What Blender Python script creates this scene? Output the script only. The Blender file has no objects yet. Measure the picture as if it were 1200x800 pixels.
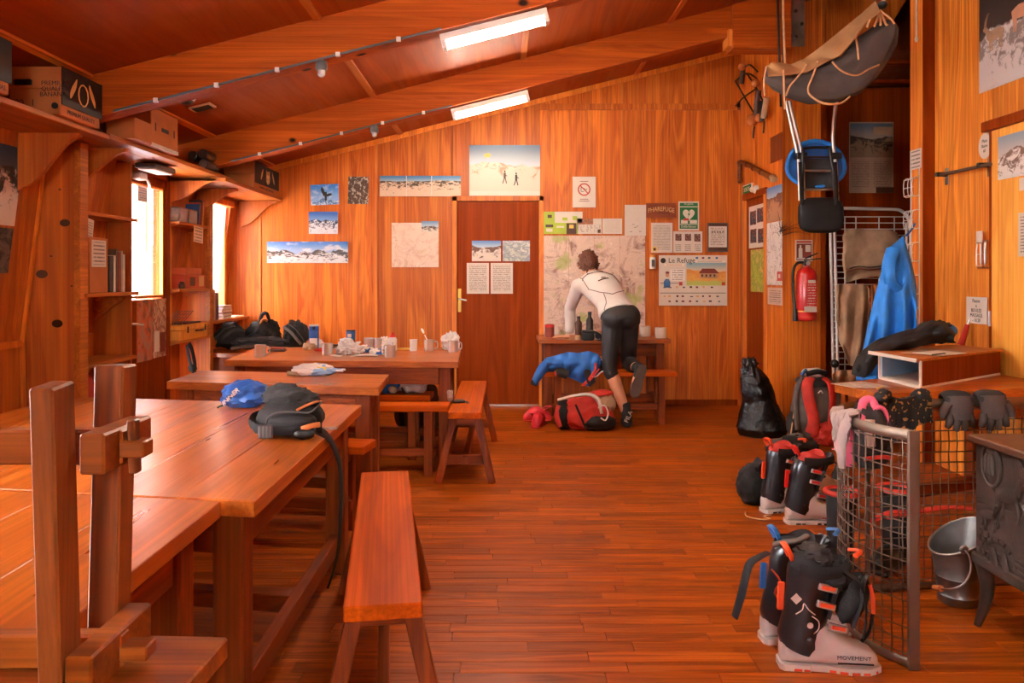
import bpy, bmesh, math, random
from mathutils import Vector, Matrix, Euler, noise
SC = bpy.context.scene
COL = SC.collection
RND = random.Random(11)
# ---------------------------------------------------------------- camera, world, lights, exposure
F, CX, HY, CH = 900.0, 590.0, 325.0, 1.26        # focal length and principal point of the 1200x800 frame, eye height
cam = bpy.data.objects.new('camera', bpy.data.cameras.new('camera')); COL.objects.link(cam)
cam.data.sensor_width = 36; cam.data.lens = F / 1200 * 36
cam.data.shift_x = (600 - CX) / 1200; cam.data.shift_y = -(400 - HY) / 1200
cam.data.clip_start = 0.05
cam.location = (0, 0, CH); cam.rotation_euler = (math.pi / 2, 0, 0)
SC.camera = cam
SC.view_settings.view_transform = 'Standard'
SC.view_settings.look = 'None'
SC.view_settings.gamma = 1
SC.view_settings.exposure = 0.9
TUBE = 130.0           # radiance of the fluorescent tubes
SKY = 24.0
world = bpy.data.worlds.new('world'); SC.world = world; world.use_nodes = True
bg = world.node_tree.nodes['Background']
bg.inputs[0].default_value = (0.93, 0.96, 1.0, 1); bg.inputs[1].default_value = SKY
def portal(name, loc, rot, sx, sy):
    l = bpy.data.lights.new(name, 'AREA'); l.shape = 'RECTANGLE'; l.size = sx; l.size_y = sy
    l.cycles.is_portal = True
    o = bpy.data.objects.new(name, l); COL.objects.link(o); o.location = loc; o.rotation_euler = rot
    return o
H = math.pi / 2
portal('door_daylight', (-2.66, 5.55, 1.5), (0, -H, 0), .8, .55)
portal('corner_daylight', (-2.80, 7.05, 1.4), (0, -H, 0), 1.1, .62)
portal('side_daylight', (-2.80, 1.6, 1.5), (0, -H, 0), 1.0, 1.7)
portal('rear_daylight', (0.0, -2.08, 1.6), (H, 0, 0), 1.1, .9)
def P(px, py, y):                                  # point seen at a pixel of the 1200x800 photograph, y metres into the room
    return Vector(((px - CX) * y / F, y, CH + (HY - py) * y / F))
def ceil_z(x): return 2.93 + .2517 * x
def wall_x(z): return -2.75 + max(0, z - .89) * .1276
# ---------------------------------------------------------------- material helpers
def h(s):
    c = [int(s[i:i + 2], 16) / 255 for i in (0, 2, 4)]
    return tuple(x / 12.92 if x <= .04045 else ((x + .055) / 1.055) ** 2.4 for x in c) + (1,)
class NT:
    def __init__(s, name, rough=.6, spec=.5, metal=0):
        s.m = bpy.data.materials.new(name); s.m.use_nodes = True
        s.t = s.m.node_tree; s.b = s.t.nodes['Principled BSDF']
        s.b.inputs['Roughness'].default_value = rough
        s.b.inputs['Specular IOR Level'].default_value = spec
        s.b.inputs['Metallic'].default_value = metal
    def put(s, sock, v):
        if isinstance(v, bpy.types.NodeSocket): s.t.links.new(v, sock)
        elif v is not None: sock.default_value = v
    def n(s, typ, ins=(), out=0, **props):
        nd = s.t.nodes.new('ShaderNode' + typ)
        for k, v in props.items(): setattr(nd, k, v)
        for k, v in (ins.items() if isinstance(ins, dict) else enumerate(ins)): s.put(nd.inputs[k], v)
        return nd.outputs[out]
    def ma(s, op, a, b=None, c=None, clamp=False):
        return s.n('Math', [x for x in (a, b, c) if x is not None], operation=op, use_clamp=clamp)
    def mix(s, f, a, b, blend='MIX'):
        nd = s.t.nodes.new('ShaderNodeMix'); nd.data_type = 'RGBA'; nd.blend_type = blend
        s.put(nd.inputs[0], f); s.put(nd.inputs[6], a); s.put(nd.inputs[7], b)
        return nd.outputs[2]
    def ramp(s, f, stops, interp='LINEAR'):
        nd = s.t.nodes.new('ShaderNodeValToRGB'); cr = nd.color_ramp; cr.interpolation = interp
        while len(cr.elements) < len(stops): cr.elements.new(.5)
        for e, (p, c) in zip(cr.elements, stops):
            e.position = p; e.color = c if len(c) == 4 else (*c, 1)
        s.put(nd.inputs[0], f); return nd.outputs[0]
    def step(s, v, a, b):                      # smooth 0..1 between a and b
        return s.n('MapRange', {0: v, 1: a, 2: b, 3: 0.0, 4: 1.0}, interpolation_type='SMOOTHSTEP')
    def noise(s, vec, scale=5, detail=3, rough=.5, dist=0, out=0):
        return s.n('TexNoise', {'Vector': vec, 'Scale': scale, 'Detail': detail, 'Roughness': rough, 'Distortion': dist}, out=out)
    def obj_co(s):
        return s.n('TexCoord', out=3)
    def uv(s):
        return s.n('UVMap')
    def xyz(s, vec):
        nd = s.t.nodes.new('ShaderNodeSeparateXYZ'); s.put(nd.inputs[0], vec); return nd.outputs
    def scale(s, vec, sc, loc=(0, 0, 0)):
        return s.n('Mapping', {'Vector': vec, 'Scale': sc, 'Location': loc})
    def rand(s):
        a = s.n('ObjectInfo', out=5); b = s.n('NewGeometry', out=8)
        return s.ma('FRACT', s.ma('ADD', a, b))
    def bump(s, hgt, strength=.2, dist=.01):
        s.put(s.b.inputs['Normal'], s.n('Bump', {'Height': hgt, 'Strength': strength, 'Distance': dist}))
    def col(s, c): s.put(s.b.inputs['Base Color'], c)
MATS = {}
def plain(name, c, rough=.6, metal=0, var=.12, nscale=9, bump=0, bscale=60, spec=.5, coat=0):
    if name in MATS: return MATS[name]
    m = NT(name, rough, spec, metal); co = m.obj_co()
    c = h(c) if isinstance(c, str) else c
    lo = tuple(x * (1 - var) for x in c[:3]) + (1,); hi = tuple(min(1, x * (1 + var)) for x in c[:3]) + (1,)
    m.col(m.ramp(m.noise(co, nscale, 4), [(.3, lo), (.7, hi)]))
    if bump: m.bump(m.noise(co, bscale, 4), bump, .004)
    if coat: m.b.inputs['Coat Weight'].default_value = coat; m.b.inputs['Coat Roughness'].default_value = .12
    MATS[name] = m.m; return m.m
def wood(name, dark, light, axis='X', rough=.5, s=1.0, var=.25, fine=.35, knots=0, coat=0, spec=.4, bump=.12, coarse=7):
    m = NT(name, rough, spec); r = m.rand()
    warm = lambda q: (min(1, h(q)[0] * 1.12), h(q)[1] * .90, h(q)[2] * .28, 1)      # orange varnish over every timber
    off = m.n('CombineXYZ', [m.ma('MULTIPLY', r, 37.0), m.ma('MULTIPLY', r, 53.0), m.ma('MULTIPLY', r, 19.0)])
    co = m.n('VectorMath', [m.obj_co(), off], operation='ADD')
    k = {'X': (.55, 1, 1), 'Y': (1, .55, 1), 'Z': (1, 1, .55)}[axis]
    sc = lambda q: tuple((q * s) if v == 1 else (.55 * s) for v in k)
    a = m.noise(m.scale(co, sc(coarse)), 1.0, 3, .55, 1.2)
    ring = m.ma('FRACT', m.ma('MULTIPLY', a, 5.0))
    ring = m.ma('ABSOLUTE', m.ma('SUBTRACT', ring, .5))
    b = m.noise(m.scale(co, sc(120)), 1.0, 3, .6)
    c = m.ramp(m.ma('ADD', m.ma('MULTIPLY', a, .75), m.ma('MULTIPLY', ring, .5)), [(.28, warm(dark)), (.72, warm(light))])
    c = m.mix(fine, c, m.ramp(b, [(.35, (.45, .45, .45)), (.65, (1.3, 1.3, 1.3))]), 'MULTIPLY')
    br = m.n('MapRange', {0: r, 1: 0.0, 2: 1.0, 3: 1 - var, 4: 1 + var * .6})
    c = m.mix(1, c, m.n('CombineXYZ', [br, br, br]), 'MULTIPLY')
    if knots:
        v = m.n('TexVoronoi', {'Vector': m.scale(co, tuple(2.2 if q == 1 else 1.5 for q in k)), 'Scale': knots}, out=0)
        c = m.mix(m.step(v, .14, .05), c, h('2a1006'))
    m.col(c); m.bump(b, bump, .002)
    rr = m.n('MapRange', {0: a, 1: .3, 2: .7, 3: rough * .8, 4: min(1, rough * 1.25)})
    m.put(m.b.inputs['Roughness'], rr)
    if coat: m.b.inputs['Coat Weight'].default_value = coat; m.b.inputs['Coat Roughness'].default_value = .22
    MATS[name] = m.m; return m.m
def metal(name, c, rough=.3): return plain(name, c, rough, 1, .08)
def emit(name, c, strength):
    m = NT(name); m.col(c); m.put(m.b.inputs['Emission Color'], c); m.b.inputs['Emission Strength'].default_value = strength; return m.m
# printed pictures (flat print on paper), drawn in the card's own UV
def print_mountain(name, sky='3f78b8', haze='b9cfe4', snow='f0e6dd', rock='4a3a35', ridge=.55, amp=.3, fr=2.5, seed=0, rocky=.5, panels=1, fg=None, clouds=0):
    m = NT(name, .4); u = m.xyz(m.uv()); x, y = u[0], u[1]
    px = m.ma('ADD', m.ma('MULTIPLY', x, fr * panels ** .5), seed * 3.7)
    vx = m.n('CombineXYZ', [px, seed * 1.3, 0.0])
    hgt = m.ma('ADD', ridge, m.ma('MULTIPLY', m.ma('SUBTRACT', m.noise(vx, 1.0, 6, .55), .5), amp * 2))
    mask = m.step(m.ma('SUBTRACT', y, hgt), -.012, .012)
    sk = m.mix(m.step(y, ridge - .1, 1.0), h(haze), h(sky))
    v2 = m.n('CombineXYZ', [px, m.ma('MULTIPLY', y, fr), seed])
    if clouds: sk = m.mix(m.ma('MULTIPLY', m.step(m.noise(v2, 1.4, 5), .5, .66), clouds), sk, h('f4efe8'))
    nz = m.noise(v2, 3.2, 8, .68, .8)
    land = m.mix(m.step(m.ma('ADD', nz, m.ma('MULTIPLY', m.ma('SUBTRACT', y, ridge), .35)), rocky - .13, rocky - .02), h(snow), h(rock))
    if fg: land = m.mix(m.step(m.ma('ADD', y, m.ma('MULTIPLY', nz, .25)), .38, .26), land, h(fg))
    m.col(m.mix(mask, land, sk)); MATS[name] = m.m; return m.m
def print_map(name, paper='e6cdb8', green='b3bd62', relief='9c7364', line='b0603c', sc=4, gthr=.56, blue=None):
    m = NT(name, .4); u = m.uv(); n1 = m.noise(m.scale(u, (sc, sc, 1)), 1.0, 7, .7, 1.0); n2 = m.noise(m.scale(u, (sc * .6, sc * .6, 1), (3, 1, 0)), 1.0, 4, .55)
    c = m.ramp(n1, [(.36, h(relief)), (.49, h(paper)), (.60, h(paper)), (.68, h('ecd6c4'))])
    c = m.mix(m.ma('MULTIPLY', m.step(n2, gthr, gthr + .08), .7), c, h(green))
    ct = m.ma('ABSOLUTE', m.ma('SUBTRACT', m.ma('FRACT', m.ma('MULTIPLY', n1, 14.0)), .5))
    c = m.mix(m.ma('MULTIPLY', m.step(ct, .08, .02), .5), c, h(line))
    rv = m.ma('ABSOLUTE', m.ma('SUBTRACT', n2, .5))
    c = m.mix(m.ma('MULTIPLY', m.step(rv, .012, .004), .8), c, h(blue or '7d5a50'))
    m.col(c); MATS[name] = m.m; return m.m
def print_text(name, paper='d8c6b6', ink='5a463e', rows=22, top=.93, bot=.08, lm=.1, rm=.9, dens=.42, cols=1, rough=.5):
    m = NT(name, rough); u = m.xyz(m.uv()); x, y = u[0], u[1]
    row = m.ma('MULTIPLY', y, float(rows)); fr = m.ma('FRACT', row)
    ln = m.ma('MULTIPLY', m.ma('GREATER_THAN', fr, .3), m.ma('LESS_THAN', fr, .72))
    xx = m.ma('FRACT', m.ma('MULTIPLY', x, float(cols)))
    nz = m.noise(m.n('CombineXYZ', [m.ma('MULTIPLY', x, rows * 1.5), m.ma('MULTIPLY', m.ma('FLOOR', row), 7.3), 0.0]), 1.0, 2)
    for t in (m.ma('GREATER_THAN', nz, dens), m.ma('GREATER_THAN', xx, lm), m.ma('LESS_THAN', xx, rm), m.ma('GREATER_THAN', y, bot), m.ma('LESS_THAN', y, top)):
        ln = m.ma('MULTIPLY', ln, t)
    m.col(m.mix(m.ma('MULTIPLY', ln, .75), h(paper), h(ink))); MATS[name] = m.m; return m.m
def print_blotch(name, cols, sc=4, detail=4, rough=.5, stretch=(1, 1)):
    m = NT(name, rough); n1 = m.noise(m.scale(m.uv(), (sc * stretch[0], sc * stretch[1], 1)), 1.0, detail, .6, .6)
    k = len(cols); m.col(m.ramp(n1, [(.28 + .44 * i / max(1, k - 1), h(c)) for i, c in enumerate(cols)])); MATS[name] = m.m; return m.m
# ---------------------------------------------------------------- mesh helpers
W = {}                                          # world matrices of roots and parts as built
class G:
    def __init__(s): s.b = bmesh.new()
    def hexa(s, p, bevel=0):                    # 8 corners: bottom ring of 4, top ring of 4
        v = [s.b.verts.new(q) for q in p]
        f = [s.b.faces.new([v[i] for i in q]) for q in ((3, 2, 1, 0), (4, 5, 6, 7), (0, 1, 5, 4), (1, 2, 6, 5), (2, 3, 7, 6), (3, 0, 4, 7))]
        if bevel:
            es = list({e for q in f for e in q.edges})
            bmesh.ops.bevel(s.b, geom=es, offset=bevel, segments=1, affect='EDGES', profile=.5)
        return s
    def box(s, a, b, bevel=0, rot=None, piv=None):
        (x0, y0, z0), (x1, y1, z1) = [tuple(min(p, q) for p, q in zip(a, b)), tuple(max(p, q) for p, q in zip(a, b))]
        p = [Vector(q) for q in ((x0, y0, z0), (x1, y0, z0), (x1, y1, z0), (x0, y1, z0), (x0, y0, z1), (x1, y0, z1), (x1, y1, z1), (x0, y1, z1))]
        if rot is not None:
            c = Vector(piv) if piv is not None else (Vector(a) + Vector(b)) / 2
            M = Euler(rot).to_matrix(); p = [c + M @ (q - c) for q in p]
        return s.hexa(p, bevel)
    def bar(s, a, b, w, d, bevel=0, up=(0, 0, 1)):   # rectangular bar from a to b
        a, b = Vector(a), Vector(b); t = (b - a).normalized(); u = Vector(up)
        if abs(t.dot(u)) > .95: u = Vector((0, 1, 0))
        x = t.cross(u).normalized(); y = x.cross(t).normalized(); x, y = x * w / 2, y * d / 2
        return s.hexa([a - x - y, a + x - y, a + x + y, a - x + y, b - x - y, b + x - y, b + x + y, b - x + y], bevel)
    def prism(s, pts, n, bevel=0):              # polygon of 3-D points extruded along vector n
        n = Vector(n); lo = [s.b.verts.new(p) for p in pts]; hi = [s.b.verts.new(Vector(p) + n) for p in pts]; k = len(pts)
        fs = [s.b.faces.new(lo[::-1]), s.b.faces.new(hi)] + [s.b.faces.new([lo[i], lo[(i + 1) % k], hi[(i + 1) % k], hi[i]]) for i in range(k)]
        if bevel: bmesh.ops.bevel(s.b, geom=list({e for q in fs for e in q.edges}), offset=bevel, segments=1, affect='EDGES', profile=.5)
        return s
    def loft(s, rings, cap=True, closed=False):
        vs = [[s.b.verts.new(p) for p in r] for r in rings]; k = len(rings[0]); m = len(rings)
        for i in range(m if closed else m - 1):
            A, B = vs[i], vs[(i + 1) % m]
            for j in range(k): s.b.faces.new([A[j], A[(j + 1) % k], B[(j + 1) % k], B[j]])
        if cap and not closed:
            s.b.faces.new(vs[0][::-1]); s.b.faces.new(vs[-1])
        return s
    def tube(s, pts, r, seg=8, flat=None, closed=False, up=(0, 0, 1), cap=True):   # r: radius or list; flat: second half-width for straps
        pts = [Vector(p) for p in pts]; k = len(pts); rings = []; u = Vector(up)
        if 3 <= k <= 12 and not closed and seg > 4:      # round the polyline off
            at = lambda a, i: a[min(max(i, 0), k - 1)]; q, rr, ff = [], [], []; n = 3
            for i in range(k - 1):
                for j in range(n):
                    t = j / n; A, B, C_, D = at(pts, i - 1), pts[i], pts[i + 1], at(pts, i + 2)
                    q.append(.5 * (2 * B + (C_ - A) * t + (2 * A - 5 * B + 4 * C_ - D) * t * t + (3 * B - A - 3 * C_ + D) * t ** 3))
                    if isinstance(r, (list, tuple)): rr.append(r[i] * (1 - t) + r[i + 1] * t)
                    if isinstance(flat, (list, tuple)): ff.append(flat[i] * (1 - t) + flat[i + 1] * t)
            q.append(pts[-1])
            if rr: r = rr + [r[-1]]
            if ff: flat = ff + [flat[-1]]
            pts = q; k = len(pts)
        for i, p in enumerate(pts):
            a = pts[i - 1] if (i or closed) else p; b = pts[(i + 1) % k] if (i < k - 1 or closed) else p
            t = (b - a).normalized(); q = u - t * u.dot(t)
            if q.length < 1e-3: q = Vector((1, 0, 0)) - t * t.x
            if q.length < 1e-3: q = Vector((0, 1, 0))
            q.normalize(); u = q; x = t.cross(q)
            ri = r[i] if isinstance(r, (list, tuple)) else r
            f = flat[i] if isinstance(flat, (list, tuple)) else (flat if flat else ri)
            rings.append([p + x * math.cos(w) * ri + q * math.sin(w) * f for w in (2 * math.pi * j / seg for j in range(seg))])
        return s.loft(rings, cap, closed)
    def lathe(s, prof, seg=20, at=(0, 0, 0), M=None):
        at = Vector(at); rings = []
        for r, z in prof:
            ring = [Vector((math.cos(a) * max(r, 1e-4), math.sin(a) * max(r, 1e-4), z)) for a in (2 * math.pi * j / seg for j in range(seg))]
            rings.append([at + (M @ q if M else q) for q in ring])
        return s.loft(rings)
    def ball(s, c, r, seg=16, M=None):
        r = (r, r, r) if not isinstance(r, (tuple, list)) else r; n = max(6, seg // 2); c = Vector(c); rings = []
        for i in range(n + 1):
            t = math.pi * i / n; q = max(math.sin(t), 1e-3); z = -math.cos(t)
            ring = [Vector((math.cos(a) * q * r[0], math.sin(a) * q * r[1], z * r[2])) for a in (2 * math.pi * j / seg for j in range(seg))]
            rings.append([c + (M @ v if M else v) for v in ring])
        return s.loft(rings)
    def lump(s, c, r, seed=0, amp=.2, freq=3, sub=4, flat=None, M=None, ridge=0):     # a soft lumpy body, resting flat at height `flat`
        q = bmesh.new(); bmesh.ops.create_icosphere(q, subdivisions=sub, radius=1); c = Vector(c); m = {}
        for v in q.verts:
            d = v.co.copy(); e = d * freq + Vector((seed * 7.1, seed * 3.3, seed * 1.7))
            k = 1 + amp * noise.noise(e) + amp * .5 * noise.noise(e * 2.3)
            if ridge: k += ridge * (1 - abs(noise.noise(e * 1.9 + Vector((4, 4, 4)))) * 3) * .5
            p = Vector((d.x * r[0], d.y * r[1], d.z * r[2])) * k
            p = c + (M @ p if M else p)
            if flat is not None and p.z < flat: p.z = flat + (p.z - flat) * .04
            m[v.index] = s.b.verts.new(p)
        for f in q.faces: s.b.faces.new([m[v.index] for v in f.verts])
        q.free(); return s
    def sheet(s, nu, nv, fn, th=.004, closed=False):     # cloth: fn(u, v) -> point
        g = [[s.b.verts.new(fn(i / nu, j / nv)) for j in range(nv + 1)] for i in range(nu + 1)]
        fs = [s.b.faces.new([g[i][j], g[i + 1][j], g[i + 1][j + 1], g[i][j + 1]]) for i in range(nu) for j in range(nv)]
        if th:
            N = {}
            for f in fs:
                f.normal_update()
                for v in f.verts: N[v] = N.get(v, Vector()) + f.normal
            o = [[s.b.verts.new(v.co - N[v].normalized() * th) for v in r] for r in g]
            for i in range(nu):
                for j in range(nv): s.b.faces.new([o[i][j + 1], o[i + 1][j + 1], o[i + 1][j], o[i][j]])
            for i in range(nu):
                s.b.faces.new([g[i + 1][0], g[i][0], o[i][0], o[i + 1][0]]); s.b.faces.new([g[i][nv], g[i + 1][nv], o[i + 1][nv], o[i][nv]])
            for j in range(nv):
                s.b.faces.new([g[0][j], g[0][j + 1], o[0][j + 1], o[0][j]]); s.b.faces.new([g[nu][j + 1], g[nu][j], o[nu][j], o[nu][j + 1]])
        return s
    def move(s, M):
        bmesh.ops.transform(s.b, matrix=M, verts=s.b.verts); return s
    def obj(s, name, mat, parent=None, world=False, smooth=None, loc=None, rot=None, **tags):
        bmesh.ops.recalc_face_normals(s.b, faces=s.b.faces)
        if world and parent is not None: s.b.transform(W[parent.name].inverted())
        me = bpy.data.meshes.new(name); s.b.to_mesh(me); s.b.free()
        if smooth is not None:
            me.polygons.foreach_set('use_smooth', [True] * len(me.polygons)); me.set_sharp_from_angle(angle=math.radians(smooth))
        for m in (mat if isinstance(mat, (list, tuple)) else [mat]): me.materials.append(m)
        return link(name, me, parent, loc, rot, **tags)
def link(name, me, parent=None, loc=None, rot=None, **tags):
    o = bpy.data.objects.new(name, me); COL.objects.link(o)
    if loc is not None: o.location = loc
    if rot is not None: o.rotation_euler = rot
    M = Matrix.Translation(o.location) @ o.rotation_euler.to_matrix().to_4x4()
    if parent is not None:
        o.parent = parent; M = W[parent.name] @ M
    W[o.name] = M
    for k, v in tags.items():
        if v: o[k] = v
    return o
def thing(name, label, cat, loc=(0, 0, 0), rz=0, group=None):
    return link(name, None, None, loc, (0, 0, rz), label=label, category=cat, group=group)
def tag(o, label, cat, group=None):
    o['label'] = label; o['category'] = cat
    if group: o['group'] = group
    return o
def copy_tree(o, parent=None, loc=None, rot=None, label=None):
    c = o.copy(); COL.objects.link(c)
    if parent is not None: c.parent = parent
    if loc is not None: c.location = loc
    if rot is not None: c.rotation_euler = rot
    if label: c['label'] = label
    W[c.name] = (W[parent.name] if parent is not None else Matrix()) @ Matrix.Translation(c.location) @ c.rotation_euler.to_matrix().to_4x4()
    for ch in list(o.children): copy_tree(ch, c)
    return c
def card_mesh(w, hh, th=.003, wob=0, sag=0, n=1):       # thin sheet in the local XZ plane, front towards -Y, UV over the front
    me = bpy.data.meshes.new('card'); b = bmesh.new(); uvl = b.loops.layers.uv.new('UVMap')
    nx, nz = (n, n)
    def pt(i, j, y):
        x, z = i / nx, j / nz
        d = wob * (noise.noise(Vector((x * 3 + w * 9, z * 3 + hh * 7, w))) ) if wob else 0
        return ((x - .5) * w, y - abs(d), (z - .5) * hh)
    fr = [[b.verts.new(pt(i, j, -th)) for j in range(nz + 1)] for i in range(nx + 1)]
    bk = [[b.verts.new(pt(i, j, 0)) for j in range(nz + 1)] for i in range(nx + 1)]
    def face(vs, uv):
        f = b.faces.new(vs)
        for l, q in zip(f.loops, uv): l[uvl].uv = q
    for i in range(nx):
        for j in range(nz):
            uv = [(i / nx, j / nz), ((i + 1) / nx, j / nz), ((i + 1) / nx, (j + 1) / nz), (i / nx, (j + 1) / nz)]
            face([fr[i][j], fr[i + 1][j], fr[i + 1][j + 1], fr[i][j + 1]], uv)
            face([bk[i][j], bk[i][j + 1], bk[i + 1][j + 1], bk[i + 1][j]], [(.01, .01)] * 4)
    for i in range(nx):
        for j, sgn in ((0, 1), (nz, 0)):
            q = [bk[i][j], bk[i + 1][j], fr[i + 1][j], fr[i][j]]; face(q if sgn else q[::-1], [(.01, .01)] * 4)
    for j in range(nz):
        for i, sgn in ((0, 0), (nx, 1)):
            q = [bk[i][j], bk[i][j + 1], fr[i][j + 1], fr[i][j]]; face(q[::-1] if sgn else q, [(.01, .01)] * 4)
    b.to_mesh(me); b.free(); return me
def card(name, w, hh, mat, loc, rz=0, parent=None, th=.003, tilt=0, **tags):
    me = card_mesh(w, hh, th); me.name = name; me.materials.append(mat)
    return link(name, me, parent, loc, Euler((0, tilt, rz)), **tags)
BACK = 7.545
def back_card(name, label, rect, mat, cat='poster', y=BACK, tilt=0, group=None, th=.003):
    a, b = P(rect[0], rect[1], y), P(rect[2], rect[3], y); c = (a + b) / 2
    o = card(name, b.x - a.x, a.z - b.z, mat, c, 0, None, th, tilt); tag(o, label, cat, group); return o
def side_card(name, label, rect, mat, X, cat='poster', th=.003, zy=None):   # on a wall X = const (front towards -X if X > 0)
    ya, yb = F * X / (rect[0] - CX), F * X / (rect[2] - CX); ym = (ya + yb) / 2
    za, zb = CH + (HY - rect[1]) * ym / F, CH + (HY - rect[3]) * ym / F
    o = card(name, abs(ya - yb), za - zb, mat, (X, ym, (za + zb) / 2), -H if X > 0 else H, None, th); return tag(o, label, cat)
def patch(parent, name, rect, mat, y=-.0045, th=.001):    # a printed or stuck-on piece on a card; rect in 0..1 of the card (u0, v0, u1, v1), v up
    bb = [Vector(c) for c in parent.bound_box]; x0, x1 = min(v.x for v in bb), max(v.x for v in bb); z0, z1 = min(v.z for v in bb), max(v.z for v in bb)
    w, hh = (x1 - x0) * (rect[2] - rect[0]), (z1 - z0) * (rect[3] - rect[1])
    return card(name, w, hh, mat, (x0 + (x1 - x0) * (rect[0] + rect[2]) / 2, y + th, z0 + (z1 - z0) * (rect[1] + rect[3]) / 2), 0, parent, th)
def text(s, size, mat, parent, loc, rot=(H, 0, 0), name='lettering', ext=.0004, bend=0, sx=1.0, align='CENTER'):
    cu = bpy.data.curves.new(name, 'FONT'); cu.body = s; cu.size = size; cu.extrude = ext; cu.align_x = align; cu.align_y = 'CENTER'; cu.resolution_u = 2
    o = bpy.data.objects.new('t', cu); COL.objects.link(o)
    dg = bpy.context.evaluated_depsgraph_get(); me = bpy.data.meshes.new_from_object(o.evaluated_get(dg))
    bpy.data.objects.remove(o); me.name = name; me.materials.clear(); me.materials.append(mat)
    for v in me.vertices:
        v.co.x *= sx
        if bend: v.co.y -= bend * v.co.x ** 2
    return link(name, me, parent, loc, rot)
# ---------------------------------------------------------------- materials
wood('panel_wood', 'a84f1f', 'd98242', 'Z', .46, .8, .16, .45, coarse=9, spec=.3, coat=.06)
wood('panel_daylit', 'b5622c', 'e8a066', 'Z', .46, .8, .12, .4, coarse=9, spec=.3)  # paler copy of panel_wood; the right wall's window light is put into its colour
wood('ply_wood', '9a4a1e', 'c8743c', 'Z', .5, .6, .1, .3)
wood('batten_wood', 'c56c30', 'e39452', 'Z', .5, 1, .1)
wood('beam_wood', '8f3f15', 'b25c26', 'X', .6, 1.0, .1, .4, knots=2.2, spec=.15)
wood('ceiling_board', '8a3c16', 'a2501e', 'Y', .6, .5, .07, .12, spec=.2)
wood('ceiling_batten', 'b8602a', 'd4803f', 'Y', .5)
wood('plank_wood', '7d3810', 'b86224', 'X', .42, 1.4, .22, .4, spec=.16)
wood('table_x', '8c431b', 'bd6d36', 'X', .33, .8, .12, .4, coat=.22)
wood('table_y', '8c431b', 'bd6d36', 'Y', .33, .8, .12, .4, coat=.22)
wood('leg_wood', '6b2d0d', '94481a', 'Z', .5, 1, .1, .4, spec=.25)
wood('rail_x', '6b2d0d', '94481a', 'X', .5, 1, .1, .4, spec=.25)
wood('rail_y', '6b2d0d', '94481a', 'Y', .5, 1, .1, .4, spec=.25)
wood('bench_y', 'a8480c', 'd26614', 'Y', .45, .8, .1, .4, spec=.1)
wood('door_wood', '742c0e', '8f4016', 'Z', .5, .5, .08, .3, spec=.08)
wood('light_door', 'd08a4c', 'eab078', 'Z', .45, .7, .06, .3)
wood('shelf_y', '9b5326', 'c47a43', 'Y', .5, .9, .1, .4)
wood('dark_wood', '5b2710', '7d3a18', 'Z', .5, .8, .1)
wood('old_bench_z', '5f2f16', '85481f', 'Z', .45, 1, .1, .45)
wood('old_bench_x', '703616', '9c5826', 'X', .4, 1, .1, .45)
plain('black_fabric', '1c1817', .8, 0, .25, 14, .4, 220)
plain('charcoal_fabric', '2f2a28', .85, 0, .25, 14, .4, 220)
plain('grey_fabric', '6a5f58', .85, 0, .2, 14, .35, 220)
plain('blue_fabric', '2a62a8', .75, 0, .2, 12, .3, 160)
plain('royal_nylon', '2b5ca6', .45, 0, .2, 10, .25, 90)
plain('cyan_fabric', '2780d8', .6, 0, .15, 10, .25, 160)
plain('red_fabric', 'c02a17', .7, 0, .2, 12, .3, 160)
plain('red_paint', 'c41a14', .3, 0, .1, 5, coat=.4)
plain('orange_plastic', 'd9481c', .4, 0, .1)
plain('tan_fabric', 'b08a68', .85, 0, .2, 12, .35, 200)
plain('vest_cloth', 'a88f88', .85, 0, .15, 12, .35, 200)
plain('pale_fabric', 'd8c8bc', .8, 0, .1, 12, .35, 200)
plain('canvas', '4c403a', .85, 0, .2, 8, .4, 180)
plain('canvas_tan', 'a8774a', .85, 0, .2, 8, .4, 180)
plain('rope', 'd39a6a', .8, 0, .15, 40, .4, 200)
plain('black_plastic', '141211', .4, 0, .2)
plain('grey_plastic', '54504d', .45, 0, .1)
plain('white_plastic', 'e6dfd8', .4, 0, .05)
plain('shell_white', 'd6cdc6', .35, 0, .06, coat=.3)
plain('shell_black', '1d1a1c', .33, 0, .2, coat=.3)
plain('paper_white', 'dccbbb', .6, 0, .04)
plain('print_white', 'decebd', .6, 0, .03)
plain('print_ink', '2a201c', .6, 0, .1)
plain('cardboard', 'b8672c', .75, 0, .1, 8, .15)
plain('carton_dark', '2c211b', .6, 0, .15)
plain('carton_cream', 'd9a566', .6, 0, .06)
plain('cast_iron', '4a3b33', .55, .4, .3, 14, .5, 60)
plain('skin', 'c98a66', .55, 0, .06, 20)
plain('hair_brown', '5a2f1a', .7, 0, .35, 60, .8, 120)
plain('pink_fabric', 'e0607c', .6, 0, .1, 12)
plain('crimson_plastic', 'd42a33', .45, 0, .1)
plain('green_print', '1d6a35', .5, 0, .05)
plain('lime_print', 'aab92f', .5, 0, .1)
plain('red_print', 'c23a1e', .5, 0, .05)
plain('rust_print', '7a2d1a', .5, 0, .1)
plain('yellow_print', 'e8bd55', .5, 0, .08)
plain('blue_print', '2d5f96', .5, 0, .08)
plain('brown_print', '4f2b18', .5, 0, .1)
plain('steel', 'dedad6', .2, .55, .04); metal('brushed_steel', 'a8a19a', .4); metal('alu', 'd0cac4', .35); metal('rusty_steel', '7d6a5c', .5)
metal('brass', 'c39a4a', .35); plain('galvanised', '8d8782', .38, .9, .35, 6); plain('white_wire', 'ddd5cc', .4, 0, .05)
metal('dark_steel', '4a4440', .45); metal('guard_steel', '8a7666', .5)
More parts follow.
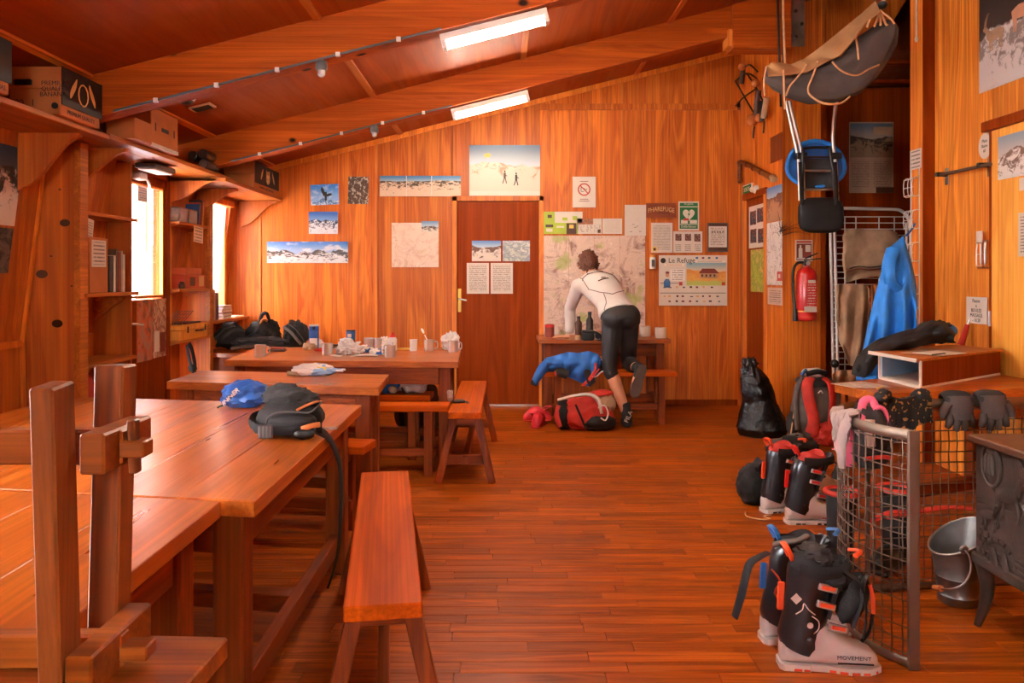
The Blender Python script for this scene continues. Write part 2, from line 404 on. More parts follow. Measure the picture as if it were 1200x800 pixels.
g_ = NT('glass', .02, .5); g_.col((1, 1, 1, 1)); g_.b.inputs['Transmission Weight'].default_value = 1; g_.b.inputs['IOR'].default_value = 1.1; MATS['glass'] = g_.m
g_ = NT('clear_plastic', .15, .5); g_.col((.95, .88, .8, 1)); g_.b.inputs['Transmission Weight'].default_value = .75; g_.b.inputs['IOR'].default_value = 1.2; MATS['clear_plastic'] = g_.m
g_ = NT('plastic_bag', .25, .5); g_.col((.95, .9, .86, 1)); g_.b.inputs['Transmission Weight'].default_value = .35; g_.b.inputs['IOR'].default_value = 1.25; MATS['plastic_bag'] = g_.m
g_ = NT('bin_bag', .22, .6); g_.col(h('0d0c0c')); co_ = g_.obj_co(); g_.bump(g_.noise(co_, 9, 6, .6, 1.5), .7, .03); MATS['bin_bag'] = g_.m
g_ = NT('net_curtain', .8); g_.col(h('fbf6ef')); g_.b.inputs['Transmission Weight'].default_value = .0; g_.b.inputs['Subsurface Weight'].default_value = 0
tl_ = g_.n('BsdfTranslucent', [(.95, .93, .9, 1)]); mx_ = g_.n('MixShader', [.6, g_.b.outputs[0], tl_]); wv_ = g_.n('TexNoise', {'Scale': 900.0}); mx_ = g_.n('MixShader', [.5, mx_, g_.n('BsdfTransparent')]); g_.t.links.new(mx_, g_.t.nodes['Material Output'].inputs[0]); MATS['net_curtain'] = g_.m
MATS['tube_glow'] = emit('tube_glow', (1, .86, .68, 1), TUBE)
def speckle(name, base, dots, sc=60, thr=.62):
    m = NT(name, .8); m.col(m.mix(m.step(m.noise(m.obj_co(), sc, 1), thr, thr + .03), h(base), h(dots))); MATS[name] = m.m
speckle('dotted_cloth', '17120f', '9a6a30')
speckle('magazine_print', '8a6a5a', 'e8d6c6', 30, .5)
speckle('snack_wrapper', 'e8dccf', '2f62a4', 25, .55)
speckle('biscuit_wrapper', 'e9ddd2', '8fb4d8', 14, .56)
speckle('snow_print', 'f4f4f6', 'e0e4ea', 2)
m_ = MATS
# ================================================================ the setting
def struct(g, name, mat, parent=None, **k):
    o = g.obj(name, mat, parent, **k)
    if parent is None: o['kind'] = 'structure'
    return o
X_E = 2.336                      # partition plane with the side door
X_R = 2.92                       # right wall plane
# ---- floor: narrow parquet planks; those near the camera one by one, the rest joined
floor = struct(G().box((-3.4, -2.2, -.06), (4.4, 8.0, -.014)), 'floor', m_['dark_wood'])
lens = [.36, .42, .48, .54]
pm = []
for L in lens:
    g = G().box((0, 0, -.016), (L - .0016, .0684, 0), .0012)
    bmesh.ops.recalc_face_normals(g.b, faces=g.b.faces)
    me = bpy.data.meshes.new('plank'); g.b.to_mesh(me); g.b.free(); me.materials.append(m_['plank_wood']); pm.append(me)
fld = G(); n_pl = 0
for k in range(int(10 / .07)):
    y = -2.1 + k * .07; x = -3.3 - RND.random() * .4
    while x < 4.3:
        i = RND.randrange(4); near = 2.28 < y < 4.5 and -.75 < x < 2.1
        if near and n_pl < 235:
            link('plank', pm[i], floor, (x, y, 0)); n_pl += 1
        else:
            fld.hexa([(x, y, -.016), (x + lens[i] - .0016, y, -.016), (x + lens[i] - .0016, y + .0684, -.016), (x, y + .0684, -.016),
                      (x, y, 0), (x + lens[i] - .0016, y, 0), (x + lens[i] - .0016, y + .0684, 0), (x, y + .0684, 0)])
        x += lens[i]
fld.obj('plank_field', m_['plank_wood'], floor, kind='stuff')
# ---- end wall
YB = 7.56
wb = struct(G().box((-3.1, YB + .045, -.05), (4.4, YB + .1, 4.2)), 'wall_back', m_['dark_wood'])
def top_z(x): return ceil_z(x) - .005
TR = 2.966
for (x0, x1, z0, cut) in ((-2.80, -2.395, 0, 0), (-2.395, -1.252, 0, 0), (-1.252, -.504, 0, 0), (-.504, .353, 2.05, 0), (.353, 1.168, 0, 1), (1.168, 2.336, 0, 1)):
    x0 += .003; x1 -= .003
    if cut:
        G().prism([(x0, YB, z0), (x1, YB, z0), (x1, YB, TR - .06), (x0, YB, TR - .06)], (0, .013, 0)).obj('panel', m_['panel_wood'], wb)
        G().prism([(x0, YB, TR), (x1, YB, TR), (x1, YB, top_z(x1)), (x0, YB, top_z(x0))], (0, .013, 0)).obj('panel', m_['panel_wood'], wb)
    else:
        G().prism([(x0, YB, z0), (x1, YB, z0), (x1, YB, top_z(x1)), (x0, YB, top_z(x0))], (0, .013, 0)).obj('panel', m_['panel_wood'], wb)
for x, zt in ((-2.395, 2.3), (-1.252, 2.6), (1.168, 3.2)):
    G().box((x - .012, YB - .012, .0), (x + .012, YB + .002, zt), .002).obj('batten', m_['batten_wood'], wb)
G().box((.353, YB - .018, TR - .06), (2.3, YB + .005, TR), .003).obj('rail', m_['panel_wood'], wb)
G().prism([(-2.6, YB - .02, ceil_z(-2.6) - .05), (2.32, YB - .02, ceil_z(2.32) - .05), (2.32, YB - .02, ceil_z(2.32)), (-2.6, YB - .02, ceil_z(-2.6))], (0, .02, 0)).obj('cornice', m_['batten_wood'], wb)
G().box((-2.65, YB - .015, 0), (-.51, YB, .06), .003).obj('skirting', m_['door_wood'], wb)
G().box((.41, YB - .015, 0), (2.3, YB, .06), .003).obj('skirting', m_['door_wood'], wb)
# ---- door in the end wall
d1 = struct(G().box((-.455, YB - .002, .012), (.345, YB + .04, 2.005), .003), 'door_1', m_['door_wood'])
fm = m_['batten_wood']
G().box((-.504, YB - .022, 0), (-.458, YB + .02, 2.06), .003).obj('jamb', fm, d1)
G().box((.350, YB - .022, 0), (.395, YB + .02, 2.06), .003).obj('jamb', fm, d1)
G().box((-.504, YB - .022, 2.01), (.395, YB + .02, 2.062), .003).obj('lintel', m_['panel_wood'], d1)
G().box((-.455, YB - .03, 0), (.345, YB + .01, .014)).obj('threshold', m_['alu'], d1)
pl = G().box((-.450, YB - .008, .92), (-.415, YB, 1.15), .003).obj('lock_plate', m_['brass'], d1)
G().tube([(-.432, YB - .008, 1.05), (-.432, YB - .05, 1.05), (-.36, YB - .055, 1.035)], .009, 8).obj('handle', m_['steel'], pl)
# ---- left wall: leans inwards above a rail, stands upright below
wl = struct(G().hexa([(-3.1, -2.1, -.05), (-3.0, -2.1, -.05), (-3.0, 8, -.05), (-3.1, 8, -.05), (-3.1, -2.1, .2), (-3.0, -2.1, .2), (-3.0, 8, .2), (-3.1, 8, .2)]), 'wall_left', m_['ply_wood'])
def lwall(y0, y1, z0, z1, name='panel', mat=None, dx=0, t=.07):
    a, b = wall_x(z0) + dx, wall_x(z1) + dx
    return G().hexa([(a - t, y0, z0), (a, y0, z0), (a, y1, z0), (a - t, y1, z0), (b - t, y0, z1), (b, y0, z1), (b, y1, z1), (b - t, y1, z1)]).obj(name, mat or m_['ply_wood'], wl)
zc = ceil_z(-2.55) + .02
for y0, y1, z0, z1 in ((-2.1, .75, 0, .887), (.75, 2.45, 0, .887), (2.45, 4.4, 0, .887), (4.4, 5.17, 0, .887), (5.92, 7.6, 0, .887),
                       (-2.1, .75, .89, zc), (.75, 2.45, .89, 1.0), (.75, 2.45, 2.0, zc), (2.45, 4.4, .89, zc), (4.4, 5.17, .89, zc), (5.17, 5.92, 2.03, zc),
                       (5.99, 6.74, .89, zc), (6.74, 7.36, 1.95, zc), (7.36, 7.6, .89, zc)):
    lwall(y0 + .002, y1 - .002, z0, z1)
lwall(2.0, 4.38, .865, .905, 'rail', m_['batten_wood'], .015, .02)
G().bar((-2.742, 4.375, .89), (-2.605, 4.375, 2.03), .02, .02).obj('batten', m_['batten_wood'], wl, smooth=None)
G().bar((-2.742, 4.375, .89), (-2.72, 4.375, .0), .02, .02).obj('batten', m_['batten_wood'], wl)
# ---- window out of the frame beside the camera, and the wall behind the camera
w2 = struct(G().box((-2.84, .75, .98), (-2.68, 2.45, 1.02), .003), 'window_2', m_['batten_wood'])
for a, b in (((-2.84, .75, 1.98), (-2.60, 2.45, 2.03)), ((-2.84, .75, .98), (-2.60, .80, 2.03)), ((-2.84, 2.40, .98), (-2.60, 2.45, 2.03)), ((-2.76, 1.58, 1.0), (-2.70, 1.62, 2.0))):
    G().box(a, b, .003).obj('frame', m_['batten_wood'], w2)
G().box((-2.745, .8, 1.0), (-2.739, 2.4, 2.0)).obj('pane', m_['glass'], w2)
wf = struct(G().box((-3.1, -2.2, -.05), (-.60, -2.1, 4.2)).box((.60, -2.2, -.05), (4.4, -2.1, 4.2)).box((-.60, -2.2, -.05), (.60, -2.1, 1.15)).box((-.60, -2.2, 2.15), (.60, -2.1, 4.2)), 'wall_front', m_['panel_wood'])
w3 = struct(G().box((-.60, -2.2, 1.13), (.60, -2.02, 1.17), .003), 'window_3', m_['batten_wood'])
for a, b in (((-.60, -2.18, 2.1), (.60, -2.06, 2.16)), ((-.60, -2.18, 1.15), (-.54, -2.06, 2.15)), ((  .54, -2.18, 1.15), (.60, -2.06, 2.15)), ((-.03, -2.17, 1.15), (.03, -2.08, 2.15))):
    G().box(a, b, .003).obj('frame', m_['batten_wood'], w3)
G().box((-.56, -2.13, 1.17), (.56, -2.124, 2.12)).obj('pane', m_['glass'], w3)
# ---- glazed door in the left wall
XD = -2.58
d2 = struct(G().box((XD - .04, 5.23, .0), (XD, 5.86, 1.10), .003), 'door_2', m_['door_wood'])
s0, s1 = 5.30, 5.80           # glass
def dz(px, py): 
    y = F * XD / (px - CX); return CH + (HY - py) * y / F
zt, zb = dz(152, 214), dz(152, 347)
G().box((XD - .04, 5.23, 1.10), (XD, s0, 2.0), .002).obj('stile', m_['door_wood'], d2)
G().box((XD - .04, s1, 1.10), (XD, 5.86, 2.0), .002).obj('stile', m_['door_wood'], d2)
G().box((XD - .04, s0, zt), (XD, s1, 2.0), .002).obj('top_rail', m_['door_wood'], d2)
for a, b in (((XD - .02, s0, zb - .02), (XD + .008, s1, zb)), ((XD - .02, s0, zt), (XD + .008, s1, zt + .015)), ((XD - .02, s0 - .012, zb - .02), (XD + .008, s0 + .002, zt + .015)), ((XD - .02, s1 - .002, zb - .02), (XD + .008, s1 + .012, zt + .015))):
    G().box(a, b, .002).obj('glazing_bead', m_['batten_wood'], d2)
G().box((XD - .024, s0, zb), (XD - .018, s1, zt)).obj('pane', m_['glass'], d2)
for y in (5.17, 5.86): G().box((XD - .1, y, 0), (XD + .012, y + .06, 2.04), .003).obj('jamb', m_['door_wood'], d2)
G().box((XD - .2, 5.17, 1.99), (XD + .012, 5.92, 2.045), .003).obj('lintel', m_['door_wood'], d2)
p_ = G().box((XD, 5.25, .80), (XD + .008, 5.285, 1.00), .002).obj('lock_plate', m_['brushed_steel'], d2)
G().tube([(XD + .008, 5.268, .94), (XD + .05, 5.268, .94), (XD + .055, 5.38, .93)], .009, 8).obj('handle', m_['steel'], p_)
G().box((XD - .1, 5.90, .8), (XD - .02, 6.02, 2.2)).obj('jamb', m_['light_door'], d2)  # pale wood carries the daylight glare of the outer reveal in its colour
# ---- corner window with its sill
w1 = struct(G().box((-2.86, 6.70, .86), (-2.60, 7.40, .90), .003), 'window_1', m_['batten_wood'])
for a, b in (((-2.86, 6.72, 1.93), (-2.58, 7.38, 1.98)), ((-2.86, 6.72, .88), (-2.66, 6.77, 1.96)), ((-2.86, 7.33, .88), (-2.66, 7.38, 1.96)), ((-2.80, 7.03, .9), (-2.76, 7.07, 1.95))):
    G().box(a, b, .003).obj('frame', m_['batten_wood'], w1)
G().box((-2.785, 6.77, .9), (-2.779, 7.33, 1.95)).obj('pane', m_['glass'], w1)
# ---- ceiling boards, battens, roof beams
cl = struct(G().hexa([(-3.1, -2.2, ceil_z(-3.1) + .03), (4.6, -2.2, ceil_z(4.6) + .03), (4.6, 8, ceil_z(4.6) + .03), (-3.1, 8, ceil_z(-3.1) + .03),
                      (-3.1, -2.2, ceil_z(-3.1) + .1), (4.6, -2.2, ceil_z(4.6) + .1), (4.6, 8, ceil_z(4.6) + .1), (-3.1, 8, ceil_z(-3.1) + .1)]), 'ceiling', m_['dark_wood'])
def slab(x0, x1, y0, y1, lo, hi, name, mat, parent=cl):
    return G().hexa([(x0, y0, ceil_z(x0) + lo), (x1, y0, ceil_z(x1) + lo), (x1, y1, ceil_z(x1) + lo), (x0, y1, ceil_z(x0) + lo),
                     (x0, y0, ceil_z(x0) + hi), (x1, y0, ceil_z(x1) + hi), (x1, y1, ceil_z(x1) + hi), (x0, y1, ceil_z(x0) + hi)]).obj(name, mat, parent)
bx = (-3.1, -2.26, -1.01, .156, 1.30, 2.47, 4.6); by = (-2.2, 2.45, 4.25, 6.06, 7.9)
for i in range(6):
    for j in range(4): slab(bx[i] + .003, bx[i + 1] - .003, by[j], by[j + 1], 0, .02, 'board', m_['ceiling_board'])
for x in bx[1:-1]: slab(x - .022, x + .022, -2.1, YB, -.014, .002, 'batten', m_['ceiling_batten'])
for y, w in ((2.38, .12), (4.19, .12), (5.99, .13)):
    b_ = slab(-2.72, 2.05 if y > 5 else 2.9, y, y + w, -.235, .0, 'beam', m_['beam_wood'])
G().box((1.78, 5.96, 3.04), (2.24, 6.14, 3.62), .006).obj('beam', m_['beam_wood'], cl)
G().box((1.745, 5.97, 3.06), (1.79, 6.12, 3.19), .004).obj('wedge', m_['batten_wood'], cl)
br = G().box((2.235, 5.95, 3.05), (2.335, 5.962, 3.75), .002).obj('steel_angle', m_['galvanised'], cl)
for k in range(6): G().lathe([(.014, 0), (.014, .012), (.008, .014)], 8, (2.262 + .045 * (k % 2), 5.95, 3.12 + .1 * k), Matrix.Rotation(H, 3, 'X')).obj('bolt', m_['dark_steel'], br)
# ---- partition with the side door, column, alcove
we = struct(G().box((X_E + .013, 6.45, -.05), (X_E + .07, 6.80, 4.0)).box((X_E + .013, 7.44, -.05), (X_E + .07, YB, 4.0)).box((X_E + .013, 6.80, 2.03), (X_E + .07, 7.44, 4.0)), 'wall_partition', m_['dark_wood'])
def epan(y0, y1, z0, z1, name='panel', mat=None, t=.013, dx=0): return G().box((X_E - dx, y0 + .002, z0), (X_E + t, y1 - .002, z1), .001).obj(name, mat or m_['panel_wood'], we)
epan(6.43, 6.80, 0, 3.5); epan(7.44, YB, 0, 3.5); epan(6.80, 7.44, 2.05, 3.5)
epan(7.13, 7.16, 2.06, 3.5, 'batten', m_['batten_wood'], .005, .01)
d3 = struct(G().box((X_E + .006, 6.85, .012), (X_E + .04, 7.40, 2.0), .003), 'door_3', m_['door_wood'])
for y in (6.80, 7.39): G().box((X_E - .02, y, 0), (X_E + .03, y + .05, 2.05), .003).obj('jamb', m_['batten_wood'], d3)
G().box((X_E - .025, 6.80, 2.0), (X_E + .03, 7.44, 2.06), .003).obj('lintel', m_['door_wood'], d3)
wc = struct(G().box((X_E + .02, 6.443, -.05), (2.69, 6.86, 4.0)), 'wall_column', m_['dark_wood'])
G().box((X_E - .003, 6.43, 0), (2.692, 6.443, 3.6), .002).obj('panel', m_['panel_wood'], wc)
G().box((2.655, 6.425, 0), (2.70, 6.44, 3.0), .002).obj('batten', m_['door_wood'], wc)
G().prism([P(px, py, 6.43) for px, py in ((968, -80), (1085, -80), (1062, 0), (1015, 75), (968, 108))], (0, .05, 0)).obj('header', m_['panel_wood'], wc)
wa = struct(G().box((2.69, 6.863, -.05), (4.4, 6.93, 4.2)), 'wall_alcove', m_['dark_wood'])
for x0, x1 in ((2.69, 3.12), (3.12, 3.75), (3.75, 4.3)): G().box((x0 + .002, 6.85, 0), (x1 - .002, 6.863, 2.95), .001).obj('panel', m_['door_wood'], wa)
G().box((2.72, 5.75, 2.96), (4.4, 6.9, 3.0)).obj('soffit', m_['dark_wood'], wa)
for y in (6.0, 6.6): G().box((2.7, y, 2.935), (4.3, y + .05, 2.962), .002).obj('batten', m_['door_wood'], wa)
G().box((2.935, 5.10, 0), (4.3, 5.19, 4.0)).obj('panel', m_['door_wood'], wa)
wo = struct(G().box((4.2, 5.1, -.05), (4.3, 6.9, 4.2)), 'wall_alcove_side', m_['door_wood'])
# ---- post and right wall
wp = struct(G().box((2.84, 5.20, 0), (2.94, 5.36, 3.7), .004), 'wall_post', m_['door_wood'])
G().box((2.836, 5.205, 0), (2.842, 5.355, 3.68), .001).obj('lit_face', m_['batten_wood'], wp)  # added pale skin: window light on the post's side put into the colour
wr = struct(G().box((X_R + .014, -2.1, -.05), (X_R + .1, 5.2, 4.2)), 'wall_right', m_['dark_wood'])
for y0, y1 in ((4.59, 5.2), (3.6, 4.59), (2.4, 3.6), (1.2, 2.4), (0, 1.2), (-2.1, 0)): G().box((X_R, y0 + .002, 0), (X_R + .014, y1 - .002, 3.7), .001).obj('panel', m_['panel_daylit'], wr)
d4 = struct(G().box((X_R - .02, 3.78, .01), (X_R + .004, 4.565, 2.13), .003), 'door_4', m_['light_door'])
G().box((X_R - .05, 3.74, 2.13), (X_R, 4.62, 2.19), .004).obj('lintel', m_['door_wood'], d4)
G().box((X_R - .022, 4.565, 0), (X_R, 4.585, 2.13), .002).obj('jamb', m_['door_wood'], d4)
for z in (.97, .3): G().tube([(X_R - .024, 4.575, z), (X_R - .024, 4.575, z + .09)], .009, 8).obj('hinge', m_['steel'], d4)
# ---- what can be seen through the panes: snowy ground, a timber porch post and a rail
sn = struct(G().sheet(20, 20, lambda u, v: Vector((-14 + 11.1 * u, -6 + 22 * v, -.35 + .25 * noise.noise(Vector((u * 5, v * 7, 1))))), 0), 'ground_snow', m_['snow_print'])
op = thing('porch_post', 'brown timber porch post seen through the glass of the side door', 'post', (-3.6, 7.68, -.35))
G().box((-.06, -.06, 0), (.06, .06, 3.2), .01).obj('shaft', m_['dark_wood'], op)
G().box((-.1, -.1, 0), (.1, .1, .12), .01).obj('foot', m_['dark_steel'], op)
# ================================================================ lights and ceiling fittings
def tube_light(name, label, xa, xb, y, grp='fluorescent battens under the roof beams'):
    za, zb = ceil_z(xa) - .24, ceil_z(xb) - .24
    a, b = Vector((xa, y, za)), Vector((xb, y, zb)); t = (b - a).normalized(); nrm = Vector((-t.z, 0, t.x)); c = (a + b) / 2
    L = thing('ceiling_light', label, 'light', c, 0, grp)
    G().bar(a - nrm * .022, b - nrm * .022, .075, .04, .004, nrm).obj('housing', m_['white_plastic'], L, True)
    o = t * .02
    G().tube([a + o * .5 - nrm * .06, b - o * .5 - nrm * .06], .024, 12).obj('tube', m_['tube_glow'], L, True, 60)
    for q, s in ((a, 1), (b, -1)): G().bar(q - nrm * .055, q + t * .03 * s - nrm * .055, .07, .06, .006, nrm).obj('end_cap', m_['white_plastic'], L, True)
tube_light('ceiling_light', 'lit fluorescent batten under the nearer roof beam, cut by the top edge of the photo', P(515, 25, 4.25).x, P(640, 0, 4.25).x, 4.26)
tube_light('ceiling_light', 'lit fluorescent batten under the roof beam next to the end wall', P(528, 123, 6.06).x, P(618, 100, 6.06).x, 6.07)
tube_light('ceiling_light', 'lit fluorescent batten under the roof beam above the camera', .4, 1.0, 2.44)
for (px, py, y, lab) in ((375, 63, 4.18, 'round grey detector under the nearer roof beam, beside its light'), (438, 147, 5.98, 'round grey detector under the farther roof beam')):
    p = P(px, py, y); z = ceil_z(p.x) - .235
    d = thing('beam_detector', lab, 'detector', (p.x, y + .03, z))
    G().lathe([(.03, .0), (.034, -.03), (.03, -.05)], 14).obj('base', m_['grey_plastic'], d, smooth=40)
    G().lathe([(.022, -.05), (.02, -.075), (.008, -.085)], 14).obj('lens', m_['steel'], d, smooth=40)
for xa, xb, y, lab in ((-2.12, P(517, 25, 4.18).x, 4.178, 'pale cable clipped along the lower edge of the nearer roof beam'), (-2.12, P(530, 125, 5.98).x, 5.978, 'pale cable clipped along the lower edge of the farther roof beam')):
    cb = thing('lamp_cable', lab, 'cable', (xa, y, ceil_z(xa) - .23))
    G().tube([(xa + (xb - xa) * k / 12, y - .004, ceil_z(xa + (xb - xa) * k / 12) - .232) for k in range(13)], .007, 6).obj('wire', m_['grey_plastic'], cb, True, 60)
    for k in range(5):
        x = xa + (xb - xa) * (k + .7) / 5.4; G().box((x - .012, y - .014, ceil_z(x) - .245), (x + .012, y + .004, ceil_z(x) - .22), .002).obj('clip', m_['white_plastic'], cb, True)
x_, y_ = P(237, 127, 5.2).x, 5.2
v = thing('ceiling_vent', 'small pale printed vent plate stuck on the ceiling boards between the two beams', 'vent', (x_, y_, ceil_z(x_)))
sl = math.atan(.2517)
G().box((-.075, -.06, -.012), (.075, .06, 0), .002, (0, -sl, 0), (0, 0, 0)).obj('plate', m_['paper_white'], v)
for k in range(5): G().box((-.06, -.045 + k * .02, -.016), (.06, -.036 + k * .02, -.012), 0, (0, -sl, 0), (0, 0, 0)).obj('slat', m_['grey_plastic'], v)
p = P(219, 138, 4.9); v = thing('smoke_detector', 'round pale smoke detector on the low side of the ceiling above the big box', 'detector', (p.x, 4.9, ceil_z(p.x)))
G().lathe([(.055, .02), (.055, -.02), (.045, -.035)], 18).obj('base', m_['white_plastic'], v, smooth=40)
G().lathe([(.04, -.035), (.036, -.055), (.02, -.06)], 18).obj('sensor', m_['grey_plastic'], v, smooth=40)
p = P(192, 212, 5.15); v = thing('door_sensor', 'white door sensor box above the glazed side door', 'sensor', (XD + .01, 5.35, 1.94))
G().box((0, -.05, 0), (.07, .05, .05), .008).obj('body', m_['white_plastic'], v); G().tube([(.04, .05, .02), (.05, .1, .0), (.06, .11, -.05)], .01, 8).obj('arm', m_['steel'], v, smooth=50)
v = thing('shelf_lamp', 'flat unlit lamp under the overhead shelf above the glazed door', 'light', (-2.40, 5.30, 2.03))
G().box((-.07, -.16, -.035), (.07, .16, 0), .005).obj('housing', m_['grey_plastic'], v); G().box((-.055, -.145, -.045), (.055, .145, -.034), .003).obj('diffuser', m_['white_plastic'], v)
# ================================================================ furniture
def table(name, label, FL, FR, RR, RL, top=.70, along='u', legs=(1, 1, 1, 1), boards=5, th=.042, inset=.05, lw=.085, rail=.12, grp=None, stretch=1, wood_=None):
    FL, FR, RR, RL = [Vector((*q, 0)) for q in (FL, FR, RR, RL)]
    c = (FL + FR + RR + RL) / 4; T = thing(name, label, 'desk' if 'desk' in name else 'table', c, 0, grp)
    Lu = ((FR - FL).length + (RR - RL).length) / 2; Lv = ((RR - FR).length + (RL - FL).length) / 2
    def q(u, v, z):                                   # u, v in metres across and into the table
        a, b = u / Lu, v / Lv
        p = (FL * (1 - a) + FR * a) * (1 - b) + (RL * (1 - a) + RR * a) * b
        return Vector((p.x, p.y, z))
    def bb(u0, u1, v0, v1, z0, z1, nm, mat, bev=.003):
        return G().hexa([q(u0, v0, z0), q(u1, v0, z0), q(u1, v1, z0), q(u0, v1, z0), q(u0, v0, z1), q(u1, v0, z1), q(u1, v1, z1), q(u0, v1, z1)], bev).obj(nm, mat, T, True)
    tm = wood_ or m_['table_x' if along == 'u' else 'table_y']
    for k in range(boards):
        if along == 'u': bb(0, Lu, Lv * k / boards, Lv * (k + 1) / boards, top - th, top, 'board', tm, .0012)
        else: bb(Lu * k / boards, Lu * (k + 1) / boards, 0, Lv, top - th, top, 'board', tm, .0022)
    i, z1 = inset, top - th
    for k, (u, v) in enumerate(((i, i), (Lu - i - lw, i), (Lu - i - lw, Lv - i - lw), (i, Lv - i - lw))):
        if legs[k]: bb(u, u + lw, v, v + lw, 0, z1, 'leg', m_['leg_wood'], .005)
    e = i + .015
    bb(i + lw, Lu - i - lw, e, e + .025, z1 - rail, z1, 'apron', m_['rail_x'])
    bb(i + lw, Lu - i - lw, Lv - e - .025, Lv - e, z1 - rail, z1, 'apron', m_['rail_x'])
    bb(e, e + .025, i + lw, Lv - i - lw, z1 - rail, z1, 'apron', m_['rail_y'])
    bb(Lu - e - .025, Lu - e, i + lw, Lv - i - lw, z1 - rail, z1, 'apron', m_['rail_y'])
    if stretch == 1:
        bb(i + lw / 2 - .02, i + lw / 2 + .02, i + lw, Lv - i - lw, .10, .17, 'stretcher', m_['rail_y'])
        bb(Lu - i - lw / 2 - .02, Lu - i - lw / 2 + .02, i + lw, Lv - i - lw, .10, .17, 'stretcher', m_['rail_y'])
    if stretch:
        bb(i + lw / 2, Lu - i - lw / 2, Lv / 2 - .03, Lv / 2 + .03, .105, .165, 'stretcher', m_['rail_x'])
    return T
grp_t = None
table('dining_table', 'large dining table with worn glossy top carrying the black hip pack and blue sack', (-2.07, 2.155), (-.623, 1.923), (-.624, 3.38), (-2.07, 3.61), along='v', boards=7)
table('dining_table', 'dining table under the upturned bench, butted against the table with the hip pack', (-2.07, .62), (-.709, .42), (-.709, 1.925), (-2.07, 2.14), along='v', boards=6)
table('dining_table', 'narrow dining table with only a white biscuit packet on it', (-1.815, 4.14), (-.636, 3.91), (-.660, 4.43), (-1.82, 4.62), boards=3)
table('dining_table', 'far dining table covered with mugs, bottles and food packets', (-1.89, 5.21), (-.30, 5.10), (-.34, 6.12), (-1.98, 6.18), boards=5, stretch=2)
table('wall_table', 'small table against the end wall under the big map, where the person leans', (.32, 6.92), (1.51, 6.92), (1.51, 7.50), (.32, 7.50), boards=4, th=.035, lw=.075)
table('side_desk', 'wooden side desk behind the fire guard with a letter box on it', (1.806, 3.70), (2.88, 3.95), (2.88, 4.75), (1.75, 4.06), boards=4, th=.045, rail=.11, lw=.07, inset=.03)
# low chest in the far corner
ch = thing('corner_chest', 'low wooden chest in the far corner, under the heap of black bags', 'chest', (-2.1, 7.0, 0))
G().box((-.53, -.40, .57), (.58, .5, .61), .004).obj('lid', m_['table_x'], ch); G().box((-.50, -.37, 0), (.55, .48, .57), .003).obj('body', m_['rail_x'], ch)
for x in (-.50, .50): G().box((x, -.39, 0), (x + .05, -.365, .57), .003).obj('stile', m_['leg_wood'], ch)
# ---- benches
def bench(name, label, a, b, w=.195, H_=.45, splay=1, th=.04, grp=None, leg=.045, x_mat=False):
    a, b = Vector((*a, 0)), Vector((*b, 0)); d = b - a; L = d.length; c = (a + b) / 2; rz = math.atan2(-d.x, d.y)
    B = thing(name, label, 'bench', c, rz, grp)
    G().box((-w / 2, -L / 2, H_ - th), (w / 2, L / 2, H_), .004).obj('seat', m_['bench_y'], B)
    e = L / 2 - .13
    for sy in (-1, 1):
        for sx in (-1, 1):
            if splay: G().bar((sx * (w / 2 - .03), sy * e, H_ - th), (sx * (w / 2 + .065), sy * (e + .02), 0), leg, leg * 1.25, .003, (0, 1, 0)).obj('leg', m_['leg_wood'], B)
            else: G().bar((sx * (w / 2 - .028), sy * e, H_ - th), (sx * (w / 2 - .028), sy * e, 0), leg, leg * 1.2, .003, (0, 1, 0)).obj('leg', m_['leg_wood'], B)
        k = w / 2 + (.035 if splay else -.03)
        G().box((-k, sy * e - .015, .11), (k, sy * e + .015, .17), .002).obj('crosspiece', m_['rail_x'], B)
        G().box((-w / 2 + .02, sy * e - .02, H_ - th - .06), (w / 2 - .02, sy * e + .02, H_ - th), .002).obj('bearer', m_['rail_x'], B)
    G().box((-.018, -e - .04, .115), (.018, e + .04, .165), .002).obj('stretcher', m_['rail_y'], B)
    return B
bench('bench', 'long wooden bench standing free in the open floor beside the big table', (-.298, 1.90), (-.495, 3.21))
bench('bench', 'wooden bench across the end of the far table, with a glass and keys on it', (-.235, 4.61), (-.232, 6.03), w=.2)
bench('bench', 'straight-legged bench along the near side of the far mug table', (-.345, 4.93), (-1.80, 4.96), w=.17, splay=0)
bench('bench', 'bench pushed under the far mug table, bags resting on it', (-.50, 5.38), (-1.70, 5.42), w=.2, splay=0)
bench('bench', 'bench between the big table and the narrow table, only its end showing', (-.655, 3.76), (-1.85, 3.98), w=.18, splay=0)
bench('bench', 'bench in front of the small wall table, heaped with a blue jacket', (1.49, 6.68), (.34, 6.68), w=.2, splay=0)
bench('bench', 'bench standing under the big table, seen between its legs', (-1.35, 2.9), (-1.55, 3.5), w=.2, splay=0)
# upturned bench, legs in the air, lying on the near table
U = thing('upturned_bench', 'wooden bench lying upside down on the near table with its legs in the air', 'bench', (-.55, 1.03, .70))
z0 = .70
def wx(px, y): return (px - CX) * y / F
G().box((-1.75, .90, z0 + .001), (wx(267, 1.125), 1.128, z0 + .033), .003, (0, 0, -.05), (-.41, 1.128, z0)).obj('seat', m_['old_bench_x'], U, True)
G().bar((wx(71, .985), .985, z0 + .033), (wx(61, .955), .955, 1.127), .030, .050, .003, (0, 1, 0)).obj('leg', m_['old_bench_z'], U, True)
G().bar((wx(129, 1.122), 1.118, z0 + .033), (wx(134, 1.13), 1.135, 1.131), .043, .044, .003, (0, 1, 0)).obj('leg', m_['old_bench_z'], U, True)
zr0, zr1 = 1.005, 1.058
G().box((-.548, .99, zr0), (-.515, 1.125, zr1), .003).obj('crosspiece', m_['old_bench_x'], U, True)
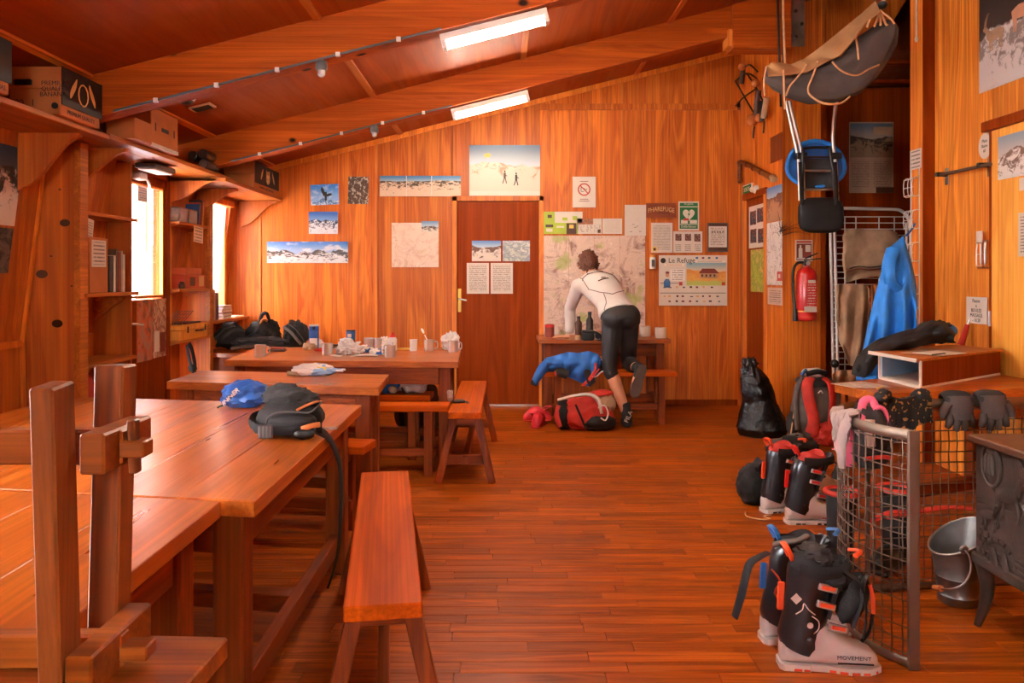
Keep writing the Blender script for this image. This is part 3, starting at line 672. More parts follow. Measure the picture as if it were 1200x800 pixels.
G().box((-1.7, 1.03, zr0 + .003), (-.512, 1.055, zr1 - .003), .003).obj('stretcher', m_['old_bench_x'], U, True)
G().box((-.515, 1.028, 1.018), (-.482, 1.058, 1.040), .002).obj('tenon', m_['old_bench_x'], U, True)
G().bar((-.500, 1.043, .995), (-.503, 1.043, 1.068), .012, .016, .002, (0, 1, 0)).obj('wedge', m_['old_bench_z'], U, True)
G().box((-.550, .96, z0 + .033), (-.515, 1.125, z0 + .085), .003).obj('bearer', m_['old_bench_x'], U, True)
G().box((-1.7, 1.03, z0 + .034), (-.513, 1.055, z0 + .08), .003).obj('rail', m_['old_bench_x'], U, True)
G().box((-.515, 1.028, z0 + .045), (-.478, 1.06, z0 + .065), .002).obj('tenon', m_['old_bench_x'], U, True)
for s in (-1, 1):
    G().bar((-1.45, 1.04 + s * .07, z0 + .033), (-1.46, 1.04 + s * .09, 1.13), .04, .044, .003, (0, 1, 0)).obj('leg', m_['old_bench_z'], U, True)
# ---- overhead shelf of three boards on curved brackets
S = thing('overhead_shelf', 'long overhead plank shelf on curved brackets along the sloping side wall', 'shelf', (-2.45, 5, 2.0))
for y0, y1, z in ((2.3, 4.33, 2.035), (4.335, 6.30, 2.045), (6.0, 7.54, 2.012)):
    a = -2.625 if y0 != 6.0 else -2.62
    G().box((a, y0, z), (-2.22 if y0 < 6 else -2.17, y1, z + .028), .003).obj('board', m_['shelf_y'], S, True)
def bracket(y, xt, zlow, ztop=2.034, xw=None):
    pts = []
    x0 = xw if xw is not None else -2.60
    for k in range(13):
        t = k / 12; x = xt + (x0 + .03 - xt) * t; s = .5 - .5 * math.cos(math.pi * t); z = ztop - .02 - (ztop - .02 - zlow) * (s * .8 + t * .2)
        pts.append((x, y, z))
    pts = [(xt, y, ztop)] + pts + [(x0, y, zlow - .02), (x0, y, ztop)]
    return G().prism(pts[::-1], (0, .028, 0), 0).obj('bracket', m_['ply_wood'], S, True)
bracket(4.11, -2.27, 1.745); bracket(4.60, -2.26, 1.83); bracket(6.0, -2.25, 1.86, xw=-2.6); bracket(6.49, -2.25, 1.86, 2.01, -2.56); bracket(7.50, -2.22, 1.77, 2.01, -2.56)
# ---- bookcases built into the sloping wall
K = thing('bookcase', 'built-in plywood bookcase before the glazed door, knotty end panel towards the viewer', 'bookcase', (-2.55, 4.75, 0))
G().prism([(-2.90, 4.40, 0), (-2.43, 4.40, 0), (-2.43, 4.40, 2.03), (-2.60, 4.40, 2.03)], (0, .02, 0)).obj('end_panel', m_['ply_wood'], K, True)
for px, py, r in ((76, 261, .030), (49, 321, .034), (67, 379, .032), (60, 300, .008), (84, 335, .007), (70, 222, .008), (88, 300, .007)):
    q = P(px, py, 4.399); G().lathe([(r, .0), (r * .97, .0008)], 18, q, Matrix.Rotation(H, 3, 'X') @ Matrix.Diagonal((1, .72, 1))).obj('knot', m_['brown_print'], K, True)
G().box((-2.455, 4.385, 0), (-2.415, 4.47, 2.032), .003).obj('stile', m_['shelf_y'], K, True)
G().prism([(-2.90, 5.15, 0), (-2.50, 5.15, 0), (-2.50, 5.15, 2.03), (-2.60, 5.15, 2.03)], (0, .02, 0)).obj('end_panel', m_['ply_wood'], K, True)
for z, y1, x1 in ((1.63, 5.14, -2.45), (1.145, 5.06, -2.40), (.72, 5.14, -2.45)):
    G().box((-2.72, 4.425, z), (x1, y1, z + .022), .002).obj('shelf', m_['shelf_y'], K, True)
G().prism([(-2.46, 5.02, 1.14), (-2.68, 5.02, 1.14), (-2.68, 5.02, .98)], (0, .02, 0)).obj('shelf_bracket', m_['shelf_y'], K, True)
K2 = thing('bookcase', 'built-in open bookcase beyond the glazed door with games and a wooden case', 'bookcase', (-2.6, 6.2, 0))
G().prism([(-2.90, 6.52, 0), (-2.50, 6.52, 0), (-2.50, 6.525, 2.005), (-2.60, 6.525, 2.005)], (0, .04, 0)).obj('end_panel', m_['ply_wood'], K2, True)
G().box((-2.53, 6.522, 0), (-2.49, 6.59, 2.005), .003).obj('stile', m_['shelf_y'], K2, True)
XS = -2.50
def zat(py, y): return CH + (HY - py) * y / F
for py in (262, 338, 396):
    z = zat(py, 6.2)
    G().box((-2.72, 5.93, z - .022), (XS, 6.515, z), .002).obj('shelf', m_['shelf_y'], K2, True)
    for y in (5.95, 6.46): G().prism([(XS - .02, y, z - .022), (-2.7, y, z - .022), (-2.7, y, z - .075)], (0, .03, 0)).obj('shelf_bracket', m_['shelf_y'], K2, True)
G().bar((-2.70, 5.97, zat(262, 6.2) - .02), (-2.73, 5.97, zat(338, 6.2)), .02, .03).obj('batten', m_['batten_wood'], K2, True)
cs = thing('corner_shelf', 'small shelf board under the corner window carrying magazines', 'shelf', (-2.55, 7.0, .86))
G().box((-2.70, 6.60, .86), (-2.49, 7.53, .885), .002).obj('board', m_['shelf_y'], cs, True)
for y in (6.8, 7.3): G().prism([(-2.52, y, .86), (-2.73, y, .86), (-2.73, y, .72)], (0, .025, 0)).obj('bracket', m_['shelf_y'], cs, True)
# ================================================================ boxes on the overhead shelf
SH = 2.064
def carton_box(label, x0, x1, y0, y1, z, hgt, kind, rz=0, grp='cardboard boxes on the overhead shelf'):
    c = ((x0 + x1) / 2, (y0 + y1) / 2, z); w, d = (x1 - x0) / 2, (y1 - y0) / 2
    B = thing('cardboard_box', label, 'box', c, rz, grp)
    body = G().box((-w, -d, 0), (w, d, hgt), .004).obj('body', m_['cardboard'], B)
    if kind == 'fruit':
        G().box((-w - .006, -d - .006, hgt * .55), (w + .006, d + .006, hgt + .004), .004).obj('lid', m_['cardboard'], B)
        f = G().box((w + .006, -d - .006, hgt * .22), (w + .010, d + .006, hgt + .004)).obj('dark_print', m_['carton_dark'], B)
        for s, o in ((1, -.30), (-1, .30), (1, .04), (-1, -.02))[:2 if d < .22 else 4]:
            yc = o * d * 1.6
            G().tube([(w + .011, yc + s * .03 * math.sin(t * 2.4 - 1.2) , hgt * (.42 + .45 * t)) for t in (0, .17, .33, .5, .67, .83, 1)], [.004, .012, .015, .016, .014, .01, .003], 6, .002, up=(1, 0, 0)).obj('fruit_print', m_['carton_cream'], f)
        L = G()
        L.tube([(w + .012, .045 * math.cos(t), hgt * .58 + .055 * math.sin(t)) for t in [k * math.pi / 6 for k in range(12)]], .004, 4, closed=True)
        L.obj('crest_print', m_['carton_cream'], f)
        text('PREMIUM QUALITY BANANAS' if d > .2 else 'PREMIUM QUALITY', .030, m_['carton_dark'], body, (w + .0015, 0, hgt * .11), (H, 0, H))
    return B, body, w, d
B, bd, w, d = carton_box('open-topped fruit carton printed with bananas, second box along the overhead shelf', -2.445, -2.19, 3.80, 4.165, SH, .235, 'fruit')
text('PREMIUM', .032, m_['print_ink'], bd, (.10, -d - .007, .155)); text('QUALITY', .032, m_['print_ink'], bd, (.10, -d - .007, .127)); text('BANANAS', .032, m_['print_ink'], bd, (.10, -d - .007, .10))
text('+20', .045, m_['print_ink'], bd, (-.09, -d - .001, .06)); text('1', .045, m_['print_ink'], bd, (-.01, -d - .001, .06))
G().box((-.10, -d - .012, .145), (-.01, -d - .005, .175), .006).obj('hand_hole', m_['black_plastic'], B)
G().lathe([(.016, 0), (.016, .006)], 14, (.10, -d - .001, .045), Matrix.Rotation(H, 3, 'X')).obj('air_hole', m_['black_plastic'], B)
B, bd, w, d = carton_box('fruit carton nearest on the overhead shelf, mostly cut off by the photo edge', -2.445, -2.19, 2.95, 3.40, SH, .235, 'fruit')
B, bd, w, d = carton_box('small plain cardboard box between the fruit carton and the big box', wx(128, 4.5) - .02, wx(158, 4.5), 4.5, 4.72, 2.0745, .125, 'plain')
B, bd, w, d = carton_box('big plain cardboard box with hand slots, mid-shelf above the glazed door', -2.44, -2.17, 4.73, 5.12, 2.0745, .24, 'plain')
G().box((w, -d, -.001), (w + .003, d, .02)).obj('tape', m_['paper_white'], B)
for y in (-.14, .13): G().box((w - .002, y, .10), (w + .002, y + .012, .15)).obj('slot', m_['black_plastic'], B)
G().box((w - .002, -.05, .11), (w + .002, .05, .135)).obj('printed_mark', m_['carton_dark'], B)
G().lathe([(.018, 0), (.018, .006)], 14, (w * .55, -d + .003, .085), Matrix.Rotation(H, 3, 'X')).obj('air_hole', m_['black_plastic'], B)
text('BANANAS', .04, m_['print_ink'], bd, (w * .1, -d - .001, .095)); G().box((w * .2, -d - .002, .2), (w * .5, -d, .22)).obj('label_print', m_['carton_cream'], B)
B, bd, w, d = carton_box('banana carton at the far end of the overhead shelf against the end wall', -2.44, -2.18, 6.72, 7.42, 2.042, .225, 'fruit')
for k, (px, py) in enumerate(((225, 182), (237, 180), (238, 192))):
    p = P(px, py, 5.75)
    o = thing('wine_bottle', ('dark bottle lying on the overhead shelf, nearest the big box', 'dark bottle lying on the overhead shelf, upper one of the pair beyond', 'dark bottle lying on the overhead shelf, lower one of the pair beyond')[k], 'bottle', p, 0, 'bottles lying on the shelf')
    M = Matrix.Rotation(H, 3, 'X') @ Matrix.Rotation(math.pi, 3, 'X')
    G().lathe([(.0, .012), (.026, .0), (.036, .006), (.037, .19), (.014, .24), (.013, .30)], 16, (0, 0, 0), Matrix.Rotation(-H, 3, 'X')).obj('glass_body', m_['shell_black'], o, smooth=40)
    G().lathe([(.028, -.002), (.031, -.002), (.031, .004), (.028, .004)], 16, (0, 0, 0), Matrix.Rotation(-H, 3, 'X')).obj('base_ring', m_['rusty_steel'], o, smooth=40)
# ================================================================ contents of the bookcases
SPINE = ['c23a1e', '2d4f86', 'e2d2bd', '8a3a22', '3a3634', 'd9a23f', '5d7a48', 'b5a28e', '6a4a38']
def book(label, y, x0, x1, z, th, hgt, c, lean=0, grp=None, cat='book'):
    B = thing(cat, label, cat, ((x0 + x1) / 2, y, z + abs(math.sin(lean)) * th + .0005), 0, grp); w = abs(x1 - x0) / 2
    M = Matrix.Rotation(lean, 4, 'X'); cm = plain('cover_' + c, c, .55, 0, .12, 20)
    G().box((-w, 0, 0), (w, .0025, hgt), .0006).box((-w, th - .0025, 0), (w, th, hgt), .0006).box((w - .003, 0, 0), (w, th, hgt), .0006).move(M).obj('cover', cm, B)
    G().box((-w + .004, .0025, .004), (w - .003, th - .0025, hgt - .004)).move(M).obj('page_block', m_['paper_white'], B)
    return B
zs = 1.168
# lower shelf of the first bookcase
p = thing('clipboard', 'tall wooden board with a white note pinned on it, standing on the bookcase shelf', 'board', (-2.44, 4.66, zs))
G().box((-.012, -.155, 0), (.012, .055, .33), .003).obj('board', m_['cardboard'], p)
cn = card('note', .16, .16, print_text('note_a', rows=7, dens=.38), (.0125, -.055, .235), H, p)
yb = 4.735
for k, (t, hh_, c) in enumerate(((.045, .225, '3a3634'), (.03, .23, 'e2d2bd'), (.025, .27, '6a4a38'), (.03, .25, '8a3a22'), (.022, .26, 'b5a28e'), (.025, .24, 'e2d2bd'))):
    book(('thick dark ring binder beside the pinned note', 'cream folder standing next to the dark binder', 'tall brown magazine file on the bookcase shelf', 'reddish brown book among the pale magazines', 'beige magazine second from the end of the row', 'last cream magazine of the row beside the glazed door')[k], yb, -2.62, -2.43, zs, t, hh_, c, grp='folders on the lower bookcase shelf'); yb += t + .004
zs = 1.652
p = card('paper_sheet', .10, .25, print_text('sheet_b', rows=16), (-2.47, 4.56, zs + .125 - .32), H); tag(p, 'white printed sheet hanging edge-on under the top bookcase shelf', 'paper')
p.rotation_euler = (0, .15, H); p.location.z = 1.167 + .32; 
# second bookcase
z1, z2, z3 = [zat(q, 6.2) + .001 for q in (262, 338, 396)]
for k, (px0, px1, py0, py1) in enumerate(((199, 212, 240, 254), (211, 223, 240, 254))):
    y = 6.03 + k * .2
    o = thing('plastic_tub', ('clear plastic tub on the upper shelf beyond the door, nearest the door', 'clear plastic tub on the upper shelf, next to the coloured books')[k], 'tub', (-2.585, y, z1), 0, 'plastic tubs')
    g = G().box((-.07, -.08, 0), (.07, .08, .004))
    for a, b in (((-.07, -.08, 0), (-.067, .08, .10)), ((.067, -.08, 0), (.07, .08, .10)), ((-.07, -.08, 0), (.07, -.077, .10)), ((-.07, .077, 0), (.07, .08, .10))): g.box(a, b)
    g.obj('tray', m_['clear_plastic'], o); G().box((-.075, -.085, .10), (.075, .085, .112), .003).obj('lid', m_['clear_plastic'], o)
    G().lump((0, 0, .04), (.05, .06, .035), k, .3, 4, 3, .006).obj('contents', m_['tan_fabric'], o, smooth=60)
yb = 6.33
for k, (t, hh_, c, ln) in enumerate(((.03, .17, '2d4f86' , -.13), (.012, .19, 'c23a1e', -.13), (.02, .21, '3a3634', -.13), (.015, .22, 'c23a1e', -.13), (.015, .20, 'd9a23f', -.13), (.014, .215, 'c23a1e', -.13))):
    book(('blue book leaning on the upper shelf', 'thin red booklet leaning on the blue book', 'dark grey book leaning among the red ones', 'tall red book leaning on the upper shelf', 'yellow book between the two tall red ones', 'last tall red book against the stile')[k], yb, -2.64, -2.52, z1, t, hh_, c, ln, 'coloured books on the upper shelf'); yb += t + .006
o = card('shelf_note', .19, .13, print_text('note_c', paper='d8b48c', rows=5, dens=.36), (XS + .004, 6.28, z1 - .085), H, tilt=.05); tag(o, 'handwritten brown note hanging from the front of the upper shelf', 'note')
o = thing('game_box', 'red and orange board game box on the middle shelf', 'box', (-2.60, 6.27, z2)); G().box((-.09, -.2, 0), (.09, .2, .11), .003).obj('tray', plain('game_red', 'b8421f', .5), o); G().box((-.08, -.2, .112), (.08, .16, .165), .003, (.0, 0, .05), (0, 0, .11)).obj('second_box', plain('game_orange', 'c85a24', .5), o)
G().box((.09, -.12, .02), (.0915, -.02, .09)).obj('dark_print', m_['brown_print'], o); G().box((.09, .06, .015), (.0915, .16, .1)).obj('pale_print', m_['carton_cream'], o)
o = thing('wooden_case', 'light wooden paint case with leather handle and dark clasps on the low shelf', 'case', (-2.585, 6.21, z3))
G().box((-.09, -.27, 0), (.09, .27, .075), .004).obj('body', m_['light_door'], o); G().box((-.09, -.27, .077), (.09, .27, .115), .004).obj('lid', m_['light_door'], o)
G().tube([(.092, .0, .06), (.12, .02, .062), (.125, .06, .058), (.12, .1, .062), (.092, .12, .06)], .008, 8).obj('handle', m_['brown_print'], o, smooth=50)
for y in (-.15, .2): G().box((.088, y, .05), (.096, y + .02, .1), .002).obj('clasp', m_['dark_steel'], o)
o = thing('wire_rack', 'small brown wire rack leaning on the wooden case', 'rack', (-2.58, 6.17, z3 + .117))
g = G()
for k in range(7): g.tube([(-.07 + .022 * k, -.18, .0 + .0 * k), (-.07 + .022 * k, .06, .10)], .0025, 5)
for k in range(5): g.tube([(-.075, -.18 + .06 * k, .025 * k), (.07, -.18 + .06 * k, .025 * k)], .0025, 5)
g.obj('grid', m_['rusty_steel'], o); G().box((-.06, -.1, 0), (.07, .2, .012), .003).obj('board', m_['brown_print'], o)
o = thing('game_pawn_jar', 'tiny dark jar beside the red game box', 'jar', (-2.53, 6.04, z2)); G().lathe([(.02, 0), (.025, .01), (.025, .035), (.015, .045)], 14).obj('jar_body', m_['brown_print'], o, smooth=40); G().lathe([(.017, .045), (.017, .055)], 14).obj('lid', m_['black_plastic'], o)
o = thing('red_bag', 'red bag bulging out of the low bookcase compartment', 'bag', (-2.58, 4.75, .0)); G().lump((0, 0, .3), (.13, .22, .32), 3, .2, 3, 4, .0).obj('body', m_['red_fabric'], o, smooth=60); G().tube([(.1, -.1, .5), (.16, -.05, .62), (.14, .03, .64), (.1, .08, .52)], .014, 8, .005).obj('handle', m_['black_fabric'], o, smooth=60)
o = thing('hanging_sling', 'dark knotted sling hanging below the low shelf of the far bookcase', 'sling', (-2.53, 6.2, zat(440, 6.2)))
g = G(); g.tube([(0, -.06, .25), (.01, -.03, .12), (.02, .02, .03), (.01, .07, .08), (0, .04, .2), (0, -.02, .26)], .016, 8, .008); g.tube([(.02, 0, .05), (.03, .02, -.06), (.02, .05, -.14)], .014, 8, .008); g.obj('strap', m_['black_fabric'], o, smooth=60)
G().lump((.02, .0, .06), (.03, .04, .03), 2, .3, 3, 3).obj('knot', m_['charcoal_fabric'], o, smooth=60)
# corner window shelf: books, magazines; net curtain
yb = 6.62
for k, (t, c, hh_) in enumerate(((.03, '8a3a22', .26), (.025, '6a4a38', .25), (.035, 'b5a28e', .27), (.03, '8a3a22', .22), (.03, '2d4f86', .24))):
    book(('brown album at the near end of the corner shelf', 'dark brown book on the corner shelf', 'grey folder on the corner shelf between brown books', 'second brown album on the corner shelf', 'blue book beside the magazine pile')[k], yb, -2.66, -2.52, .885, t, hh_, c, 0, 'books on the corner shelf'); yb += t + .006
for k in range(8):
    c = ('e2d2bd', 'b5a28e', 'd8c8bc', '8a6a5a', 'e2d2bd', 'c8b8a8', 'd8c8bc', 'b5a28e')[k]
    o = tag(G().box((-.085, -.11, 0), (.085, .11, .0145), .002, (0, 0, RND.uniform(-.08, .08)), (0, 0, 0)).obj('magazine', plain('cover_' + c, c, .5), loc=(-2.60, 7.0, .886 + .015 * k)), ('lowest', 'second lowest', 'third lowest', 'fourth from the bottom', 'fourth from the top', 'third from the top', 'second from the top', 'topmost')[k] + ' magazine of the pile under the corner window', 'magazine', 'pile of magazines on the corner shelf')
o = tag(G().box((-.085, -.12, 0), (.085, .12, .012), .002).obj('magazine', plain('cover_e2d2bd', 'e2d2bd'), loc=(-2.60, 7.32, .885)), 'single white magazine lying beside the pile in the corner', 'magazine')
cu = thing('net_curtain', 'short white net curtain hanging in the corner window', 'curtain', (-2.63, 7.0, 1.95))
G().sheet(60, 10, lambda u, v: Vector((-.005 + .016 * math.sin(u * 58) - .075 * v, -.30 + .56 * u, -.02 - .80 * v + (.012 * math.cos(u * 80) if v > .95 else 0))), .0015).obj('net', m_['net_curtain'], cu, smooth=60)
G().tube([(-.005, -.33, -.015), (-.005, .33, -.015)], .008, 8).obj('rod', m_['brass'], cu, smooth=50); G().ball((-.005, -.33, -.015), .014, 10).ball((-.005, .33, -.015), .014, 10).obj('finial', m_['brass'], cu, smooth=60)
# ================================================================ what hangs on the end wall
M_snow = print_mountain('print_snow', '5a6f86', 'c7cdd3', 'd8c0a8', 'b88860', .62, .22, 1.6, 3, .60)
o = back_card('poster', 'large snow poster with two ski tourers, above the end-wall door', (550, 170, 633, 230), M_snow)
G().ball((0, 0, 0), (.035, .0008, .022), 14).obj('sun_flare', m_['yellow_print'], o, loc=(-.17, -.004, .15), smooth=60); patch(o, 'caption_strip', (0, 0, 1, .1), m_['carton_cream'] if 0 else m_['print_white'])
for k, u in enumerate((.50, .66)):
    g = G(); s = .055
    g.tube([(0, 0, .02), (0, 0, .075)], .011, 8, .0008, up=(0, 1, 0)).ball((0, 0, .088), (.009, .001, .010), 8).tube([(-.002, 0, .03), (-.02, 0, -.03)], .005, 6, .0008, up=(0, 1, 0)).tube([(.002, 0, .03), (.018, 0, -.03)], .005, 6, .0008, up=(0, 1, 0)).tube([(0, 0, .06), (.025, 0, .04)], .004, 6, .0008, up=(0, 1, 0))
    g.obj('skier_print', (m_['brown_print'], m_['print_ink'])[k], o, loc=((u - .5) * .7, -.0045, (.27 - .5 + .04 * (1 - k)) * .5))
back_card('photo', 'blue photograph of a dark bird in flight, upper one of the pair', (364, 216, 397, 240), print_mountain('print_bird', '3a7cc4', '8fb4da', 'c8d8e8', '4a78a8', .25, .3, 3, 5, .5, clouds=.3), 'photo', tilt=-.04)
b_ = bpy.context.scene.objects['photo']
g = G().tube([(0, 0, -.05), (0, 0, .035)], [.004, .012, ][0:2] and [.010, .012], 6, .0008, up=(0, 1, 0)).tube([(-.01, 0, .0), (-.03, 0, .055), (-.035, 0, .085)], [.012, .016, .004], 6, .0008, up=(0, 1, 0)).tube([(.01, 0, .0), (.045, 0, .01), (.06, 0, .005)], [.012, .013, .004], 6, .0008, up=(0, 1, 0))
g.obj('bird_print', m_['print_ink'], b_, loc=(.01, -.0045, -.01))
back_card('photo', 'blue mountain photograph with white peaks, lower one of the pair', (362, 248, 396, 274), print_mountain('print_peaks', '2a5fa6', '7fa5d2', 'eef0f2', '2c3a55', .62, .25, 2.6, 8, .5), 'photo')
back_card('panorama', 'three-part panorama of snowy mountains under blue sky, lowest picture on the end wall', (313, 283, 408, 308), print_mountain('print_pano_low', '3f78bc', 'a9c4e2', 'e9e4e0', '4a4440', .58, .45, 2.6, 11, .5, 3, clouds=.7), 'panorama')
back_card('photo', 'small dark brown photograph of an animal among rocks', (408, 207, 432, 239), print_blotch('print_dark_animal', ['1d1410', '6e4a34', '2c1d16', 'c9b29a', '241811'], 6), 'photo', tilt=.02)
o = back_card('panorama', 'three-part brown panorama of rocky peaks beside the snow poster', (445, 206, 540, 230), print_mountain('print_pano_high', '2f6f9e', '9db6c4', 'd8b697', '4a3626', .75, .12, 3, 14, .53, 3), 'panorama')
for u in (.33, .64): patch(o, 'joint_print', (u - .004, 0, u + .004, 1), m_['print_white'])
o = back_card('trail_map', 'square pinkish trail map with green slopes, left of the end-wall door', (459, 261, 514, 313), print_map('print_map_small', 'e8c9b2', 'b7b844', 'd3a58c', 'd98a3c', 3, .6, 'd0a58e'), 'map')
back_card('photo', 'small photograph overlapping the corner of the square trail map', (494, 259, 514, 272), print_mountain('print_tiny', '6a8aa8', 'b8c4cc', 'd9c6b2', '5a4030', .5, .3, 2, 16, .5), 'photo', y=BACK - .0045)
o = back_card('notice', 'white notice with a red prohibition circle, alone above the big map', (671, 207, 698, 243), m_['paper_white'], 'notice')
G().tube([(.056 * math.cos(t * math.pi / 16), -.0034, .025 + .056 * math.sin(t * math.pi / 16)) for t in range(32)], .006, 6, .001, closed=True, up=(0, 1, 0)).obj('red_ring', m_['red_print'], o)
G().bar((-.040, -.004, .065), (.040, -.004, -.015), .010, .0012, 0, (0, 1, 0)).obj('red_slash', m_['red_print'], o)
G().tube([(-.03, -.0036, .045), (-.03, -.0036, .005), (-.005, -.0036, .005)], .003, 4, .0006, up=(0, 1, 0)).tube([(-.03, -.0036, .045), (.0, -.0036, .035), (.01, -.0036, .02), (.03, -.0036, .03)], .003, 4, .0006, up=(0, 1, 0)).obj('camera_drawing', m_['print_ink'], o)
for v, w in ((.84, .36), (.26, .36), (.20, .44)): patch(o, 'text_line', (.5 - w / 2, v, .5 + w / 2, v + .018), m_['rust_print'])
o = back_card('leaflet', 'lime green and white recycling leaflet above the big map, beside the door frame', (637, 248, 677, 274), m_['lime_print'], 'leaflet')
patch(o, 'white_panel', (.33, .5, 1.14, 1), m_['print_white']); patch(o, 'brown_panel', (.67, 0, .96, .48), m_['brown_print']); patch(o, 'text_panel', (.06, .30, .28, .42), m_['brown_print'])
patch(o, 'pale_label', (.08, .1, .26, .24), m_['print_white'], -.005); patch(o, 'pale_label', (.38, .28, .6, .36), m_['print_white'], -.005); patch(o, 'green_mark', (.55, .6, .7, .74), m_['lime_print'], -.006); patch(o, 'green_mark', (.85, .62, .98, .8), m_['lime_print'], -.006); patch(o, 'yellow_mark', (.75, .25, .88, .42), m_['yellow_print'], -.006); patch(o, 'drawing', (.12, .72, .24, .86), m_['brown_print'], -.005)
o = back_card('leaflet', 'white folded leaflet with a small photo strip along its top', (676, 256, 705, 274), print_text('print_leaf', rows=9, top=.6, cols=3, dens=.5), 'leaflet'); patch(o, 'photo_strip', (0, .62, .66, 1), print_blotch('strip_photo', ['efe0d0', '4a3024', 'd0702c', '2a1c16'], 6)); patch(o, 'stamp', (.84, .06, .96, .3), m_['brown_print'])
back_card('paper', 'plain white paper with faint print at the top edge of the map', (706, 256, 729, 274), print_text('print_faint', rows=9, ink='c8a890'), 'paper')
o = back_card('paper', 'tall white sheet with a faint sketch, directly beside the wooden name sign', (732, 240, 757, 276), print_text('print_sketch', rows=18, ink='c8ab98', dens=.58), 'paper')
for u, v in ((.4, .36), (.6, .3), (.5, .26), (.3, .12), (.72, .13)): patch(o, 'pen_mark', (u - .06, v, u + .06, v + .012), m_['print_ink'])
o = back_card('wall_map', 'huge topographic map of mountains behind the leaning person', (637, 276, 756, 399), print_map('print_map_big', 'dcbba4', 'a3ab4e', '8a5a4a', 'a06850', 5, .55, 'c8aa9c'), 'map')
patch(o, 'fold_line', (.246, 0, .249, 1), m_['tan_fabric']); patch(o, 'fold_line', (.497, 0, .50, 1), m_['tan_fabric']); patch(o, 'fold_line', (.748, 0, .751, 1), m_['tan_fabric']); patch(o, 'fold_line', (0, .5, 1, .5025), m_['tan_fabric'])
# wooden name sign with raised lettering
o = back_card('name_sign', 'small carved wooden sign with arched yellow letters PHAREFUGE', (757, 238, 792, 255), wood('sign_wood', '6d2f12', '8f4217', 'X', .5), 'sign', th=.014)
text('PHAREFUGE', .062, m_['carton_cream'], o, (0, -.0146, .012), ext=.002, bend=1.1, sx=.78, name='lettering')
g = G(); g.tube([(-.03, -.015, -.035), (0, -.015, -.02), (.03, -.015, -.035), (.06, -.015, -.022), (.085, -.015, -.045)], .003, 5); g.obj('ridge_carving', m_['print_ink'], o)
o = back_card('paper', 'white sheet of dense typed text under the wooden name sign', (763, 261, 788, 296), print_text('print_typed', rows=24, ink='7a6458'), 'paper'); patch(o, 'badge', (.06, .04, .28, .2), m_['yellow_print']); patch(o, 'badge_mark', (.1, .07, .22, .16), m_['brown_print'], -.006)
o = back_card('defibrillator_sign', 'green defibrillator sign with a white heart and lightning bolt', (795, 236, 819, 270), m_['print_white'], 'sign')
gp = patch(o, 'green_field', (.06, .06, .94, .95), m_['green_print'])
pts = []
for k in range(28):
    t = 2 * math.pi * k / 28; pts.append((.0040 * 16 * math.sin(t) ** 3 * .92, -.006, .015 + .0040 * (13 * math.cos(t) - 5 * math.cos(2 * t) - 2 * math.cos(3 * t) - math.cos(4 * t))))
G().prism(pts, (0, .001, 0)).obj('heart', m_['print_white'], o)
G().prism([(.012, -.008, .05), (-.012, -.008, .012), (.0, -.008, .012), (-.01, -.008, -.02), (.014, -.008, .022), (.003, -.008, .022)], (0, .001, 0)).obj('bolt', m_['green_print'], o)
patch(o, 'white_strip', (.07, .80, .93, .83), m_['print_white'], -.0055); patch(o, 'white_box', (.12, .24, .45, .36), m_['print_white'], -.006); patch(o, 'white_box', (.55, .24, .9, .36), m_['print_white'], -.006); patch(o, 'red_mark', (.25, .34, .5, .42), m_['red_print'], -.007); patch(o, 'white_strip', (.07, .2, .93, .22), m_['print_white'], -.0055)
text('En panne', .03, m_['print_white'], o, (0, -.006, .118), sx=.8); text('Defibrillateur', .034, m_['print_white'], o, (0, -.006, -.104), sx=.82)
o = back_card('notice', 'white laminated notice with three small portraits over the refuge poster', (789, 271, 823, 296), print_text('print_three', rows=15, top=.42, cols=3, lm=.2, rm=.8), 'notice')
for u in (.07, .40, .72): patch(o, 'portrait', (u, .52 if u > .5 else .56, u + .21, .88), print_blotch('portrait_%d' % (u * 100), ['e0c8b4', '7a3a24', '2a1a14', 'c89a7a'], 4))
o = back_card('notice', 'grey framed notice standing apart at the end of the paper row', (829, 261, 853, 295), m_['grey_plastic'], 'notice')
patch(o, 'text_sheet', (.06, .16, .94, .9), print_text('print_frame', rows=13, dens=.46)); patch(o, 'dark_header', (.06, .88, .94, .97), m_['brown_print'], -.0052); patch(o, 'dark_footer', (.06, .04, .94, .15), m_['brown_print'], -.0052)
for k in range(5): patch(o, 'pictogram', (.2 + .13 * k, .66, .26 + .13 * k, .70), m_['print_ink'], -.0062)
o = thing('salt_dispenser', 'small white bottle holder with a wooden cap beside the refuge poster', 'dispenser', P(764, 315, BACK))
G().lathe([(.028, 0), (.03, .01), (.03, .10), (.026, .115)], 16, (0, -.035, 0)).obj('holder', m_['white_plastic'], o, smooth=40); G().lathe([(.03, .115), (.03, .135), (.02, .14)], 16, (0, -.035, 0)).obj('cap', m_['light_door'], o, smooth=40); G().box((-.016, -.067, .02), (.016, -.064, .09)).obj('label_print', m_['grey_plastic'], o); G().box((-.02, -.01, .02), (.02, .014, .10), .002).obj('bracket', m_['steel'], o)
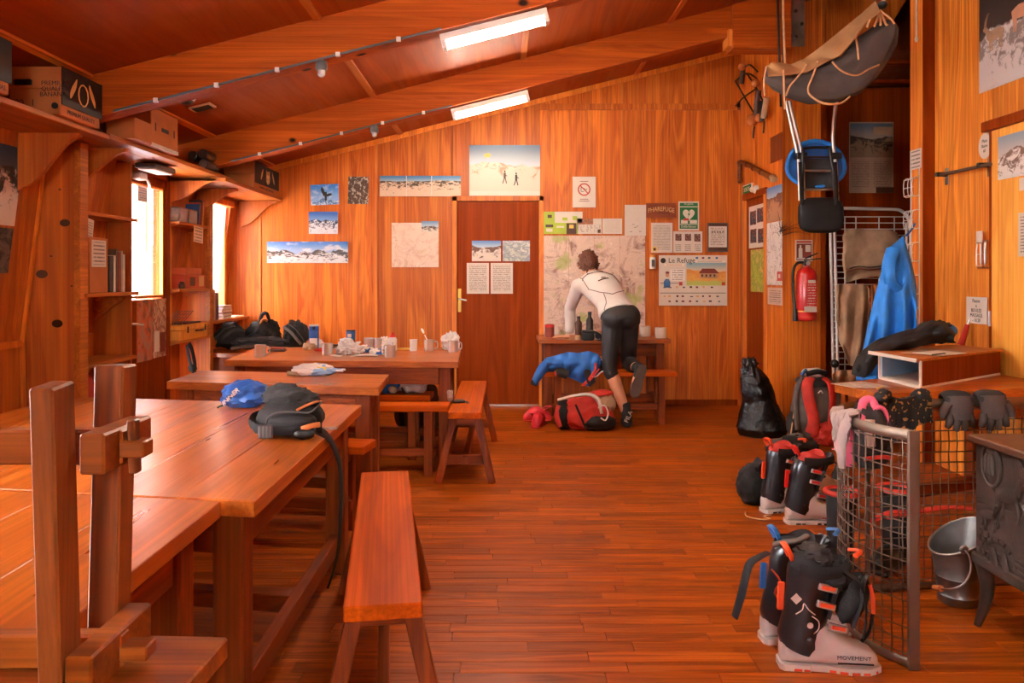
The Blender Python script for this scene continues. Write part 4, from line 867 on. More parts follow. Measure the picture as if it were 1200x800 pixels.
# the refuge poster
o = back_card('refuge_poster', 'wide cream poster headed Le Refuge with a painted hut and animals', (772, 299, 852, 358), m_['print_white'], 'poster')
text('Le Refuge', .07, m_['print_ink'], o, (-.11, -.0042, .195), sx=.95)
G().lathe([(.026, 0), (.026, .001)], 20, (-.293, -.0035, .195), Matrix.Rotation(H, 3, 'X')).obj('round_emblem', m_['print_ink'], o)
pk = patch(o, 'hut_painting', (.405, .40, .985, .85), print_mountain('print_hut', '8fb0c0', 'e8cfa8', 'e0a24a', 'd98a3c', .66, .2, 2.2, 21, .5, fg='b8bf5e'))
hs = G().prism([(-.04, 0, -.06), (.13, 0, -.06), (.13, 0, -.01), (-.04, 0, -.01)], (0, -.001, 0)).obj('hut_wall', m_['tan_fabric'], pk, loc=(-.02, -.003, .02))
hr = G().prism([(-.055, 0, -.012), (.145, 0, -.012), (.10, 0, .035), (-.02, 0, .035)], (0, -.001, 0)).obj('hut_roof', m_['rust_print'], pk, loc=(-.02, -.0035, .02))
for k in range(4): G().box((-.03 + .04 * k, -.0012, -.045), (-.012 + .04 * k, 0, -.022)).obj('hut_window', m_['brown_print'], pk, loc=(-.02, -.0042, .02))
fg = G().tube([(0, 0, -.065), (0, 0, -.01), (0, 0, .02)], [.03, .032, .014], 10, .001, up=(0, 1, 0)).obj('figure_coat', m_['blue_print'], o, loc=(-.255, -.0045, -.005))
G().ball((0, 0, 0), (.018, .001, .024), 12).obj('figure_face', m_['skin'], o, loc=(-.252, -.0052, .055)); G().ball((0, 0, 0), (.02, .001, .012), 12).obj('figure_hat', m_['rust_print'], o, loc=(-.252, -.0058, .077))
patch(o, 'text_block', (.17, .50, .38, .72), print_text('print_para', paper='f3e6da', rows=5, top=1, bot=0, ink='8a7060')); patch(o, 'subtitle', (.08, .79, .37, .83), print_text('print_sub', paper='f3e6da', rows=1, top=1, bot=0, ink='c8863c', dens=.3)); patch(o, 'headline', (.52, .865, .97, .89), print_text('print_head', paper='f3e6da', rows=1, top=1, bot=0, ink='6a564a', dens=.3))
for u, c in ((.54, 'blue_print'), (.63, 'rust_print'), (.72, 'grey_plastic'), (.83, 'blue_print')): patch(o, 'logo_print', (u, .93, u + .035, .965), m_[c])
for v in (.44, .245): patch(o, 'rule_line', (.02, v, (.34 if v > .4 else .98), v + .012), m_['grey_plastic'])
for v in (.07, .17, .35): 
    for k in range(9):
        if RND.random() < .8: u = .05 + .1 * k + RND.uniform(-.02, .02); patch(o, 'animal_print', (u, v, u + RND.uniform(.025, .045), v + RND.uniform(.02, .04)), m_[RND.choice(('rust_print', 'brown_print', 'grey_plastic', 'carton_cream'))])
for u, v in ((.295, .40), (.92, .40)): patch(o, 'red_leaf', (u, v, u + .05, v + .07), m_['red_print'], -.006)
# on the end-wall door
for rc, lab, mt in (((553, 282, 587, 306), 'mountain photograph on the end-wall door, above the papers', print_mountain('print_door_a', '5f86b8', 'b8c4d0', 'd8c4b4', '6e4a3a', .7, .3, 1.4, 31, .5)), ((589, 282, 621, 306), 'pale greenish aerial photograph on the end-wall door', print_blotch('print_door_b', ['b8b04a', 'c8c8bc', '8a9098', 'd8d4c8', 'a8a040'], 3))):
    back_card('photo', lab, rc, mt, 'photo', y=YB - .0025)
for rc, lab in (((547, 308, 573, 344), 'white printed sheet on the end-wall door, nearer the handle'), ((575, 308, 601, 344), 'white printed sheet on the end-wall door, beside its twin, farther from the handle')):
    back_card('paper', lab, rc, print_text('print_door_sheet' + str(rc[0]), rows=20, dens=.44), 'paper', y=YB - .0025)
# ================================================================ partition with the side door
def east(name, label, rect, mat, cat='poster', X=X_E - .002): return side_card(name, label, rect, mat, X, cat)
o = thing('exit_sign', 'small green exit sign above the side door by the cane', 'sign', P(877.5, 222, 7.30)); o.location.x = X_E - .001
o.rotation_euler.z = -H; W[o.name] = Matrix.Translation(o.location) @ Matrix.Rotation(-H, 4, 'Z')
G().box((-.13, -.02, -.05), (.13, 0, .05), .004).obj('box', m_['white_plastic'], o); G().box((-.12, -.022, -.04), (.12, -.0195, .04)).obj('green_face', m_['green_print'], o); text('SORTIE', .055, m_['print_white'], o, (0, -.0225, 0))
o = thing('emergency_lamp', 'small round white lamp beside the exit sign', 'light', Vector((X_E - .001, 7.06, CH + (HY - 222) * 7.06 / F))); o.rotation_euler.z = -H; W[o.name] = Matrix.Translation(o.location) @ Matrix.Rotation(-H, 4, 'Z')
G().lathe([(.04, 0), (.04, .02), (.03, .035)], 16, (0, 0, 0), Matrix.Rotation(H, 3, 'X')).obj('base', m_['white_plastic'], o, smooth=40); G().ball((0, -.045, 0), .028, 14).obj('globe', m_['print_white'], o, smooth=60)
DX = X_E + .004
o = east('poster', 'white equipment poster with product pictures on the side door', (878, 240, 898, 290), m_['print_white'], X=DX)
for k, (u, v) in enumerate(((.08, .55), (.5, .58), (.1, .12), (.55, .1))): patch(o, 'picture_print', (u, v, u + .36, v + .33), print_blotch('equip_%d' % k, ['f0e4d8', '3a4a60', '2a2420', 'b0442a', 'e8dccc'], 3))
o = east('poster', 'yellow-green poster of a hiker lower on the side door', (880, 292, 897, 342), print_blotch('print_hiker', ['6e5a2a', 'b8b030', '8a9030', 'd8b060', '7a3a1e'], 3), X=DX)
east('poster', 'tall photograph of a rock face under blue sky on the partition', (899, 218, 917, 259), print_mountain('print_rockface', '4f86c0', 'a8c0d4', 'b8805c', '6a3c26', .75, .35, 1.2, 41, .5))
o = east('wall_plan', 'tall white printed map sheet on the partition under the rock photograph', (899, 260, 917, 334), print_map('print_plan', 'ece2da', 'd8dccc', 'cfc4bc', 'b8a898', 6, .7))
o = east('paper', 'pinkish printed sheet at the bottom of the partition papers', (900, 337, 917, 357), print_text('print_pink', paper='d8b09a', rows=8), 'paper')
o = east('switch_box', 'small red emergency switch box on the partition edge', (911, 318, 916.5, 329), m_['red_paint'], 'switch', X_E - .006); patch(o, 'white_button', (.3, .3, .7, .7), m_['print_white'])
east('picture', 'small dark wooden picture high on the partition beneath the old tools', (903, 158, 917, 189), m_['dark_wood'], 'picture')
# cane
def e2(px, py, dx=.03):
    y = min(F * X_E / (px - CX), 7.50); return Vector((X_E - dx, y, CH + (HY - py) * y / F))
o = thing('walking_cane', 'knobbly brown wooden cane hung above the side door', 'cane', e2(890, 200))
g = G(); pts = [e2(866, 203), e2(866.3, 210), e2(869, 212), e2(872.5, 209), e2(872.3, 204)]
pts = [e2(871.5, 211), e2(869, 212.5), e2(866.5, 209), e2(866.3, 200), e2(867.5, 193), e2(870, 190), e2(878, 192), e2(890, 198), e2(902, 205), e2(910, 209.5)]
g.tube(pts, [.022, .022, .022, .021, .021, .022, .023, .024, .026, .03], 10); g.obj('shaft', wood('cane_wood', '5a2a14', '9a5a34', 'Y', .5, 3), o, True, 60)
for px, py in ((880, 193), (888, 197), (897, 202)): G().ball(e2(px, py, .04), .026, 10).obj('knot', m_['dark_wood'], o, True, 60)
G().tube([e2(909.3, 207.2), e2(911, 210.5)], .031, 10).obj('tip', m_['tan_fabric'], o, True, 60)
# dried twigs at the column edge
o = thing('dried_twigs', 'thin dried twigs sticking out beside the column corner', 'twigs', P(917, 272, 6.40)); g = G()
for k in range(16):
    a = P(RND.uniform(913, 918), RND.uniform(266, 276), 6.405); b = a + Vector((RND.uniform(-.1, .22), RND.uniform(-.14, -.02), RND.uniform(-.05, .13))); g.tube([a, (a + b) / 2 + Vector((0, -.02, RND.uniform(-.02, .03))), b], [.003, .002, .001], 4)
g.obj('twig', m_['brown_print'], o, True, kind='stuff')
# ================================================================ column: extinguisher and its sign
YC = 6.428
o = back_card('extinguisher_sign', 'red fire extinguisher sign on the column above the extinguisher', (932, 281, 952, 306), m_['print_white'], 'sign', YC)
patch(o, 'red_field', (.06, .06, .94, .82), m_['rust_print']); patch(o, 'red_header', (.06, .86, .94, .95), m_['red_print']); patch(o, 'white_box', (.58, .44, .88, .76), m_['print_white'], -.0055)
G().tube([(-.02, 0, -.06), (-.02, 0, .02)], .016, 8, .0008, up=(0, 1, 0)).tube([(-.02, 0, .02), (-.02, 0, .045)], .007, 6, .0008, up=(0, 1, 0)).obj('extinguisher_print', m_['print_white'], o, loc=(-.01, -.006, .0))
patch(o, 'white_strip', (.1, .1, .9, .16), m_['print_white'], -.0055)
o = thing('fire_extinguisher', 'red fire extinguisher with black hose hanging on the wooden column', 'extinguisher', P(945, 376, 6.33))
G().lathe([(.0, 0), (.06, 0), (.075, .012), (.08, .03), (.08, .375), (.07, .41), (.045, .435), (.024, .445), (.024, .46)], 28).obj('cylinder', m_['red_paint'], o, smooth=35)
G().lathe([(.0805, .03), (.0805, .045)], 28).obj('base_band', m_['red_print'], o, smooth=35)
lb = card('label', .085, .26, print_text('print_ext', paper='c02a1c', ink='f3e6da', rows=12, dens=.5), (.01, -.082, .20), 0, o)
card('label_panel', .10, .045, m_['print_white'], (.0, -.0825, .10), 0, o); card('label_panel', .06, .025, m_['print_white'], (.01, -.086, .325), 0, o)
G().lathe([(.0815, .075), (.0825, .077), (.0825, .085), (.0815, .087)], 28).obj('strap', m_['yellow_print'], o, smooth=35)
vt = G().box((-.025, -.025, .455), (.025, .025, .495), .005).obj('valve', m_['dark_steel'], o)
G().bar((-.02, 0, .50), (.115, -.02, .515), .024, .010, .002).obj('lever', m_['black_plastic'], vt); G().bar((-.01, 0, .515), (.09, -.01, .56), .024, .010, .002).obj('trigger', m_['black_plastic'], vt); G().lathe([(.018, 0), (.018, .012)], 14, (.0, -.03, .475), Matrix.Rotation(H, 3, 'X')).obj('gauge', m_['steel'], vt)
G().tube([(-.02, 0, .48), (-.07, -.01, .48), (-.105, -.01, .44), (-.115, -.01, .36), (-.11, -.01, .22), (-.10, -.01, .10), (-.098, -.01, .06)], .012, 8).obj('hose', m_['black_plastic'], o, smooth=60); G().tube([(-.098, -.01, .10), (-.097, -.01, -.0)], [.016, .02], 10).obj('nozzle', m_['black_plastic'], o, smooth=60)
G().box((-.03, .07, .2), (.03, .102, .42), .003).obj('wall_bracket', m_['dark_steel'], o)
# alcove poster
o = back_card('poster', 'tall mountain and text poster on the dark alcove wall', (995, 143, 1047, 226), print_text('print_alcove', paper='a8856a', ink='6a4c3a', rows=40, top=.46, cols=2, dens=.46), 'poster', 6.845)
patch(o, 'landscape_print', (.02, .50, .98, .98), print_mountain('print_alcove_photo', '5a6a78', 'a89080', '8a6a4e', '3a281c', .62, .25, 1.4, 51, .5)); patch(o, 'title_print', (.55, .82, .97, .93), m_['tan_fabric'], -.0055); patch(o, 'dark_corner', (.6, .0, 1, .08), m_['brown_print'], -.0055)
# ================================================================ right wall
def rw(px, py, dx=0):
    y = F * (X_R - dx) / (px - CX); return Vector((X_R - dx, y, CH + (HY - py) * y / F))
def right(name, label, rect, mat, cat='poster', X=X_R - .001): return side_card(name, label, rect, mat, X, cat)
o = right('ibex_poster', 'poster of two ibex on pale rocks at the top of the side wall', (1148, -28, 1214, 98), print_mountain('print_ibex', '2e2622', '4a3e36', 'd8cdc6', '8a7a70', .56, .2, 2, 61, .52))
for k, (u, v, s, fl) in enumerate(((-.03, .0, 1.0, -1), (.20, .06, 1.15, 1))):
    a = G().tube([(-.07, 0, 0), (-.02, 0, .008), (.04, 0, .004), (.075, 0, .03)], [.022, .034, .034, .02], 10, .001, up=(0, 1, 0)).tube([(.065, 0, .02), (.09, 0, .055), (.115, 0, .06)], [.018, .016, .008], 8, .001, up=(0, 1, 0))
    for x in (-.06, -.045, .03, .048): a.tube([(x, 0, -.01), (x + .006, 0, -.05), (x, 0, -.085)], [.010, .006, .005], 6, .0008, up=(0, 1, 0))
    for d in (0, .012): a.tube([(.092 + d, 0, .065), (.085 + d, 0, .11), (.06 + d, 0, .15)], [.006, .004, .002], 6, .0008, up=(0, 1, 0))
    a.move(Matrix.Scale(s, 4) @ Matrix.Scale(fl, 4, (1, 0, 0))); a.obj('ibex_print', m_['skin' if k else 'tan_fabric'], o, loc=(u - .06, -.0045 - .001 * k, v))
o = thing('coat_rail', 'dark metal coat rail on two brackets across the side wall', 'rail', rw(1132, 199)); 
G().tube([rw(1102, 205, .06), rw(1161, 192.3, .06)], .011, 10).obj('bar', m_['rusty_steel'], o, True, 50)
for px, py in ((1110, 204), (1160, 193)):
    q = rw(px, py); G().box((X_R - .006, q.y - .018, q.z - .07), (X_R, q.y + .018, q.z + .04), .002).obj('plate', m_['galvanised'], o, True); G().box((X_R - .075, q.y - .012, q.z - .016), (X_R - .003, q.y + .012, q.z + .012), .003).obj('arm', m_['dark_steel'], o, True)
o = thing('oval_tag', 'white oval tag with handwriting above the coat rail', 'tag', rw(1155, 171)); o.rotation_euler.z = -H; W[o.name] = Matrix.Translation(o.location) @ Matrix.Rotation(-H, 4, 'Z')
G().lathe([(.06, 0), (.06, .006)], 28, (0, 0, 0), Matrix.Rotation(H, 3, 'X') @ Matrix.Diagonal((1, 1.3, 1))).obj('plaque', m_['paper_white'], o)
text('Plats', .028, m_['print_ink'], o, (0, -.0065, .03)); text('Bains', .028, m_['print_ink'], o, (0, -.0065, 0)); text('6F', .028, m_['print_ink'], o, (0, -.0065, -.03))
o = thing('wire_holder', 'small steel wire holder with a paper tag on the side wall', 'holder', rw(1156, 290)); q = o.location
g = G()
for d in (-.04, 0, .04): g.tube([q + Vector((0, d, .04)), q + Vector((-.03, d, .03)), q + Vector((-.035, d, -.11)), q + Vector((-.005, d, -.12))], .004, 6)
for z in (.03, -.04, -.11): g.tube([q + Vector((-.035, -.045, z)), q + Vector((-.035, .045, z))], .003, 6)
g.obj('wire_frame', m_['alu'], o, True, 60); G().box(q + Vector((-.044, -.03, .03)), q + Vector((-.040, .03, .10)), .001).obj('paper_tag', m_['paper_white'], o, True)
for d in (-.02, .02): G().tube([q + Vector((-.02, d, .03)), q + Vector((-.02, d, -.1))], .008, 8).obj('pen', m_['alu'], o, True, 60)
o = right('note', 'handwritten white note on the side wall above the letter box', (1133, 348, 1157, 379), m_['paper_white'], 'note', X_R - .012)
for k, s in enumerate(('Pauses', 'a', 'BOULES', 'MASSAGE', '- 10.20')): text(s, .032, m_['print_ink'], o, (0, -.0042, .058 - .03 * k), sx=.9)
o = thing('red_brush', 'red-handled brush leaning on the wall by the letter box', 'brush', rw(1133, 400, .06)); G().tube([rw(1126, 404, .06), rw(1134, 380, .03)], [.02, .014], 8).obj('handle', m_['red_fabric'], o, True, 60); G().tube([rw(1134, 380, .03), rw(1136, 374, .02)], [.009, .007], 8).obj('ferrule', m_['steel'], o, True, 60)
o = right('photo', 'mountain lake photograph taped on the light wooden door', (1170, 155, 1215, 207), print_mountain('print_lake', '8fa0ac', 'c8c0b8', 'e8e0d8', '7a5a48', .6, .3, 1.5, 71, .5), 'photo', X_R - .021)
right('paper', 'white printed list on the light wooden door, cut by the photo edge', (1194, 248, 1218, 300), print_text('print_list', rows=14), 'paper', X_R - .021)
right('paper', 'small white card under the lake photograph on the light door', (1195, 207, 1215, 222), m_['paper_white'], 'paper', X_R - .0215)
# wire magazine rack on the post
o = thing('wire_rack', 'tall white wire magazine rack fixed to the side of the post', 'rack', Vector((2.836, 5.28, .66)))
def pw(dx, y, z): return Vector((2.834 - dx, y, z))
zt_, zb_ = CH + (HY - 197) * 5.28 / F, CH + (HY - 425) * 5.28 / F
for y in (5.225, 5.335): G().tube([pw(.004, y, zb_), pw(.004, y, zt_)], .004, 6).obj('upright', m_['white_wire'], o, True, 60)
n_ = 6
for k in range(n_):
    z = zt_ - (zt_ - zb_) * (k + .85) / n_; dz_ = (zt_ - zb_) / n_ * .55
    g = G()
    for y in (5.225, 5.28, 5.335): g.tube([pw(.004, y, z + dz_), pw(.05, y, z + dz_ * .9), pw(.05, y, z), pw(.004, y, z)], .003, 5)
    for q in (.0, .45, .9): g.tube([pw(.05, 5.22, z + dz_ * q), pw(.05, 5.34, z + dz_ * q)], .003, 5)
    g.obj('pocket', m_['white_wire'], o, True, 60)
side_card('note', 'handwritten white note pinned on the post above the wire rack', (1067, 175, 1080, 198), print_text('print_post', rows=5, dens=.35), 2.832, 'note')
o = thing('cord_pull', 'white cord with a small pull hanging high on the post', 'cord', P(1075, 48, 5.18)); G().tube([P(1073.5, -60, 5.19), P(1074, 45, 5.19)], .006, 6).obj('cord', m_['white_plastic'], o, True, 60); G().ball(P(1074, 46, 5.19), (.012, .012, .02), 10).obj('pull', m_['white_plastic'], o, True, 60)
# left wall pictures
def leftq(name, label, rect, mat, cat='poster', dx=.004):
    z = CH + (HY - (rect[1] + rect[3]) / 2) * 4.1 / F; X = wall_x(z) + dx
    o = side_card(name, label, rect, mat, X, cat); o.rotation_euler = Euler((0, 0, H)); o.rotation_euler = (Matrix.Rotation(math.atan(.1276), 3, 'Y') @ Matrix.Rotation(H, 3, 'Z')).to_euler(); return o
leftq('poster', 'big dark mountain poster on the sloping wall at the photo edge', (-45, 166, 22, 262), print_mountain('print_dark_peak', '2a3648', '4a5260', 'd9c4b4', '1c1814', .7, .3, 1.4, 81, .5))
leftq('poster', 'dark lower picture under the big mountain poster on the sloping wall', (-40, 265, 12, 320), print_blotch('print_dark_low', ['120e0c', '2e241e', '6a5648', '1a1412'], 4))
# posters on the glazed door
def doorq(name, label, rect, mat, cat): return side_card(name, label, rect, mat, XD + .002, cat)
doorq('poster', 'brown poster with orange figures on the glazed door, nearer its handle', (160, 351, 178, 423), print_blotch('print_figs', ['8a7264', '9c8270', 'c8561e', '6a4a3a', '8a6a58'], 3), 'poster')
o = doorq('poster', 'curling pale poster with framed pictures on the glazed door', (178.5, 350, 195, 418), print_blotch('print_frames', ['b89478', 'd8b89a', '8a3a1e', 'c8a284', '5a3424'], 4), 'poster')
patch(o, 'picture_print', (.1, .1, .45, .45), m_['print_white']); patch(o, 'picture_print', (.5, .08, .88, .42), m_['rust_print'])
o = side_card('notice', 'white notice with blue print taped on the glass of the side door', (161, 219, 172, 236), print_text('print_glass', ink='3a78b8', rows=6, dens=.4), XD - .012, 'notice')
o = side_card('notice', 'large white sheet taped low on the glass of the side door', (154, 294, 175, 345), print_text('print_glass2', ink='c8b8a8', rows=12, dens=.5), XD - .012, 'notice'); o.data.materials[0] = m_['net_curtain']
# ================================================================ things on the tables
def on(px, py, top=.70):
    y = (CH - top) * F / (py - HY); return Vector(((px - CX) * y / F, y, top + .0008))
def mug(label, px, py, rz, hh=.085, r=.039, spoon=False):
    o = thing('steel_mug', label, 'mug', on(px, py), rz, 'steel mugs on the far table')
    G().lathe([(0, .0), (r * .93, 0), (r, .006), (r, hh - .004), (r + .002, hh), (r - .002, hh), (r - .003, .008), (0, .007)], 24).obj('cup', m_['steel'], o, smooth=40)
    G().tube([(r - .002, 0, hh * .85), (r + .02, 0, hh * .82), (r + .026, 0, hh * .5), (r + .018, 0, hh * .25), (r - .002, 0, hh * .22)], .0045, 6, .0025, up=(0, 1, 0)).obj('handle', m_['steel'], o, smooth=60)
    return o
mug('steel mug alone near the table corner, in front of the black bags', 305, 418, 0)
mug('steel mug between the torn packet and the bag of oranges', 384, 416, 2.4)
mug('steel mug standing behind the blue wrappers', 432, 408.5, 2.2)
mug('steel mug partly hidden beside the other one behind the wrappers', 444, 409, .3)
mug('steel mug in front of the white squeeze bottle', 457, 418.5, 2.8)
o = mug('steel mug with a pale spoon standing in it', 503, 411, 0)
sp = thing('spoon', 'pale spoon leaning in the steel mug', 'spoon', o.location + Vector((0, 0, .006))); G().tube([(.02, 0, .006), (-.035, 0, .115)], .0035, 6).obj('stem', m_['white_plastic'], sp, smooth=60); G().ball((-.05, 0, .145), (.010, .005, .022), 12, Matrix.Rotation(-.45, 3, 'Y')).obj('bowl', m_['white_plastic'], sp, smooth=60)
mug('steel mug at the far end before the crumpled plastic bag', 531, 412.5, 0)
o = thing('milk_carton', 'blue and white drink carton standing before the black bags', 'carton', on(368, 409.5), .2)
G().box((-.036, -.036, 0), (.036, .036, .15), .002).obj('body', m_['royal_nylon'], o); G().prism([(-.036, -.036, .15), (.036, -.036, .15), (.036, 0, .178), (-.036, 0, .178)][::-1] if 0 else [(-.036, -.036, .15), (-.036, .036, .15), (-.036, .004, .18), (-.036, -.004, .18)], (.072, 0, 0)).obj('gable', m_['royal_nylon'], o); G().box((-.036, -.003, .178), (.036, .003, .195)).obj('seam', m_['white_plastic'], o); G().box((-.032, -.0372, .004), (.026, -.036, .09)).obj('white_print', m_['print_white'], o); G().lathe([(.012, 0), (.012, .012)], 12, (0, -.025, .165), Matrix.Rotation(.9, 3, 'X')).obj('cap', m_['dark_steel'], o)
o = thing('crisp_can', 'tall round snack can, dark blue above and brown below', 'can', on(411, 408)); G().lathe([(.0, 0), (.034, 0), (.036, .004), (.036, .065)], 24).obj('lower_body', m_['rust_print'], o, smooth=40); G().lathe([(.036, .065), (.036, .135), (.034, .14), (0, .138)], 24).obj('upper_body', m_['blue_print'], o, smooth=40); G().lathe([(.037, .135), (.037, .145), (.0, .146)], 24).obj('lid', m_['shell_black'], o, smooth=40); G().box((-.018, -.0375, .09), (.012, -.034, .115), .001).obj('white_print', m_['print_white'], o)
o = thing('squeeze_bottle', 'white squeeze bottle with a red cap on the far table', 'bottle', on(460, 410.5)); G().lathe([(0, 0), (.034, 0), (.036, .01), (.034, .05), (.035, .085), (.024, .102)], 24).obj('body', m_['shell_white'], o, smooth=40); G().lathe([(.024, .1), (.025, .112), (.012, .12), (.008, .14), (.0, .141)], 20).obj('cap', m_['red_paint'], o, smooth=40); text('S', .035, m_['print_ink'], o, (.008, -.036, .05))
o = thing('plastic_cup', 'plain white plastic cup on the far table', 'cup', on(484.5, 411)); G().lathe([(0, 0), (.026, 0), (.03, .085), (.028, .085), (.024, .004), (0, .004)], 24).obj('wall', m_['white_plastic'], o, smooth=40); G().tube([(.03 * math.cos(t * .3927), .03 * math.sin(t * .3927), .085) for t in range(16)], .002, 6, closed=True).obj('rim', m_['white_plastic'], o, smooth=60)
o = thing('fruit_bag', 'crumpled clear bag holding oranges on the far table', 'bag', on(409, 415.5)); G().lump((0, 0, .045), (.085, .06, .06), 3, .35, 3, 4, .001, ridge=.25).lump((-.02, .0, .09), (.05, .03, .03), 4, .5, 3, 3).obj('film', m_['plastic_bag'], o, smooth=40)
for k, (x, y) in enumerate(((.04, -.015), (-.03, .0))):
    q = thing('orange', ('orange showing through the clear bag, nearer the wrappers', 'orange inside the clear bag, nearer the torn packet')[k], 'fruit', o.location + Vector((x, y, .001))); G().ball((0, 0, .032), .031, 16).obj('peel', m_['orange_plastic'], q, smooth=60); G().lathe([(.004, .0), (.003, .003)], 8, (0, 0, .062)).obj('stem_scar', m_['brown_print'], q)
o = tag(G().sheet(20, 8, lambda u, v: on(445 - 55 * u, 416) * 1 + Vector((.0, -.02 - .09 * v, .004 + .006 * math.sin(u * 7))), .0012).obj('paper_sheet', m_['paper_white'], smooth=60), 'loose white paper sheet lying near the front edge of the far table', 'paper')
for k, (px, py, mt, sd, rr, lab) in enumerate(((428, 413, 'snack_wrapper', 5, (.05, .035, .028), 'crumpled blue and white snack wrapper nearest the bag of oranges'), (441, 416, 'snack_wrapper', 6, (.045, .03, .025), 'crumpled blue and white snack wrapper nearest the squeeze bottle'), (363, 410, 'tan_fabric', 7, (.05, .03, .03), 'torn pale brown packet before the drink carton'), (372, 409, 'pale_fabric', 8, (.045, .03, .04), 'crumpled white paper packet beside the drink carton'), (377, 411.5, 'red_fabric', 9, (.05, .03, .013), 'small flat red wrapper beside the torn packet'), (450, 409, 'pale_fabric', 10, (.04, .03, .05), 'crumpled white bag behind the squeeze bottle'), (474, 410, 'yellow_print', 12, (.06, .03, .008), 'flat yellow packet beside the squeeze bottle'))):
    o = thing('food_packet', lab, 'packet', on(px, py)); G().lump((0, 0, rr[2] * .8), rr, sd, .4, 3, 4, .001, ridge=.3).obj('wrapper', m_[mt], o, smooth=30); G().lump((rr[0] * .9, 0, rr[2] * .5), (rr[0] * .3, rr[1] * .7, rr[2] * .3), sd + 20, .4, 4, 3, .001).obj('torn_end', m_[mt], o, smooth=30)
o = thing('crumpled_bag', 'crumpled clear food bag with blue and red print at the far end of the table', 'bag', on(528, 409.5)); G().lump((0, 0, .055), (.065, .05, .075), 13, .35, 3, 4, .001, ridge=.3).obj('film', m_['plastic_bag'], o, smooth=35); G().lump((-.01, .01, .09), (.04, .03, .025), 14, .3, 3, 3).obj('blue_print', m_['blue_print'], o, smooth=35); G().lump((-.03, -.01, .03), (.03, .03, .02), 15, .3, 3, 3, .001).obj('red_contents', m_['red_print'], o, smooth=35)
o = thing('wallet', 'flat brown wallet and phone pile near the first steel mug', 'wallet', on(325, 411.5), .1); G().box((-.065, -.04, 0), (.065, .04, .016), .004).obj('leather', m_['brown_print'], o); G().box((-.05, -.035, .017), (.06, .03, .028), .004, (0, 0, .2), (0, 0, 0)).obj('flap', m_['rust_print'], o)
o = thing('sunglasses_case', 'dark oblong case lying between the torn packet and the oranges', 'case', on(393, 408)); G().lump((0, 0, .014), (.06, .025, .018), 16, .05, 2, 3, .0005).obj('shell', m_['black_fabric'], o, smooth=60); G().tube([(-.055, -.018, .015), (0, -.0255, .016), (.055, -.018, .015)], .002, 5).obj('zip', m_['brass'], o, smooth=60)
o = thing('biscuit_packet', 'white crinkled biscuit packet lying on the narrow table', 'packet', on(368, 440), -.04)
G().lump((0, 0, .032), (.125, .055, .036), 17, .15, 3, 4, .001, ridge=.15).obj('film', m_['biscuit_wrapper'], o, smooth=35)
G().sheet(8, 8, lambda u, v: Vector((.11 + .06 * u, -.04 + .09 * v, .03 + .008 * math.sin(v * 30) * (1 - u * .3))), .002).obj('crimped_end', m_['biscuit_wrapper'], o, smooth=40); G().box((.03, -.045, .03), (.08, -.04, .055), .003).obj('yellow_print', m_['yellow_print'], o)
o = thing('roll_of_paper', 'small brown stub lying beside the biscuit packet', 'roll', on(345, 440.5)); G().tube([(-.04, -.0, .014), (.035, .01, .014)], .013, 10).obj('roll', m_['tan_fabric'], o, smooth=50); G().tube([(.03, .009, .014), (.045, .011, .014)], .009, 8).obj('core', m_['brown_print'], o, smooth=50)
# blue stuff sack and black hip pack on the big table
o = thing('stuff_sack', 'shiny blue nylon sack with white letters lying on the big table', 'sack', on(288, 476), .1)
G().lump((0, 0, .05), (.10, .08, .062), 21, .18, 2.4, 4, .001, ridge=.12).obj('body', m_['royal_nylon'], o, smooth=50)
G().tube([(-.085, -.02, .01), (-.1, -.03, .006), (-.105, -.05, .004)], .004, 6).obj('cord', m_['black_fabric'], o, smooth=60)
text('INNER', .034, m_['print_white'], o, (-.045, -.078, .055), Euler((H - .55, -.75, -.25)), bend=.9, ext=.003)
HP = thing('hip_pack', 'black hip pack with an orange zip edge and loose strap on the big table', 'bag', (-.755, 2.74, .7008), .12)
G().lump((0, 0, .06), (.118, .085, .068), 22, .08, 2, 4, .001).obj('body', m_['black_fabric'], HP, smooth=60)
G().lump((.0, .02, .115), (.09, .06, .04), 23, .3, 2.5, 4, ridge=.2).lump((-.03, .07, .12), (.075, .05, .045), 24, .35, 2.5, 4, ridge=.3).obj('flap', m_['charcoal_fabric'], HP, smooth=60)
G().lump((.01, -.062, .052), (.085, .035, .042), 25, .05, 2, 4, .004).obj('front_pocket', m_['black_fabric'], HP, smooth=60)
G().tube([(-.075, -.075, .03), (-.07, -.082, .07), (-.04, -.088, .093), (.02, -.092, .096), (.07, -.082, .09), (.09, -.06, .10), (.105, -.01, .115)], .0035, 6).obj('pocket_zip', m_['grey_plastic'], HP, smooth=60)
G().tube([(.03, -.085, .10), (.06, -.06, .112), (.085, -.03, .118), (.10, .0, .115)], .008, 8, .004).obj('orange_edge', m_['cardboard'], HP, smooth=60)
G().tube([(-.12, -.03, .045), (-.11, -.085, .04), (-.04, -.108, .036), (.05, -.106, .034), (.115, -.09, .036)], .005, 8, .017, up=(0, 0, 1)).obj('waist_strap', m_['black_fabric'], HP, smooth=60)
G().tube([(-.06, .06, .05), (-.13, .05, .06), (-.145, .0, .045), (-.12, -.05, .04)], .005, 8, .018).obj('side_strap', m_['black_fabric'], HP, smooth=60)
bk = G().box((-.095, -.124, .012), (-.045, -.112, .058), .004).obj('buckle', m_['grey_plastic'], HP)
for k in range(4): G().box((-.091 + .012 * k, -.127, .016), (-.086 + .012 * k, -.122, .054), .001).obj('bar', m_['galvanised'], bk)
